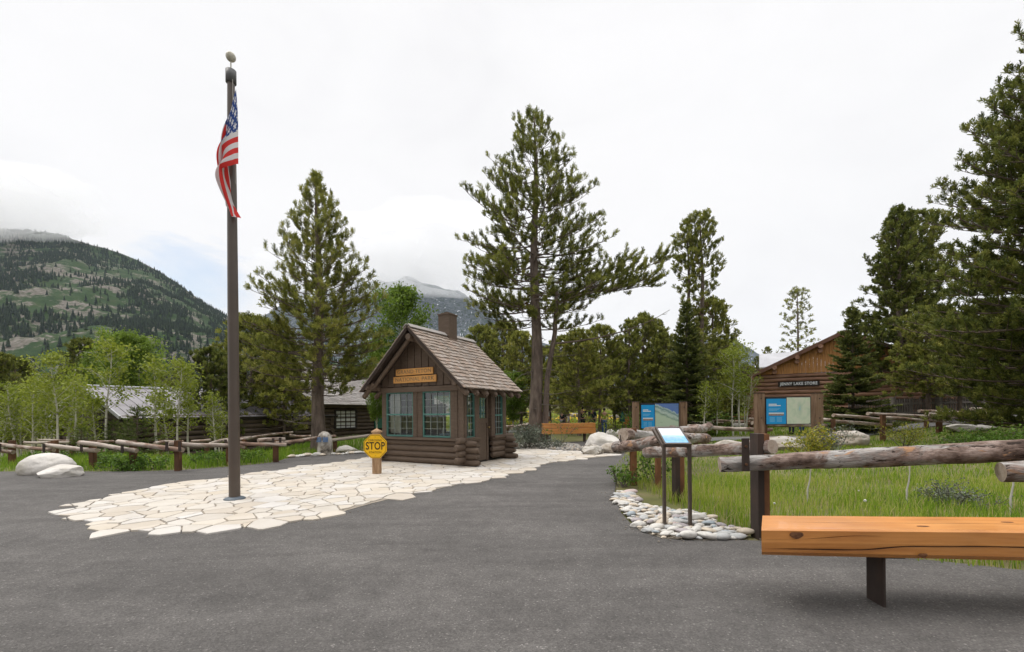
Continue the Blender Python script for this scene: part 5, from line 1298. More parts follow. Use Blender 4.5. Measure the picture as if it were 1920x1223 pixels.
# ---- open timber shelter behind the store corner
E0 = np.array(V(1323, 724, 38)); 
sh_t = thing('timber_shelter', 'open shelter with heavy timber posts behind the thin aspens at the store corner', 'shelter', (E0[0], E0[1], 0), -TH)
WSH = 6.4; ez, rz_ = E0[2], E0[2] + 1.75
for sgn in (1, -1):
    e = np.array([WSH / 2 + sgn * WSH / 2, 0, ez]); r_ = np.array([WSH / 2, 0, rz_]); c = [e, e + [0, 5, 0], r_ + [0, 5, 0], r_]
    n_ = np.cross(c[1] - c[0], c[2] - c[0]); n_ /= np.linalg.norm(n_); n_ *= np.sign(n_[2])
    mb = MB(); extr(mb, c if sgn > 0 else c[::-1], -n_ * .18); mb.build('roof', vmat('shelter_roof', [(.12, .08, .06), (.18, .13, .10)], 3), sh_t)
mb = MB(); extr(mb, [(.6, .1, ez + .1), (WSH - .6, .1, ez + .1), (WSH / 2, .1, rz_ - .25)], (0, .12, 0)); mb.build('gable_boards', M_DLOG, sh_t)
for (x, y) in ((1.55, .35), (3.6, .35), (WSH - .9, .35), (1.55, 4.3), (WSH - .9, 4.3)):
    mb = MB(); box(mb, (x, y, ez / 2 + .1), (.42, .42, ez + .4), bev=.03); mb.build('post', vmat('timber_post', [(.05, .03, .02), (.12, .065, .035)], 3, (3, 3, .4)), sh_t)
mb = MB()
for y in (.35, 4.3): beam(mb, (.3, y, ez + .2), (WSH - .3, y, ez + .2), .3, .32)
mb.build('tie_beam', M_DLOG, sh_t)
# picnic table under it
tx, ty, _ = V(1392, 785, 35); 
pt = thing('picnic_table', 'reddish picnic table with benches behind the pale fence rails at the store corner', 'table', (tx, ty, gzf(tx, ty)), .1)
mb = MB()
for k in range(5): box(mb, (0, -.36 + k * .18, .74), (2.6, .165, .045), tint=random.random())
mb.build('table_top', M_TIMB, pt)
for s in (-1, 1):
    mb = MB(); box(mb, (0, s * .78, .45), (2.6, .28, .045)); mb.build('seat', M_TIMB, pt)
    mb = MB(); beam(mb, (s * .9, -.75, 0), (s * .9, -.25, .72), .09, .05, up=(1, 0, 0)); beam(mb, (s * .9, .75, 0), (s * .9, .25, .72), .09, .05, up=(1, 0, 0)); beam(mb, (s * .9, -.85, .40), (s * .9, .85, .40), .05, .09); mb.build('leg_frame', M_SLOG, pt)
# ---- picket fence by the store
x0, y0, _ = V(1592, 775, 25.5); x1, y1, _ = V(1880, 768, 25.0)
pf = thing('picket_fence', 'grey picket fence of close rough pickets below the store and behind the right rails', 'fence', (x0, y0, 0))
M_GREYW = vmat('grey_weathered_wood', [(.09, .08, .07), (.16, .14, .125), (.23, .20, .18)], 3, (4, 4, .6), bump=.5, tints=[(.08, .07, .06), (.2, .18, .16), (.14, .12, .1)], tmix=.4)
Lp = math.hypot(x1 - x0, y1 - y0); dx, dy = (x1 - x0) / Lp, (y1 - y0) / Lp
mb = MB(); s = 0.0; rgp = np.random.default_rng(4)
while s < Lp:
    x, y = x0 + dx * s, y0 + dy * s; zt = 2.02 + rgp.uniform(-.05, .05) + .012 * (s); zb = gzf(x, y) - .1
    box(mb, (x - x0, y - y0, (zb + zt) / 2), (rgp.uniform(.07, .10), .04, zt - zb), rz=rgp.uniform(-.1, .1), tint=rgp.random()); s += rgp.uniform(.125, .15)
mb.build('pickets', M_GREYW, pf)
mb = MB(); beam(mb, (0, -.09, 1.72), (x1 - x0, y1 - y0 - .09, 1.86), .09, .12); beam(mb, (0, -.075, 1.18), (x1 - x0, y1 - y0 - .075, 1.3), .08, .1); mb.build('rail', M_GREYW, pf)
for s in (2.35, 4.9, 7.3):
    mb = MB(); tube(mb, [(dx * s, dy * s - .16, gzf(x0 + dx * s, y0) - .1), (dx * s, dy * s - .16, 2.15)], .14, 10, rough=.05, seed=int(s)); mb.build('post', M_GREYW, pf, smooth=True)
# ================================================================== trees
def bark(name, cols, sc_=3, st=(.5, 2, 2)): return vmat(name, cols, sc_, st, bump=.9, bdist=.03, rough=.95, detail=9)
M_BARK = bark('pine_bark', [(.075, .058, .048), (.15, .115, .094), (.24, .19, .155)])
M_TWIG = bark('bare_twig', [(.10, .085, .07), (.19, .165, .14)])
M_ASPB = None
def aspen_bark():
    m, N = newmat('aspen_bark'); p = coords(N, 'tc', (1, 1, 1)); n = noi(N, coords(N, 'tc', (2.2, .7, .7)), 6, 5); b = noi(N, p, 2.0, 3)
    c = mixc(N, ramp(N, n, [(.62, 0.0), (.66, 1.0)]), ramp(N, b, [(.3, (.44, .42, .33)), (.7, (.60, .58, .51))]), (.06, .05, .04))
    out(N, bsdf(N, c, .8)); return m
M_ASPB = aspen_bark()
M_PINE = leafmat('pine_needles', [(.072, .084, .018), (.132, .150, .030), (.21, .228, .046), (.295, .305, .066), (.36, .335, .09)], .36, .6)
M_PINED = leafmat('dark_pine_needles', [(.048, .064, .016), (.092, .115, .025), (.145, .17, .036), (.21, .23, .05), (.28, .27, .066)], .32, .6)
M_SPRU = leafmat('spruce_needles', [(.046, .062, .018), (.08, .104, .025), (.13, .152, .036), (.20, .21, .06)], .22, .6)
M_ASPL = leafmat('aspen_leaves', [(.12, .165, .020), (.20, .25, .028), (.29, .335, .045), (.38, .41, .08)], .45, .5)
M_GREENL = leafmat('green_leaves', [(.05, .10, .015), (.085, .16, .022), (.13, .22, .032), (.18, .27, .05)], .4, .5)
M_BROWNN = leafmat('dead_needles', [(.11, .06, .025), (.17, .09, .035)], .1)
def unit(v): return v / (np.linalg.norm(v, axis=-1, keepdims=True) + 1e-12)
def tufts(mb, P, D, Ln, needle, width, K, rg, spread=.75, tint=None, mi=0):
    """bottle-brush shoots: K thin needle bundles along each shoot"""
    P = np.asarray(P, float); D = unit(np.asarray(D, float)); n = len(P); Ln = np.broadcast_to(np.asarray(Ln, float), (n,))
    if n == 0: return
    a = unit(np.cross(D, np.where(np.abs(D[:, 2:3]) < .9, [[0, 0, 1.0]], [[1.0, 0, 0]]))); b = np.cross(D, a)
    t = (np.arange(K) + rg.random((n, K))) / K; ph = rg.uniform(0, 2 * PI, (n, K)); sp = spread * rg.uniform(.7, 1.2, (n, K)) * (1.05 - .55 * t)
    rad = np.cos(ph)[..., None] * a[:, None] + np.sin(ph)[..., None] * b[:, None]
    nd = unit(D[:, None] + rad * sp[..., None] * 1.3)
    base = P[:, None] + D[:, None] * (Ln[:, None] * t)[..., None]
    tip = base + nd * (needle * rg.uniform(.75, 1.2, (n, K)))[..., None]
    side = unit(np.cross(nd, rg.normal(size=(n, K, 3)))) * width / 2
    V_ = np.stack([base - side * .5, base + side * .5, tip + side, tip - side], 2)
    Fq = np.arange(n * K)[:, None] * 4 + np.array([[0, 1, 2, 3]])
    tv = (rg.random(n) if tint is None else np.broadcast_to(tint, (n,)))
    tv = np.clip(tv[:, None] + rg.normal(0, .10, (n, K)), 0, 1)
    mb.add(V_.reshape(-1, 3), Fq, tint=tv.ravel(), mi=mi)
def limb(p, az, el, L, curl, n=6, rg=None, wob=.05):
    """curved limb: starts at elevation el and turns upward by curl towards its tip"""
    pts = [np.array(p, float)]; az0 = az
    for k in range(n - 1):
        e = el + curl * (k / (n - 2)) ** 1.3; az = az + rg.normal(0, wob)
        pts.append(pts[-1] + L / (n - 1) * np.array([math.cos(az) * math.cos(e), math.sin(az) * math.cos(e), math.sin(e)]))
    return np.array(pts)
def along(P, t):
    s = t * (len(P) - 1); i = min(int(s), len(P) - 2); f = s - i
    return P[i] * (1 - f) + P[i + 1] * f, unit(P[i + 1] - P[i])
def pine_meshes(H, rad, base, seed, r0=.25, nb=90, step=.30, needle=.17, width=.030, K=12, lean=0.0, el=(-.02, .7), curl=.42, dens=1.0, dead=0, extra=(), trunk_pts=None, tuftlen=.15, brown=0, foli=.38, up=.32, lowdroop=-.15, tmul=1.0, ball=1.0):
    """rad(h_frac) -> crown radius in metres; base = fraction of the height where foliage starts"""
    rg = np.random.default_rng(seed); wood = MB(); leaf = MB()
    tp = np.array([(lean * max(0.0, z / H) ** 1.5 * H + .06 * math.sin(z * .7 + seed), .05 * math.sin(z * .55 + seed * 2), z) for z in np.linspace(-.25, H, 16)]) if trunk_pts is None else np.array(trunk_pts, float)
    zf = np.linspace(0, 1, len(tp)); tr = r0 * (1 - zf) ** .8 + .018; tr[0] *= 1.35; tr[1] *= 1.08
    tube(wood, tp, tr, 12, rough=.10, seed=seed)
    def at(z): return np.array([np.interp(z, tp[:, 2], tp[:, 0]), np.interp(z, tp[:, 2], tp[:, 1]), z])
    TP, TD, TT = [], [], []
    br = []
    for k in range(nb):
        u = (k + rg.random()) / nb; hf = base + (1 - base) * (u ** .92) * .985
        R = rad(hf) * rg.uniform(.72, 1.12)
        if R < .12: R = .12
        x = (hf - base) / (1 - base)
        e = lowdroop + (el[0] - lowdroop) * min(1, x * 2) + (el[1] - el[0]) * max(0, x - .3) / .7 + rg.normal(0, .08)
        br.append((at(hf * H), k * 2.39996 + rg.normal(0, .35), e, R / math.cos(min(e + curl * .5, 1.1)) if R > .5 else R * 1.15, curl * rg.uniform(.7, 1.3), hf))
    for (z, az, e, L, cu) in extra: br.append((at(z), az, e, L, cu, z / H))
    for (p, az, e, L, cu, hf) in br:
        P = limb(p, az, e, L, cu, 7, rg)
        hz_ = math.hypot(P[-1][0] - p[0], P[-1][1] - p[1]); lim_ = H - .42 * hz_ - .1
        if P[-1][2] > lim_: P[:, 2] = p[2] + (P[:, 2] - p[2]) * max(.04, (lim_ - p[2]) / max(.01, P[-1][2] - p[2]))
        rb = max(.010, min(.055, L * .013) * (1 - .3 * hf))
        tube(wood, P, np.linspace(rb, .007, 7), 5, caps=False)
        n = max(2, int(L / step))
        for q in range(n):
            t = foli * .55 + (1 - foli * .55) * (q + rg.random()) / n
            if t > 1: continue
            bp, bd = along(P, t); sgn = 1 if q % 2 else -1
            ca = rg.uniform(.55, 1.0) * sgn; d = np.array([bd[0] * math.cos(ca) - bd[1] * math.sin(ca), bd[0] * math.sin(ca) + bd[1] * math.cos(ca), bd[2] + rg.uniform(-.15, .5)])
            l2 = min(.22 + .36 * (1 - t) * L, 1.05) * rg.uniform(.55, 1.15)
            Q = limb(bp, math.atan2(d[1], d[0]), math.asin(np.clip(unit(d)[2], -.9, .9)), l2, .5, 4, rg, .12)
            tube(wood, Q, np.linspace(max(.006, rb * .4), .005, 4), 4, caps=False)
            m = max(1, int(round(l2 / .17 * dens)))
            for w_ in range(m):
                tt = 1 - (w_ / m) * (1 - foli) if m > 1 else 1
                c, cd = along(Q, min(tt, .999)); TP.append(c); TD.append(unit(cd + np.array([0, 0, up]) + rg.normal(0, .25, 3))); TT.append(rg.random())
        c, cd = P[-1], unit(P[-1] - P[-2]); TP.append(c); TD.append(unit(cd + [0, 0, .4])); TT.append(.8)
    for _ in range(6): TP.append(tp[-1] + rg.normal(0, .05, 3) - [0, 0, rg.uniform(0, .4)]); TD.append(np.array([0, 0, 1.0]) + rg.normal(0, .4, 3)); TT.append(.6)
    TT = np.array(TT) * .75 + .2 * np.array([mnoise.noise(Vector(p) * .8) for p in TP]) + .12
    tufts(leaf, TP, TD, tuftlen * rg.uniform(.7, 1.3, len(TP)), needle, width, K, rg, .95 * ball, np.clip(TT, 0, 1) * tmul)
    for _ in range(dead):
        z = rg.uniform(.08, base + .22) * H; az = rg.uniform(0, 2 * PI); L = rg.uniform(.8, 2.6)
        P = limb(at(z), az, rg.uniform(-.4, .1), L, rg.uniform(-.3, .5), 6, rg, .2); tube(wood, P, np.linspace(.022, .005, 6), 4, caps=False, mi=1)
        for q in range(5):
            bp, bd = along(P, rg.uniform(.3, .95)); Q = limb(bp, math.atan2(bd[1], bd[0]) + rg.normal(0, .8), rg.uniform(-.5, .5), L * rg.uniform(.15, .4), .2, 4, rg, .2); tube(wood, Q, np.linspace(.009, .004, 4), 3, caps=False, mi=1)
    for _ in range(brown):
        c = at(rg.uniform(.4, .62) * H) + rg.normal(0, .25, 3); tufts(leaf, c + rg.normal(0, .22, (22, 3)), rg.normal(0, 1, (22, 3)), .2, .14, .03, 10, rg, .7, None, 1)
    return wood, leaf
def prof(pts):
    a = np.array(pts, float); return lambda h: float(np.interp(h, a[:, 0], a[:, 1]))
def tree_thing(name, label, loc, wood, leaf, leafm, cat='tree', group=None, rz=0.0, barkm=None, dead=True):
    t = thing(name, label, cat, loc, rz, group)
    wood.build('trunk', [barkm or M_BARK, M_TWIG], t, smooth=True)
    leaf.build('crown', [leafm, M_BROWNN], t)
    return t
def spruce_meshes(H, R, seed, r0=.11, step=.26, K=9, needle=.075, width=.026, top_spire=.12, dens=1.0, pw=.85):
    rg = np.random.default_rng(seed); wood = MB(); leaf = MB()
    tube(wood, [(0, 0, z) for z in np.linspace(-.2, H, 8)], np.linspace(r0, .012, 8), 8)
    TP, TD, TT = [], [], []; z = .25
    while z < H - .1:
        f = z / H; L0_ = R * (1 - f) ** pw * (1 if f < 1 - top_spire else .9) + .10; nbr = max(4, int((9 - 4 * f)))
        off = rg.random() * 6
        for k in range(nbr):
            L = L0_ * rg.uniform(.75, 1.12); az = off + k * 2 * PI / nbr + rg.normal(0, .15); e = -.18 + .75 * f ** 1.4 + rg.normal(0, .06)
            P = limb((0, 0, z + rg.normal(0, .04)), az, e, L, .28, 5, rg, .04); tube(wood, P, np.linspace(.016, .005, 5), 4, caps=False)
            n = max(2, int(L / .10 * dens))
            for q in range(n):
                t = .15 + .85 * (q + rg.random()) / n; bp, bd = along(P, min(t, .999)); sgn = 1 if q % 2 else -1; ca = sgn * rg.uniform(.6, .95)
                d = np.array([bd[0] * math.cos(ca) - bd[1] * math.sin(ca), bd[0] * math.sin(ca) + bd[1] * math.cos(ca), bd[2] - .10]); l2 = max(.08, min(.42, .5 * (1 - t) * L + .08)) * rg.uniform(.7, 1.1)
                m = max(1, int(l2 / .14))
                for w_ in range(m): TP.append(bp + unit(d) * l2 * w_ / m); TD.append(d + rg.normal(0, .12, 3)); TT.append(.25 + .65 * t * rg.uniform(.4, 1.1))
            TP.append(P[-1]); TD.append(P[-1] - P[-2]); TT.append(.9)
        z += step * rg.uniform(.8, 1.2) * (.75 + .5 * (1 - f) if f < .9 else .6)
    for q in range(5): TP.append((0, 0, H - .12 * q)); TD.append((rg.normal(0, .1), rg.normal(0, .1), 1)); TT.append(.6)
    tufts(leaf, TP, TD, .15, needle, width, K, rg, .6, np.clip(TT, 0, 1))
    return wood, leaf
def leaf_cloud(mb, P, rg, size, tint, droop=.3):
    n = len(P); a = unit(rg.normal(size=(n, 3))); nrm = unit(rg.normal(size=(n, 3)) + [0, 0, .5]); b = unit(np.cross(nrm, a)); a = np.cross(b, nrm)
    s = size * rg.uniform(.6, 1.25, n)[:, None]
    V_ = np.stack([P - a * s * .55, P + b * s * .42, P + a * s * .6, P - b * s * .42], 1)
    mb.add(V_.reshape(-1, 3), np.arange(n)[:, None] * 4 + np.array([[0, 1, 2, 3]]), tint=np.clip(tint, 0, 1))
def aspen_meshes(H, R, seed, nleaf=2600, r0=.055, base=.28, size=.085, stems=1, nb=22, el=(.55, 1.0), lean=.06, clus=.13):
    rg = np.random.default_rng(seed); wood = MB(); leaf = MB(); C = []
    for s in range(stems):
        h = H * (1 if s == 0 else rg.uniform(.65, .95)); az = rg.uniform(0, 6); ln = lean * rg.uniform(.4, 1.4) * (1 if stems == 1 else 2.2)
        x0_, y0_ = (0, 0) if s == 0 else rg.normal(0, .12, 2)
        tp = np.array([(x0_ + math.cos(az) * ln * z + .05 * math.sin(z * 1.3 + seed + s), y0_ + math.sin(az) * ln * z + .04 * math.sin(z * 1.7 + s), z) for z in np.linspace(-.25, h, 10)])
        tube(wood, tp, np.linspace(r0 * (1 if s == 0 else .75), .008, 10), 7, rough=.05, seed=seed + s)
        for k in range(nb):
            u = base + (1 - base) * (k + rg.random()) / nb; z = u * h; p = np.array([np.interp(z, tp[:, 2], tp[:, 0]), np.interp(z, tp[:, 2], tp[:, 1]), z])
            v_ = (u - base) / (1 - base); L = R * (.55 + .9 * math.sin(PI * min(1, v_ * .85 + .12))) * rg.uniform(.55, 1.15) * (1 if u < .9 else .6)
            P = limb(p, k * 2.4 + rg.normal(0, .4), rg.uniform(*el), L, rg.uniform(-.3, .3), 5, rg, .15); tube(wood, P, np.linspace(max(.007, r0 * .28 * (1 - v_)), .004, 5), 4, caps=False)
            for q in range(4):
                bp, bd = along(P, rg.uniform(.3, .98)); Q = limb(bp, math.atan2(bd[1], bd[0]) + rg.normal(0, .9), rg.uniform(.1, 1.0), L * rg.uniform(.25, .5), .1, 3, rg, .2); tube(wood, Q, np.linspace(.006, .003, 3), 3, caps=False)
                C += [Q[1], Q[2]]
            C += [along(P, t)[0] for t in (.45, .7, .9, .999)]
        C += [tp[-1], tp[-1] - [0, 0, .2]]
    C = np.array(C); idx = rg.integers(0, len(C), nleaf); P = C[idx] + rg.normal(0, clus, (nleaf, 3)) * [1, 1, .8]
    ct = rg.random(len(C))
    leaf_cloud(leaf, P, rg, size, .25 + .45 * ct[idx] + rg.normal(0, .14, nleaf)); return wood, leaf

# ---------------------------------------------------------------- the single trees that shape the picture
def at_px(px, py, Y): x, y, _ = V(px, py, Y); return (x, y, gzf(x, y) - .03)
pA = prof([(.0, .6), (.18, 1.6), (.26, 2.7), (.36, 2.95), (.46, 2.7), (.56, 2.2), (.68, 1.5), (.80, .9), (.90, .42), (1, .05)])
wA, lA = pine_meshes(11.5, pA, .20, 3, r0=.27, nb=165, step=.25, needle=.13, width=.022, K=24, dead=16, lean=.004, dens=1.15, foli=.36)
tree_thing('pine_tree', 'conical pine with bare lower trunk before the dark cabin left of the kiosk', at_px(598, 842, 18), wA, lA, M_PINE)
pB = prof([(.0, .5), (.25, 2.2), (.33, 3.3), (.42, 3.9), (.52, 4.0), (.6, 3.6), (.68, 2.95), (.76, 2.35), (.84, 1.6), (.92, .85), (.97, .4), (1, .08)])
SB = 21.3
HB = (774 - 193) * SB / 800 + .95
exB = [(10.6, PI * .98, .35, 4.4, .5), (11.4, PI * 1.03, .5, 3.2, .4), (9.2, PI * .9, .1, 3.6, .5), (8.4, .1, .05, 3.9, .5), (9.3, -.1, .15, 3.7, .5), (9.9, .3, .25, 3.9, .45), (6.6, PI, -.2, 3.3, .5), (7.6, PI * 1.1, -.05, 3.5, .5)]
wB, lB = pine_meshes(HB, pB, .34, 11, r0=.33, nb=128, step=.28, needle=.145, width=.025, K=23, dead=34, dens=1.1, extra=exB, brown=3, el=(-.06, .5), curl=.42, lean=.002)
# its broken second stem that carries the long right-hand limb
rgB = np.random.default_rng(99)
st2 = [(.44, -.15, -.2), (.44, -.15, 1.2), (.55, -.12, 3.2), (.95, -.1, 5.4), (1.05, -.1, 7.5)]
tube(wB, st2, [.22, .17, .135, .115, .09], 10, rough=.12, seed=4)
TPx, TDx = [], []
for (p0, az, e, L, cu, rb) in (((1.02, -.1, 6.9), .05, .40, 5.9, -.05, .065), ((1.5, -.1, 7.2), -.15, .1, 4.3, .2, .05), ((1.8, 0, 7.3), .25, .55, 3.6, .1, .05), ((2.5, .1, 7.6), -.1, -.12, 3.2, .35, .04)):
    P = limb(p0, az, e, L, cu, 9, rgB, .05); tube(wB, P, np.linspace(rb, .012, 9), 6, caps=False)
    for q in range(int(L / .12)):
        t = .22 + .78 * rgB.random(); bp, bd = along(P, min(t, .999)); Q = limb(bp, math.atan2(bd[1], bd[0]) + rgB.normal(0, .8), rgB.uniform(-.2, .9), rgB.uniform(.4, 1.2), .4, 4, rgB, .15); tube(wB, Q, np.linspace(.012, .005, 4), 4, caps=False)
        for w_ in (.4, .55, .7, .85, .999): c, cd = along(Q, w_); TPx.append(c); TDx.append(cd + [0, 0, .6] + rgB.normal(0, .25, 3))
tufts(lB, TPx, TDx, .15, .145, .025, 22, rgB, .75, rgB.uniform(.2, .95, len(TPx)))
P = limb((1.0, -.1, 4.9), .02, .10, 6.2, .42, 10, rgB, .06); tube(wB, P, np.linspace(.055, .012, 10), 6, caps=False)
for q in range(9): bp, bd = along(P, rgB.uniform(.3, .98)); Q = limb(bp, rgB.normal(0, .8), rgB.uniform(-1.2, .2), rgB.uniform(.3, .9), .4, 4, rgB, .3); tube(wB, Q, np.linspace(.018, .005, 4), 4, caps=False)
tB = tree_thing('pine_tree', 'tallest pine with a broken second stem and long limb reaching right, behind the kiosk', at_px(1006, 827, SB), wB, lB, M_PINE)
# double pine left of the store
YC = 33
pC = prof([(0, .5), (.12, 3.0), (.2, 3.4), (.3, 2.9), (.38, 2.2), (.45, .35), (.55, .45), (.62, 1.3), (.75, 1.6), (.86, 1.35), (.95, .8), (1, .2)])
wC, lC = pine_meshes(16.8, pC, .06, 31, r0=.26, nb=130, step=.30, needle=.18, width=.05, K=14, dead=8, dens=1.1, lean=.0, brown=2)
w2, l2 = pine_meshes(16.4, prof([(0, .5), (.15, 2.6), (.3, 2.3), (.42, .8), (.6, .5), (.68, 1.2), (.85, 1.1), (1, .2)]), .1, 37, r0=.22, nb=100, step=.30, needle=.21, width=.05, K=13, dens=1.1)
for a, b in ((wC, w2), (lC, l2)):
    b.v = [q + [-.85, .5, 0] for q in b.v]
    for v_, t_, f_, ti, m_ in ((b.v, b.tc, b.f, b.t, b.m),):
        a.f += [q + a.n for q in f_]; a.v += v_; a.tc += t_; a.t += ti; a.m += m_; a.n += b.n
tree_thing('pine_tree', 'tall twin-topped pine with a bare middle trunk, between the big pine and the store', at_px(1318, 805, YC), wC, lC, M_PINE)
wD, lD = spruce_meshes(8.0, 2.0, 41, r0=.13, K=12, needle=.11, width=.045, dens=1.5)
tree_thing('spruce_tree', 'dense dark conical spruce directly behind the first blue board', at_px(1289, 812, 26), wD, lD, M_SPRU)
wE, lE = spruce_meshes(6.9, 2.0, 43, r0=.10, K=12, needle=.11, width=.045, top_spire=.3, pw=1.0, dens=1.7)
tree_thing('spruce_tree', 'young spruce with a thin spire in front of the store gable', at_px(1600, 800, 23.5), wE, lE, M_SPRU)
# pines right of the store
pF = prof([(0, 1.6), (.1, 2.8), (.3, 3.2), (.45, 2.7), (.6, 2.1), (.72, 1.55), (.85, .9), (.95, .4), (1, .1)])
YF = 29
wF, lF = pine_meshes((767 - 392) * YF / 800 + .6, pF, .17, 51, r0=.24, nb=190, step=.26, needle=.17, width=.046, K=15, dead=10, dens=1.2)
tree_thing('pine_tree', 'dark pine with a pointed top rising behind the picket fence, right of the young spruce', at_px(1688, 775, YF), wF, lF, M_PINED)
wG, lG = pine_meshes((767 - 405) * 30 / 800 + .6, prof([(0, .4), (.3, 2.0), (.45, 2.4), (.6, 2.2), (.78, 1.8), (.9, 1.3), (1, .2)]), .3, 53, r0=.24, nb=130, step=.26, needle=.17, width=.046, K=15, dead=12, dens=1.15)
tree_thing('pine_tree', 'dark pine with rounded top just right of the pointed pine behind the picket fence', at_px(1722, 772, 30), wG, lG, M_PINED)
# the great dark pine at the right edge
YH = 15.5
pH = prof([(0, 3.2), (.04, 3.4), (.15, 5.2), (.25, 5.5), (.36, 4.7), (.46, 4.1), (.57, 3.0), (.67, 2.5), (.8, 1.6), (.9, .9), (1, .2)])
xH = (2035 - 960) / 800 * YH
wH, lH = pine_meshes(18.5, pH, .03, 61, r0=.42, nb=330, step=.24, needle=.14, width=.028, K=22, dead=14, dens=1.3, el=(.0, .6), curl=.4, brown=2, foli=.30)
tree_thing('pine_tree', 'huge dense dark pine filling the right edge of the photo beside the rails', (xH, YH, gzf(xH, YH)), wH, lH, M_PINED)
# sparse pine far behind the store
wI, lI = pine_meshes(15, prof([(0, .4), (.35, 2.6), (.5, 2.0), (.6, 2.3), (.75, 1.8), (.9, 1.2), (1, .25)]), .35, 71, r0=.2, nb=52, step=.45, needle=.28, width=.075, K=9, dens=.8)
tree_thing('pine_tree', 'lone thin pine standing far behind the store roof', at_px(1497, 765, 56), wI, lI, M_PINE)

# ---------------------------------------------------------------- trees of which there are many: a few of each built once, then copied
bgp = []
for k, (H, sd) in enumerate(((8.5, 101), (10.5, 103), (7.2, 105))):
    w_, l_ = pine_meshes(H, prof([(0, 1.2), (.1, 2.0), (.25, 2.3), (.45, 2.1), (.65, 1.6), (.82, 1.0), (1, .15)]), .04, sd, r0=.17, nb=115, step=.31, needle=.18, width=.055, K=14, dens=1.1, dead=6)
    bgp.append(tree_thing('pine_tree', 'x', (0, 0, 0), w_, l_, M_PINE))
w_, l_ = pine_meshes(8.6, prof([(0, 1.6), (.1, 2.4), (.25, 2.7), (.45, 2.4), (.65, 1.9), (.82, 1.2), (1, .2)]), .03, 111, r0=.17, nb=125, step=.31, needle=.18, width=.055, K=14, dens=1.15, dead=6)
bgp.append(tree_thing('pine_tree', 'x', (0, 0, 0), w_, l_, M_PINED))
w_, l_ = pine_meshes(8.4, prof([(0, 1.6), (.2, 1.9), (.32, 2.6), (.5, 2.4), (.7, 1.6), (.86, 1.0), (1, .2)]), .21, 117, r0=.12, nb=95, step=.31, needle=.19, width=.05, K=14, dens=1.1, dead=8)
bgp.append(tree_thing('pine_tree', 'x', (0, 0, 0), w_, l_, M_PINE))
used = set()
def put(proto, loc, rz, s, label, group=None):
    key = id(proto)
    if key not in used: used.add(key); o = proto; o.location = loc; o.rotation_euler = (0, 0, rz); o.scale = (s,) * 3; o['label'] = label
    else: o = copy_tree(proto, loc, rz, s, label)
    if group: o['group'] = group
    elif 'group' in o.keys(): del o['group']
    return o
rgt = np.random.default_rng(12)
def bg(kind, px, ytop, Y, label, group, H, wide=1.0):
    x, y, _ = V(px, 700, Y); z = gzf(x, y) - .05; h = V(px, ytop, Y)[2] - z; s = h / H[1]
    o = put(H[0], (x, y, z), rgt.uniform(0, 6.28), s, label, group); o.scale = (s * wide, s * wide, s); return o
HP = [(bgp[0], 8.6), (bgp[1], 10.6), (bgp[2], 7.3), (bgp[3], 8.7), (bgp[4], 8.5)]
GF = 'pines of the dark wood behind the kiosk and the big pine'
for k, (px, yt, Y, w_) in enumerate(((900, 612, 38, 1.1), (942, 604, 42, 1.0), (978, 622, 36, 1.1), (1060, 630, 32, 1.2), (1085, 618, 26.5, 1.05), (1125, 610, 31, 1.0), (1150, 640, 36, 1.1), (1180, 600, 34, .95), (1205, 590, 38, .8), (1232, 600, 40, .8), (1352, 640, 40, 1.0), (1245, 625, 36, 1), (1105, 660, 40, 1.2), (1335, 560, 37, .95), (1030, 650, 40, 1.2))):
    bg(3, px, yt, Y, 'green pine crowded among others in the wood between the big pine and the spruce', GF, HP[(0, 2, 4, 4, 4, 4, 4, 1, 2, 0, 3, 0, 4, 0, 4)[k]], w_)
bg(0, 395, 652, 24, 'round dark pine just left of the flagpole, behind the metal roofed cabin', None, HP[3], .95)
bg(0, 472, 592, 27, 'dark pine right of the flagpole overhanging the dark cabin', None, HP[4], 1.15)
bg(0, 532, 655, 26.5, 'pine with raised crown crowding the left side of the conical pine', None, HP[4], 1.0)
for (px, yt, Y, lb) in ((-15, 655, 27, 'dark pine at the very left edge behind the aspens'), (28, 668, 31, 'dark pine second from the left edge behind the aspens'), (158, 634, 42, 'brownish pine whose top stands highest behind the left aspens')):
    bg(0, px, yt, Y, lb, None, HP[3], .9)
for (px, yt, Y) in ((60, 690, 46), (90, 700, 50), (120, 690, 44), (300, 690, 48), (335, 675, 50), (430, 640, 48)):
    bg(0, px, yt, Y, 'small dark pine top showing between the aspens below the left mountain', 'far pines below the left mountain', HP[1], .8)
for (px, yt, Y) in ((1395, 690, 60), (1440, 650, 70), (1420, 668, 62), (1520, 690, 75)):
    bg(0, px, yt, Y, 'far pine top showing beside the store roof', 'far pines beside the store', HP[1], .8)
for (px, yt, Y) in ((1790, 590, 40), (1850, 560, 38), (1765, 620, 44), (1900, 560, 42)):
    bg(0, px, yt, Y, 'dark pine half hidden behind the huge right pine', 'pines behind the huge right pine', HP[3], 1.0)
bg(0, 1800, 590, 24, 'shorter pine with raised crown in front of the right end of the store', None, HP[4], 1.1)
bg(0, 1742, 575, 25, 'pine with raised crown before the middle of the store wall, left of the shorter one', None, HP[4], 1.15)
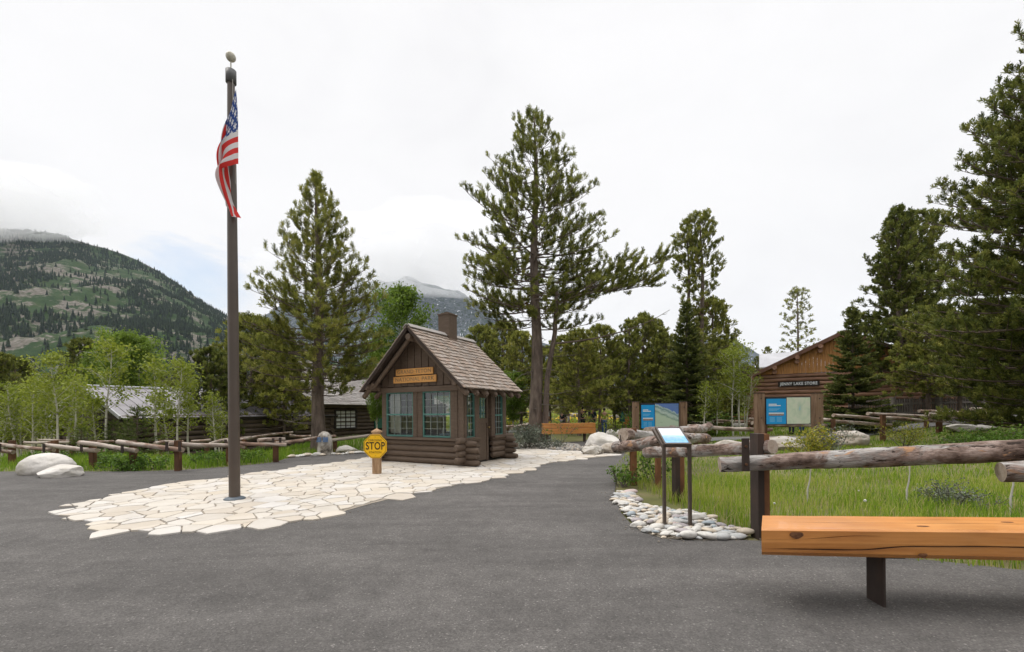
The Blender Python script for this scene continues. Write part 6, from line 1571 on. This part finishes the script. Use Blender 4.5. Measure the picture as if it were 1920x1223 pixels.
# aspens
asp_ = []
for k, (H, R, sd, nl, stems, b) in enumerate(((4.6, .62, 201, 1200, 1, .36), (4.2, .55, 203, 1050, 2, .38), (3.4, .42, 205, 650, 1, .34), (5.0, .8, 207, 1700, 1, .40))):
    w_, l_ = aspen_meshes(H, R, sd, nl, .06, b, .095, stems)
    asp_.append((tree_thing('aspen_tree', 'x', (0, 0, 0), w_, l_, M_ASPL, barkm=M_ASPB), H + .15))
w_, l_ = aspen_meshes(9.0, 1.75, 211, 17000, .12, .12, .15, 1, 60, clus=.24); big = (tree_thing('aspen_tree', 'x', (0, 0, 0), w_, l_, leafmat('fresh_green_leaves', [(.075, .13, .017), (.125, .20, .024), (.185, .27, .036), (.25, .33, .06)], .42, .5), barkm=M_ASPB), 9.2)
GA = 'young aspens in front of the left cabins'
A_ = [(34, 716, 18, 1, 'pale forked young aspen nearest the left edge'), (54, 712, 17.5, 0, 'second young aspen from the left edge, straight white stem'), (78, 700, 20, 2, None), (96, 712, 21, 2, None), (112, 664, 16.6, 3, 'bushy young aspen with a thick white stem standing at the left fence'),
      (128, 690, 19.5, 2, None), (150, 700, 21, 1, None), (178, 742, 17.2, 2, 'leaning thin aspen in front of the dark gable of the metal roofed cabin'), (196, 640, 17, 3, 'tall aspen with a yellow stem in front of the metal roof corner'), (298, 668, 17.5, 0, 'white stemmed aspen with a forked crown at the middle of the metal roof'),
      (330, 676, 17.2, 3, 'full aspen right of the forked one in front of the metal roof'), (356, 700, 18, 0, 'slim aspen between the full aspen and the flagpole'), (402, 735, 17.5, 2, 'small white aspen closest to the flagpole'), (412, 742, 18.2, 1, 'small multi-stemmed aspen just behind the flagpole'), (20, 725, 20, 0, None), (5, 735, 18, 2, None), (65, 720, 19.2, 2, None), (88, 722, 18.6, 2, None), (140, 715, 18.3, 2, None), (312, 730, 18.8, 2, None)]
for (px, yt, Y, k, lb) in A_:
    bg(0, px, yt, Y, lb or 'thin pale young aspen in the crowded aspen stand left of the metal roofed cabin', GA, asp_[k], 1.0)
for (px, yt, Y, lb) in ((215, 628, 33, 'tall green aspen behind the metal roofed cabin, left of two'), (262, 634, 34, 'tall green aspen behind the metal roofed cabin, right of two'), (238, 660, 37, 'green aspen filling the gap behind the metal roofed cabin'), (185, 668, 38, 'green aspen behind the left gable of the metal roofed cabin')):
    bg(0, px, yt, Y, lb, None, big, .8)
bg(0, 746, 547, 27.5, 'bright green aspen standing right behind the kiosk gable', None, big, .85)
bg(0, 705, 640, 30, 'green aspen left of the kiosk roof behind the dark cabin', None, big, .7)
bg(0, 912, 690, 33, 'broad green aspen low behind the right slope of the kiosk roof', None, big, 1.0)
bg(0, 960, 700, 34, 'broad green aspen behind the kiosk and left of the big pine trunk', None, big, 1.0)
for (px, yt, Y, k, lb) in ((1373, 655, 25, 3, 'young aspen with twin white stems before the shelter post'), (1388, 640, 25.5, 0, 'taller young aspen at the store corner'), (1320, 716, 24, 2, 'small green aspen right of the first blue board'), (1344, 722, 25, 2, 'small green aspen at the shelter eave'), (1398, 690, 26, 1, 'thin aspen touching the store corner logs')):
    bg(0, px, yt, Y, lb, None, asp_[k], 1.0)
# little conifers in front of the cabins
w_, l_ = spruce_meshes(2.6, .8, 301, r0=.04, step=.22, K=9, needle=.09, width=.026, pw=.8); fir = (tree_thing('young_pine', 'x', (0, 0, 0), w_, l_, leafmat('young_fir_needles', [(.05, .075, .012), (.085, .12, .02), (.13, .165, .035)], .2)), 2.7)
for (px, yt, Y, w_, lb) in ((257, 762, 16.6, 1.1, 'small yellow green pine in front of the metal roof, right of its corner'), (152, 800, 15.6, 1.3, 'low bushy green pine seedling by the left fence'), (212, 788, 17, 1.0, 'small pine under the tall yellow stemmed aspen'), (305, 815, 15.4, .9, 'tiny pine seedling behind the fence below the forked aspen'), (238, 785, 18, .8, 'slim small pine left of the metal roof corner')):
    bg(0, px, yt, Y, lb, None, fir, w_)

# unseen pines added behind the camera to darken what panes and glossy timber mirror
for (x, y, s_) in ((-14, -17, 1.5), (-6, -22, 1.3), (2, -19, 1.6), (9, -24, 1.4), (16, -18, 1.5), (-22, -12, 1.4), (24, -10, 1.5)):
    put(bgp[3], (x, y, 0), x, s_, 'dark unseen pine added behind the camera to darken the kiosk pane reflections', 'unseen pines added behind the camera')
# ================================================================== shrubs and weeds
def shrub(name, label, loc, w, h, seed, n, size, leafm, clus=.09, stems=16, woodm=None, cat='shrub', group=None):
    rg = np.random.default_rng(seed); wood, leaf = MB(), MB(); C = []
    for k in range(stems):
        P = limb((rg.normal(0, w * .08), rg.normal(0, w * .08), -.03), rg.uniform(0, 6.28), rg.uniform(.5, 1.4), h * rg.uniform(.7, 1.15), rg.uniform(-.2, .4), 6, rg, .2)
        P[:, :2] *= w / h * .9 if w > h else 1; tube(wood, P, np.linspace(.014, .004, 6), 4, caps=False)
        for q in range(5):
            bp, bd = along(P, rg.uniform(.3, .98)); Q = limb(bp, math.atan2(bd[1], bd[0]) + rg.normal(0, .9), rg.uniform(.1, 1.2), h * rg.uniform(.15, .4), .2, 3, rg, .2); tube(wood, Q, np.linspace(.006, .003, 3), 3, caps=False); C += [Q[1], Q[2]]
        C += [along(P, t)[0] for t in (.5, .75, .95)]
    C = np.array(C); i = rg.integers(0, len(C), n); P = C[i] + rg.normal(0, clus, (n, 3)); P[:, 2] = np.maximum(P[:, 2], .02)
    ct = rg.random(len(C)); leaf_cloud(leaf, P, rg, size, .2 + .5 * ct[i] + rg.normal(0, .15, n))
    t = thing(name, label, cat, loc, 0, group); wood.build('stems', woodm or M_TWIG, t, smooth=True); leaf.build('leaves', leafm, t); return t
M_SAGE = leafmat('sage_leaves', [(.07, .085, .06), (.13, .15, .11), (.19, .21, .16), (.26, .28, .22)], .2)
M_YELL = leafmat('yellow_leaves', [(.12, .15, .02), (.22, .24, .03), (.36, .33, .04), (.46, .36, .05)], .4)
def atg(px, py, Y=None):
    if Y is None: x, y = G(px, py)
    else: x, y, _ = V(px, py, Y)
    return (x, y, gzf(x, y) - .02)
shrub('sagebrush', 'grey green bushy sagebrush at the foot of the big pine behind the kiosk', atg(990, 842, 17.2), 1.25, .85, 401, 3800, .055, M_SAGE, .09, 22)
shrub('sagebrush', 'small dead-topped sagebrush before the orange timber bench', atg(1035, 838, 17.2), .8, .35, 402, 700, .05, M_SAGE, .07, 12)
shrub('sapling', 'spindly sapling with sparse leaves before the middle of the orange timber bench', atg(1052, 836, 17.8), .55, 1.3, 403, 150, .06, M_GREENL, .08, 5, cat='sapling')
shrub('sapling', 'thin leafy sapling behind the right end of the orange timber bench', atg(1122, 815, 21.6), .6, 1.6, 404, 260, .08, M_ASPL, .12, 5, cat='sapling')
shrub('shrub', 'bright yellow green shrub in the grass under the board with the pale map', atg(1527, 858, 12.6), .95, .95, 405, 1500, .055, M_YELL, .08, 14)
shrub('shrub', 'olive grey shrub beside the yellow one at the tan peaked boulder', atg(1553, 850, 13.2), .8, 1.05, 406, 1300, .05, M_SAGE, .10, 14)
shrub('shrub', 'feathery yellow green shrub between the two rusty posts of the zigzag fence', atg(1698, 836, 16.2), 1.0, 1.0, 407, 1100, .05, M_YELL, .10, 12)
shrub('sagebrush', 'low blue grey sagebrush in the grass behind the big horizontal log', atg(1797, 930, 6.6), .55, .34, 408, 1500, .026, M_SAGE, .05, 16)
shrub('shrub', 'leafy weed sprawling over the asphalt edge at the fence post by the pebbles', (G(1168, 910)[0], G(1168, 910)[1], -.01), .62, .42, 409, 420, .05, M_GREENL, .05, 9, cat='weed')
shrub('shrub', 'taller leafy weed growing between the fence posts above the pebbles', atg(1225, 905, 8.9), .5, .6, 410, 420, .05, M_GREENL, .07, 8, cat='weed')
shrub('shrub', 'dense low dark shrub under the huge right pine', atg(1890, 838, 13.8), 1.9, .7, 411, 3200, .07, M_GREENL, .15, 20)
shrub('shrub', 'rounded green shrub at the right end of the low white boulder', atg(1815, 826, 17.5), 1.1, .32, 412, 900, .06, M_GREENL, .12, 14)
for k, (px, py, Y, w_, h_) in enumerate(((1215, 800, 27, 2.5, 1.2), (1255, 798, 28, 2.2, 1.5), (1335, 790, 28, 2.0, 1.2), (1150, 775, 64, 4.2, 1.8), (1050, 775, 66, 3.8, 1.7), (960, 775, 60, 3.6, 1.9), (1100, 775, 68, 4.0, 1.9))):
    shrub('shrub', 'green willow shrub low at the edge of the wood beyond the benches', atg(px, py, Y), w_, h_, 420 + k, 1700, .10, M_GREENL, .22, 16, group='willow shrubs at the edge of the far wood')
for k, (px, py, Y) in enumerate(((98, 868, 13.6), (200, 866, 12.8), (285, 872, 12.0), (395, 866, 12.9), (250, 880, 11.7), (470, 862, 13.6))):
    shrub('shrub', 'dark leafy weed clump in the grass strip below the left log fence', atg(px, py, Y), .7, .38, 440 + k, 700, .06, M_GREENL, .09, 10, group='weed clumps under the left fence', cat='weed')
# dandelion clocks and dry curled stems in the meadow
M_FLUFF = flat('dandelion_fluff', (.55, .55, .5), .95)
for k, (px, py) in enumerate(((1622, 941), (1452, 946), (1610, 922))):
    Y = 1.32 * F_PX / (py - 766); x, y, z = V(px, py, min(Y, 7.5)); mb = MB(); rg = np.random.default_rng(k)
    v, f = _ICO[2]; d_ = thing('dandelion', 'white dandelion head among the grass behind the near fence', 'flower', (x, y, 0), 0, 'dandelions in the near meadow')
    mb = MB(); tube(mb, [(0, 0, -.02), (.01, 0, z * .5), (0, 0, z)], .003, 5); mb.build('stem', M_GRASS, d_)
    mb = MB().add(v * (.019 - .004 * (k % 3)) * (1 + .12 * rg.normal(size=(len(v), 1))) + [0, 0, z + .015], f); mb.build('head', M_FLUFF, d_)
for k, (px, py, Y, hgt) in enumerate(((1700, 888, 6.6, .5), (1514, 890, 6.9, .45), (1895, 905, 5.9, .55))):
    x, y, _ = V(px, py, Y); mb = MB(); tube(mb, [(0, 0, 0), (.0, 0, hgt * .5), (.035, 0, hgt * .8), (.045, .0, hgt), (.05, 0, hgt + .25)], [.014, .013, .011, .009, .006], 7, rough=.1)
    o = mb.build('dry_stem', flat('bleached_stem', (.42, .40, .35), .9), None, smooth=True, loc=(x, y, -.02)); tag(o, ['curled bleached stem in the grass under the middle of the long near log', 'short bleached stem in the grass near the left end of the long near log', 'bleached stem in the grass by the lowest cut log at the right edge'][k], 'stem')

# ================================================================== people (far off, seen above benches and below a board)
def skin_mesh(verts, edges, radii, root=0, sub=2):
    me = bpy.data.meshes.new('skin'); me.from_pydata(verts, edges, []); o = bpy.data.objects.new('skin', me); COL.objects.link(o)
    md = o.modifiers.new('s', 'SKIN'); md.use_smooth_shade = True
    for i, r in enumerate(radii):
        sv = me.skin_vertices[0].data[i]; sv.radius = (r, r) if not hasattr(r, '__len__') else r; sv.use_root = (i == root)
    o.modifiers.new('u', 'SUBSURF').levels = sub
    dg = bpy.context.evaluated_depsgraph_get(); m2 = bpy.data.meshes.new_from_object(o.evaluated_get(dg)); bpy.data.objects.remove(o)
    for p in m2.polygons: p.use_smooth = True
    return m2
M_SKIN = flat('skin', (.45, .26, .18), .6, var=.05); M_HAIR = flat('dark_hair', (.03, .02, .015), .7)
def cloth(name, c): return flat(name, c, .9)
def person(label, loc, rz, H, shirt, trousers, hair=None, hat=None, stride=.18, arm=.3, pack=None):
    k = H / 1.75; t = thing('person', label, 'person', loc, rz)
    J = dict(pel=(0, 0, .95), wst=(0, 0, 1.12), chs=(0, .01, 1.33), nck=(0, 0, 1.48), hdb=(0, -.01, 1.58), hdt=(0, -.005, 1.68),
             shl=(-.19, 0, 1.42), ell=(-.25, -.06 * arm, 1.14), wrl=(-.24, -.30 * arm, .90), hnl=(-.235, -.36 * arm, .80), shr=(.19, 0, 1.42), elr=(.25, .05 * arm, 1.14), wrr=(.25, .02 - .2 * arm, .89), hnr=(.245, -.25 * arm, .80),
             hpl=(-.10, 0, .90), knl=(-.11, -stride * .5, .50), anl=(-.11, -stride, .09), tol=(-.12, -stride - .16, .035), hpr=(.10, 0, .90), knr=(.11, stride * .3, .50), anr=(.11, stride, .09), tor=(.12, stride - .15, .035))
    R = dict(pel=(.15, .11), wst=(.135, .10), chs=(.165, .115), nck=.056, hdb=(.072, .09), hdt=(.07, .085), shl=.07, ell=.047, wrl=.032, hnl=.04, shr=.07, elr=.047, wrr=.032, hnr=.04, hpl=.095, knl=.062, anl=.042, tol=.038, hpr=.095, knr=.062, anr=.042, tor=.038)
    E = [('pel', 'wst'), ('wst', 'chs'), ('chs', 'nck'), ('nck', 'hdb'), ('hdb', 'hdt'), ('chs', 'shl'), ('shl', 'ell'), ('ell', 'wrl'), ('wrl', 'hnl'), ('chs', 'shr'), ('shr', 'elr'), ('elr', 'wrr'), ('wrr', 'hnr'), ('pel', 'hpl'), ('hpl', 'knl'), ('knl', 'anl'), ('anl', 'tol'), ('pel', 'hpr'), ('hpr', 'knr'), ('knr', 'anr'), ('anr', 'tor')]
    def mk(keys, name, mat, grow=0.0, shrink=1.0):
        ix = {q: i for i, q in enumerate(keys)}; es = [(ix[a], ix[b]) for a, b in E if a in ix and b in ix]
        rr = []
        for q in keys:
            r = R[q]; rr.append(tuple((w_ + grow) * k for w_ in r) if hasattr(r, '__len__') else (r + grow) * k)
        me = skin_mesh([tuple(w_ * k for w_ in J[q]) for q in keys], es, rr, 0, 1); me.materials.clear(); me.materials.append(mat)
        return link(name, me, t)
    mk(list(J), 'body', M_SKIN)
    mk(['pel', 'wst', 'chs', 'shl', 'ell', 'shr', 'elr'], 'shirt', shirt, .014)
    mk(['pel', 'hpl', 'knl', 'anl', 'hpr', 'knr', 'anr'], 'trousers', trousers, .012)
    for a, b in (('anl', 'tol'), ('anr', 'tor')):
        mb = MB(); tube(mb, [np.array(J[a]) * k + [0, .03, -.04], np.array(J[a]) * k + [0, -.04, -.035], np.array(J[b]) * k], [.05 * k, .055 * k, .042 * k], 8); mb.build('shoe', M_BLK, t, smooth=True)
    v, f = _ICO[3]; v = v * [.088, .105, .10] * np.array(k) + np.array([0, .015, 1.665]) * k; kp = (v[:, 2] > 1.63 * k) | (v[:, 1] > .03 * k); ff = [tuple(q) for q in f if kp[q].all()]
    MB().add(v, ff).build('hair', hair or M_HAIR, t, smooth=True)
    if hat:
        v, f = _ICO[3]; v = v * [.10, .115, .075] * np.array(k) + np.array([0, .01, 1.715]) * k; v[:, 2] = np.maximum(v[:, 2], 1.70 * k); mb = MB().add(v, f)
        mb.add([(x * k, y * k, 1.705 * k) for x, y in ((-.07, -.08), (.07, -.08), (.06, -.19), (-.06, -.19))] + [(x * k, y * k, 1.72 * k) for x, y in ((-.07, -.08), (.07, -.08), (.06, -.19), (-.06, -.19))], [(0, 1, 2, 3), (4, 5, 6, 7), (0, 1, 5, 4), (1, 2, 6, 5), (2, 3, 7, 6), (3, 0, 4, 7)]); mb.build('cap', hat, t, smooth=False)
    mb = MB()
    for s in (-1, 1): rock(mb, (s * .032 * k, -.088 * k, 1.60 * k), (.022 * k, .012 * k, .012 * k), cuts=0, sub=1, amp=0, flat=False)
    mb.build('eyes', M_BLK, t, smooth=True)
    mb = MB(); rock(mb, (0, -.095 * k, 1.565 * k), (.03 * k, .045 * k, .045 * k), cuts=0, sub=2, amp=0, flat=False); box(mb, (0, -.083 * k, 1.535 * k), (.045 * k, .014 * k, .010 * k)); mb.build('nose', M_SKIN, t, smooth=True)
    if pack: mb = MB(); box(mb, (0, .20 * k, 1.25 * k), (.30 * k, .2 * k, .46 * k), bev=.06); mb.build('backpack', pack, t)
    return t
def pplace(px, pyhead, Y, H):
    x, y, z = V(px, pyhead, Y); return (x, y, z - H)
B_ = cloth('black_cloth', (.015, .016, .022)); Wt = cloth('white_cloth', (.55, .56, .6)); GRN = cloth('olive_yellow_shirt', (.25, .29, .05)); JN = cloth('blue_jeans', (.05, .09, .2)); BL = cloth('blue_jacket', (.05, .12, .3)); DN = cloth('dark_navy', (.02, .025, .05)); GY = cloth('grey_trousers', (.12, .12, .13))
def pg(px, Y): x = V(px, 780, Y)[0]; return (x, Y, gzf(x, Y) + .01)
person('person in white and dark clothes just right of the big pine trunk', pg(1024, 28), .6, 1.72, Wt, B_, pack=B_)
person('dark haired person in a black top behind the left part of the orange bench', pg(1055, 28.5), 2.2, 1.62, B_, GY)
person('small person in a bright blue cap beside the dark haired one behind the orange bench', pg(1066, 27.5), 1.5, 1.35, Wt, GY, hat=cloth('bright_blue_cap', (.03, .2, .6)))
person('person dressed all in black walking behind the middle of the orange bench', pg(1092, 27), 3.0, 1.78, B_, B_)
person('person with a pale blue cap and navy jacket, right of the one in black', pg(1111, 27.5), -.4, 1.70, DN, DN, hat=cloth('pale_blue_cap', (.35, .48, .65)), pack=Wt)
person('person in an olive yellow shirt and blue jeans behind the big white boulder', pg(1133, 26.5), 3.14, 1.66, GRN, JN, stride=.05, arm=.1)
person('person in dark trousers standing behind the pale map board, left of two', pg(1484, 25.5), 3.14, 1.75, B_, DN, stride=.03, arm=.2)
person('person in blue jeans standing behind the pale map board, right of two', pg(1503, 25.8), 3.14, 1.72, GY, JN, stride=.03, arm=.2)
# ================================================================== small far things
x, y, z = V(1174, 793, 30); mb = MB()
ob_ = thing('trail_sign', 'small rust orange routed board on a post behind the first blue board', 'sign', (x, y, gzf(x, y)))
zb_, zt_ = V(1174, 797, 30)[2], V(1174, 782, 30)[2]
mb = MB(); box(mb, (.0, 0, (zb_ + zt_) / 2), (.42, .06, zt_ - zb_), bev=.01); mb.build('board', flat('rust_orange_paint', (.42, .11, .03), .7), ob_)
mb = MB(); box(mb, (0, .08, zb_ / 2), (.1, .1, zb_ + .1)); mb.build('post', M_SLOG, ob_)
x, y, z = V(1167, 790, 29)
um = thing('folded_umbrella', 'dark green folded parasol beside the rust orange board', 'umbrella', (x, y, gzf(x, y)))
tube(MB(), [(0, 0, 0), (0, 0, 1.5)], .02, 8).build('pole', M_STEEL, um); tube(MB(), [(0, 0, .75), (.02, 0, .85), (0, 0, 1.2), (0, 0, 1.45)], [.17, .19, .10, .02], 12, rough=.12).build('canopy', flat('dark_green_cloth', (.012, .06, .045), .9), um, smooth=True)
# a parked car seen past the kiosk corner
def car(label, px, Y, rz, paint):
    x, y, _ = V(px, 790, Y); t = thing('parked_car', label, 'car', (x, y, gzf(x, y)), rz)
    sec = [(-2.1, .35, .62, .78), (-2.0, .30, .80, .84), (-1.2, .28, .92, .88), (-.75, .28, .96, .89), (.9, .28, .98, .89), (1.6, .28, .94, .88), (2.1, .32, .84, .82), (2.2, .4, .7, .74)]
    mb = MB(); P = []
    for (xx, zb, zt, w_) in sec: P += [(xx, -w_ * .92, zb), (xx, -w_, (zb + zt) / 2), (xx, -w_ * .93, zt), (xx, w_ * .93, zt), (xx, w_, (zb + zt) / 2), (xx, w_ * .92, zb)]
    n = len(sec); f = [(i * 6 + k, i * 6 + (k + 1) % 6, (i + 1) * 6 + (k + 1) % 6, (i + 1) * 6 + k) for i in range(n - 1) for k in range(6)] + [tuple(range(6))[::-1], tuple(range(6 * n - 6, 6 * n))]
    mb.add(P, f); mb.build('body', paint, t, smooth=False)
    mb = MB(); a = [(-.95, .80, .95), (-.35, .66, 1.42), (1.0, .66, 1.44), (1.75, .78, .95)]
    P = [(q[0], -q[1], q[2]) for q in a] + [(q[0], q[1], q[2]) for q in a]; mb.add(P, [(0, 1, 2, 3), (7, 6, 5, 4), (0, 4, 5, 1), (2, 6, 7, 3)]); mb.build('windows', flat('car_glass', (.03, .04, .05), .1, .8), t)
    mb = MB(); box(mb, (.33, 0, 1.445), (1.4, 1.3, .04), bev=.015); mb.build('roof', paint, t)
    for xx in (-1.35, 1.35):
        for s in (-1, 1):
            w_ = MB(); tube(w_, [(xx, s * .72, .32), (xx, s * .88, .32)], .32, 20); wo = w_.build('wheel', M_BLK, t, smooth=False); w2_ = MB(); tube(w2_, [(xx, s * .885, .32), (xx, s * .895, .32)], .19, 14); w2_.build('rim', M_TIN2, wo)
    for s in (-1, 1): mb = MB(); box(mb, (-2.06, s * .62, .70), (.08, .28, .13), bev=.02); mb.build('headlight', M_WHITE, t)
    return t
car('white and blue parked car far off between the kiosk and the big pine trunk', 957, 62, 1.2, flat('pale_car_paint', (.5, .55, .6), .3, .6))

# ================================================================== low cloud caught on the tops
if HAZE:
    def cloud(label, ells, dens, seed):
        mb = MB()
        for k, (px, py, Y, rx, ry, rz) in enumerate(ells):
            v, f = _ICO[4]; v = v.copy()
            for i in range(len(v)): v[i] *= 1 + .40 * mnoise.noise(Vector(v[i]) * 1.5 + Vector((seed + k, 0, 0))) + .24 * mnoise.noise(Vector(v[i]) * 4 + Vector((seed + k, 3, 0)))
            mb.add(v * (rx, ry, rz) + V(px, py, Y), f)
        tag(mb.build('cloud', volmat('cloud_vapour', (.988, .988, .99), dens), smooth=True), label, 'cloud', kind='stuff')
    cloud('white cloud hiding the top of the far snowy mountain', [(690, 505, 3500, 560, 500, 190), (790, 500, 3400, 620, 500, 210), (900, 502, 3500, 560, 460, 190), (980, 530, 3600, 480, 400, 170), (600, 520, 3500, 560, 460, 200), (840, 460, 3600, 900, 600, 260)], .0023, 5)
    cloud('white cloud resting on the top of the left mountain', [(-20, 392, 1750, 330, 260, 105), (-160, 370, 1800, 420, 300, 150), (50, 402, 1800, 190, 180, 62), (30, 370, 1850, 330, 240, 110)], .0042, 8)
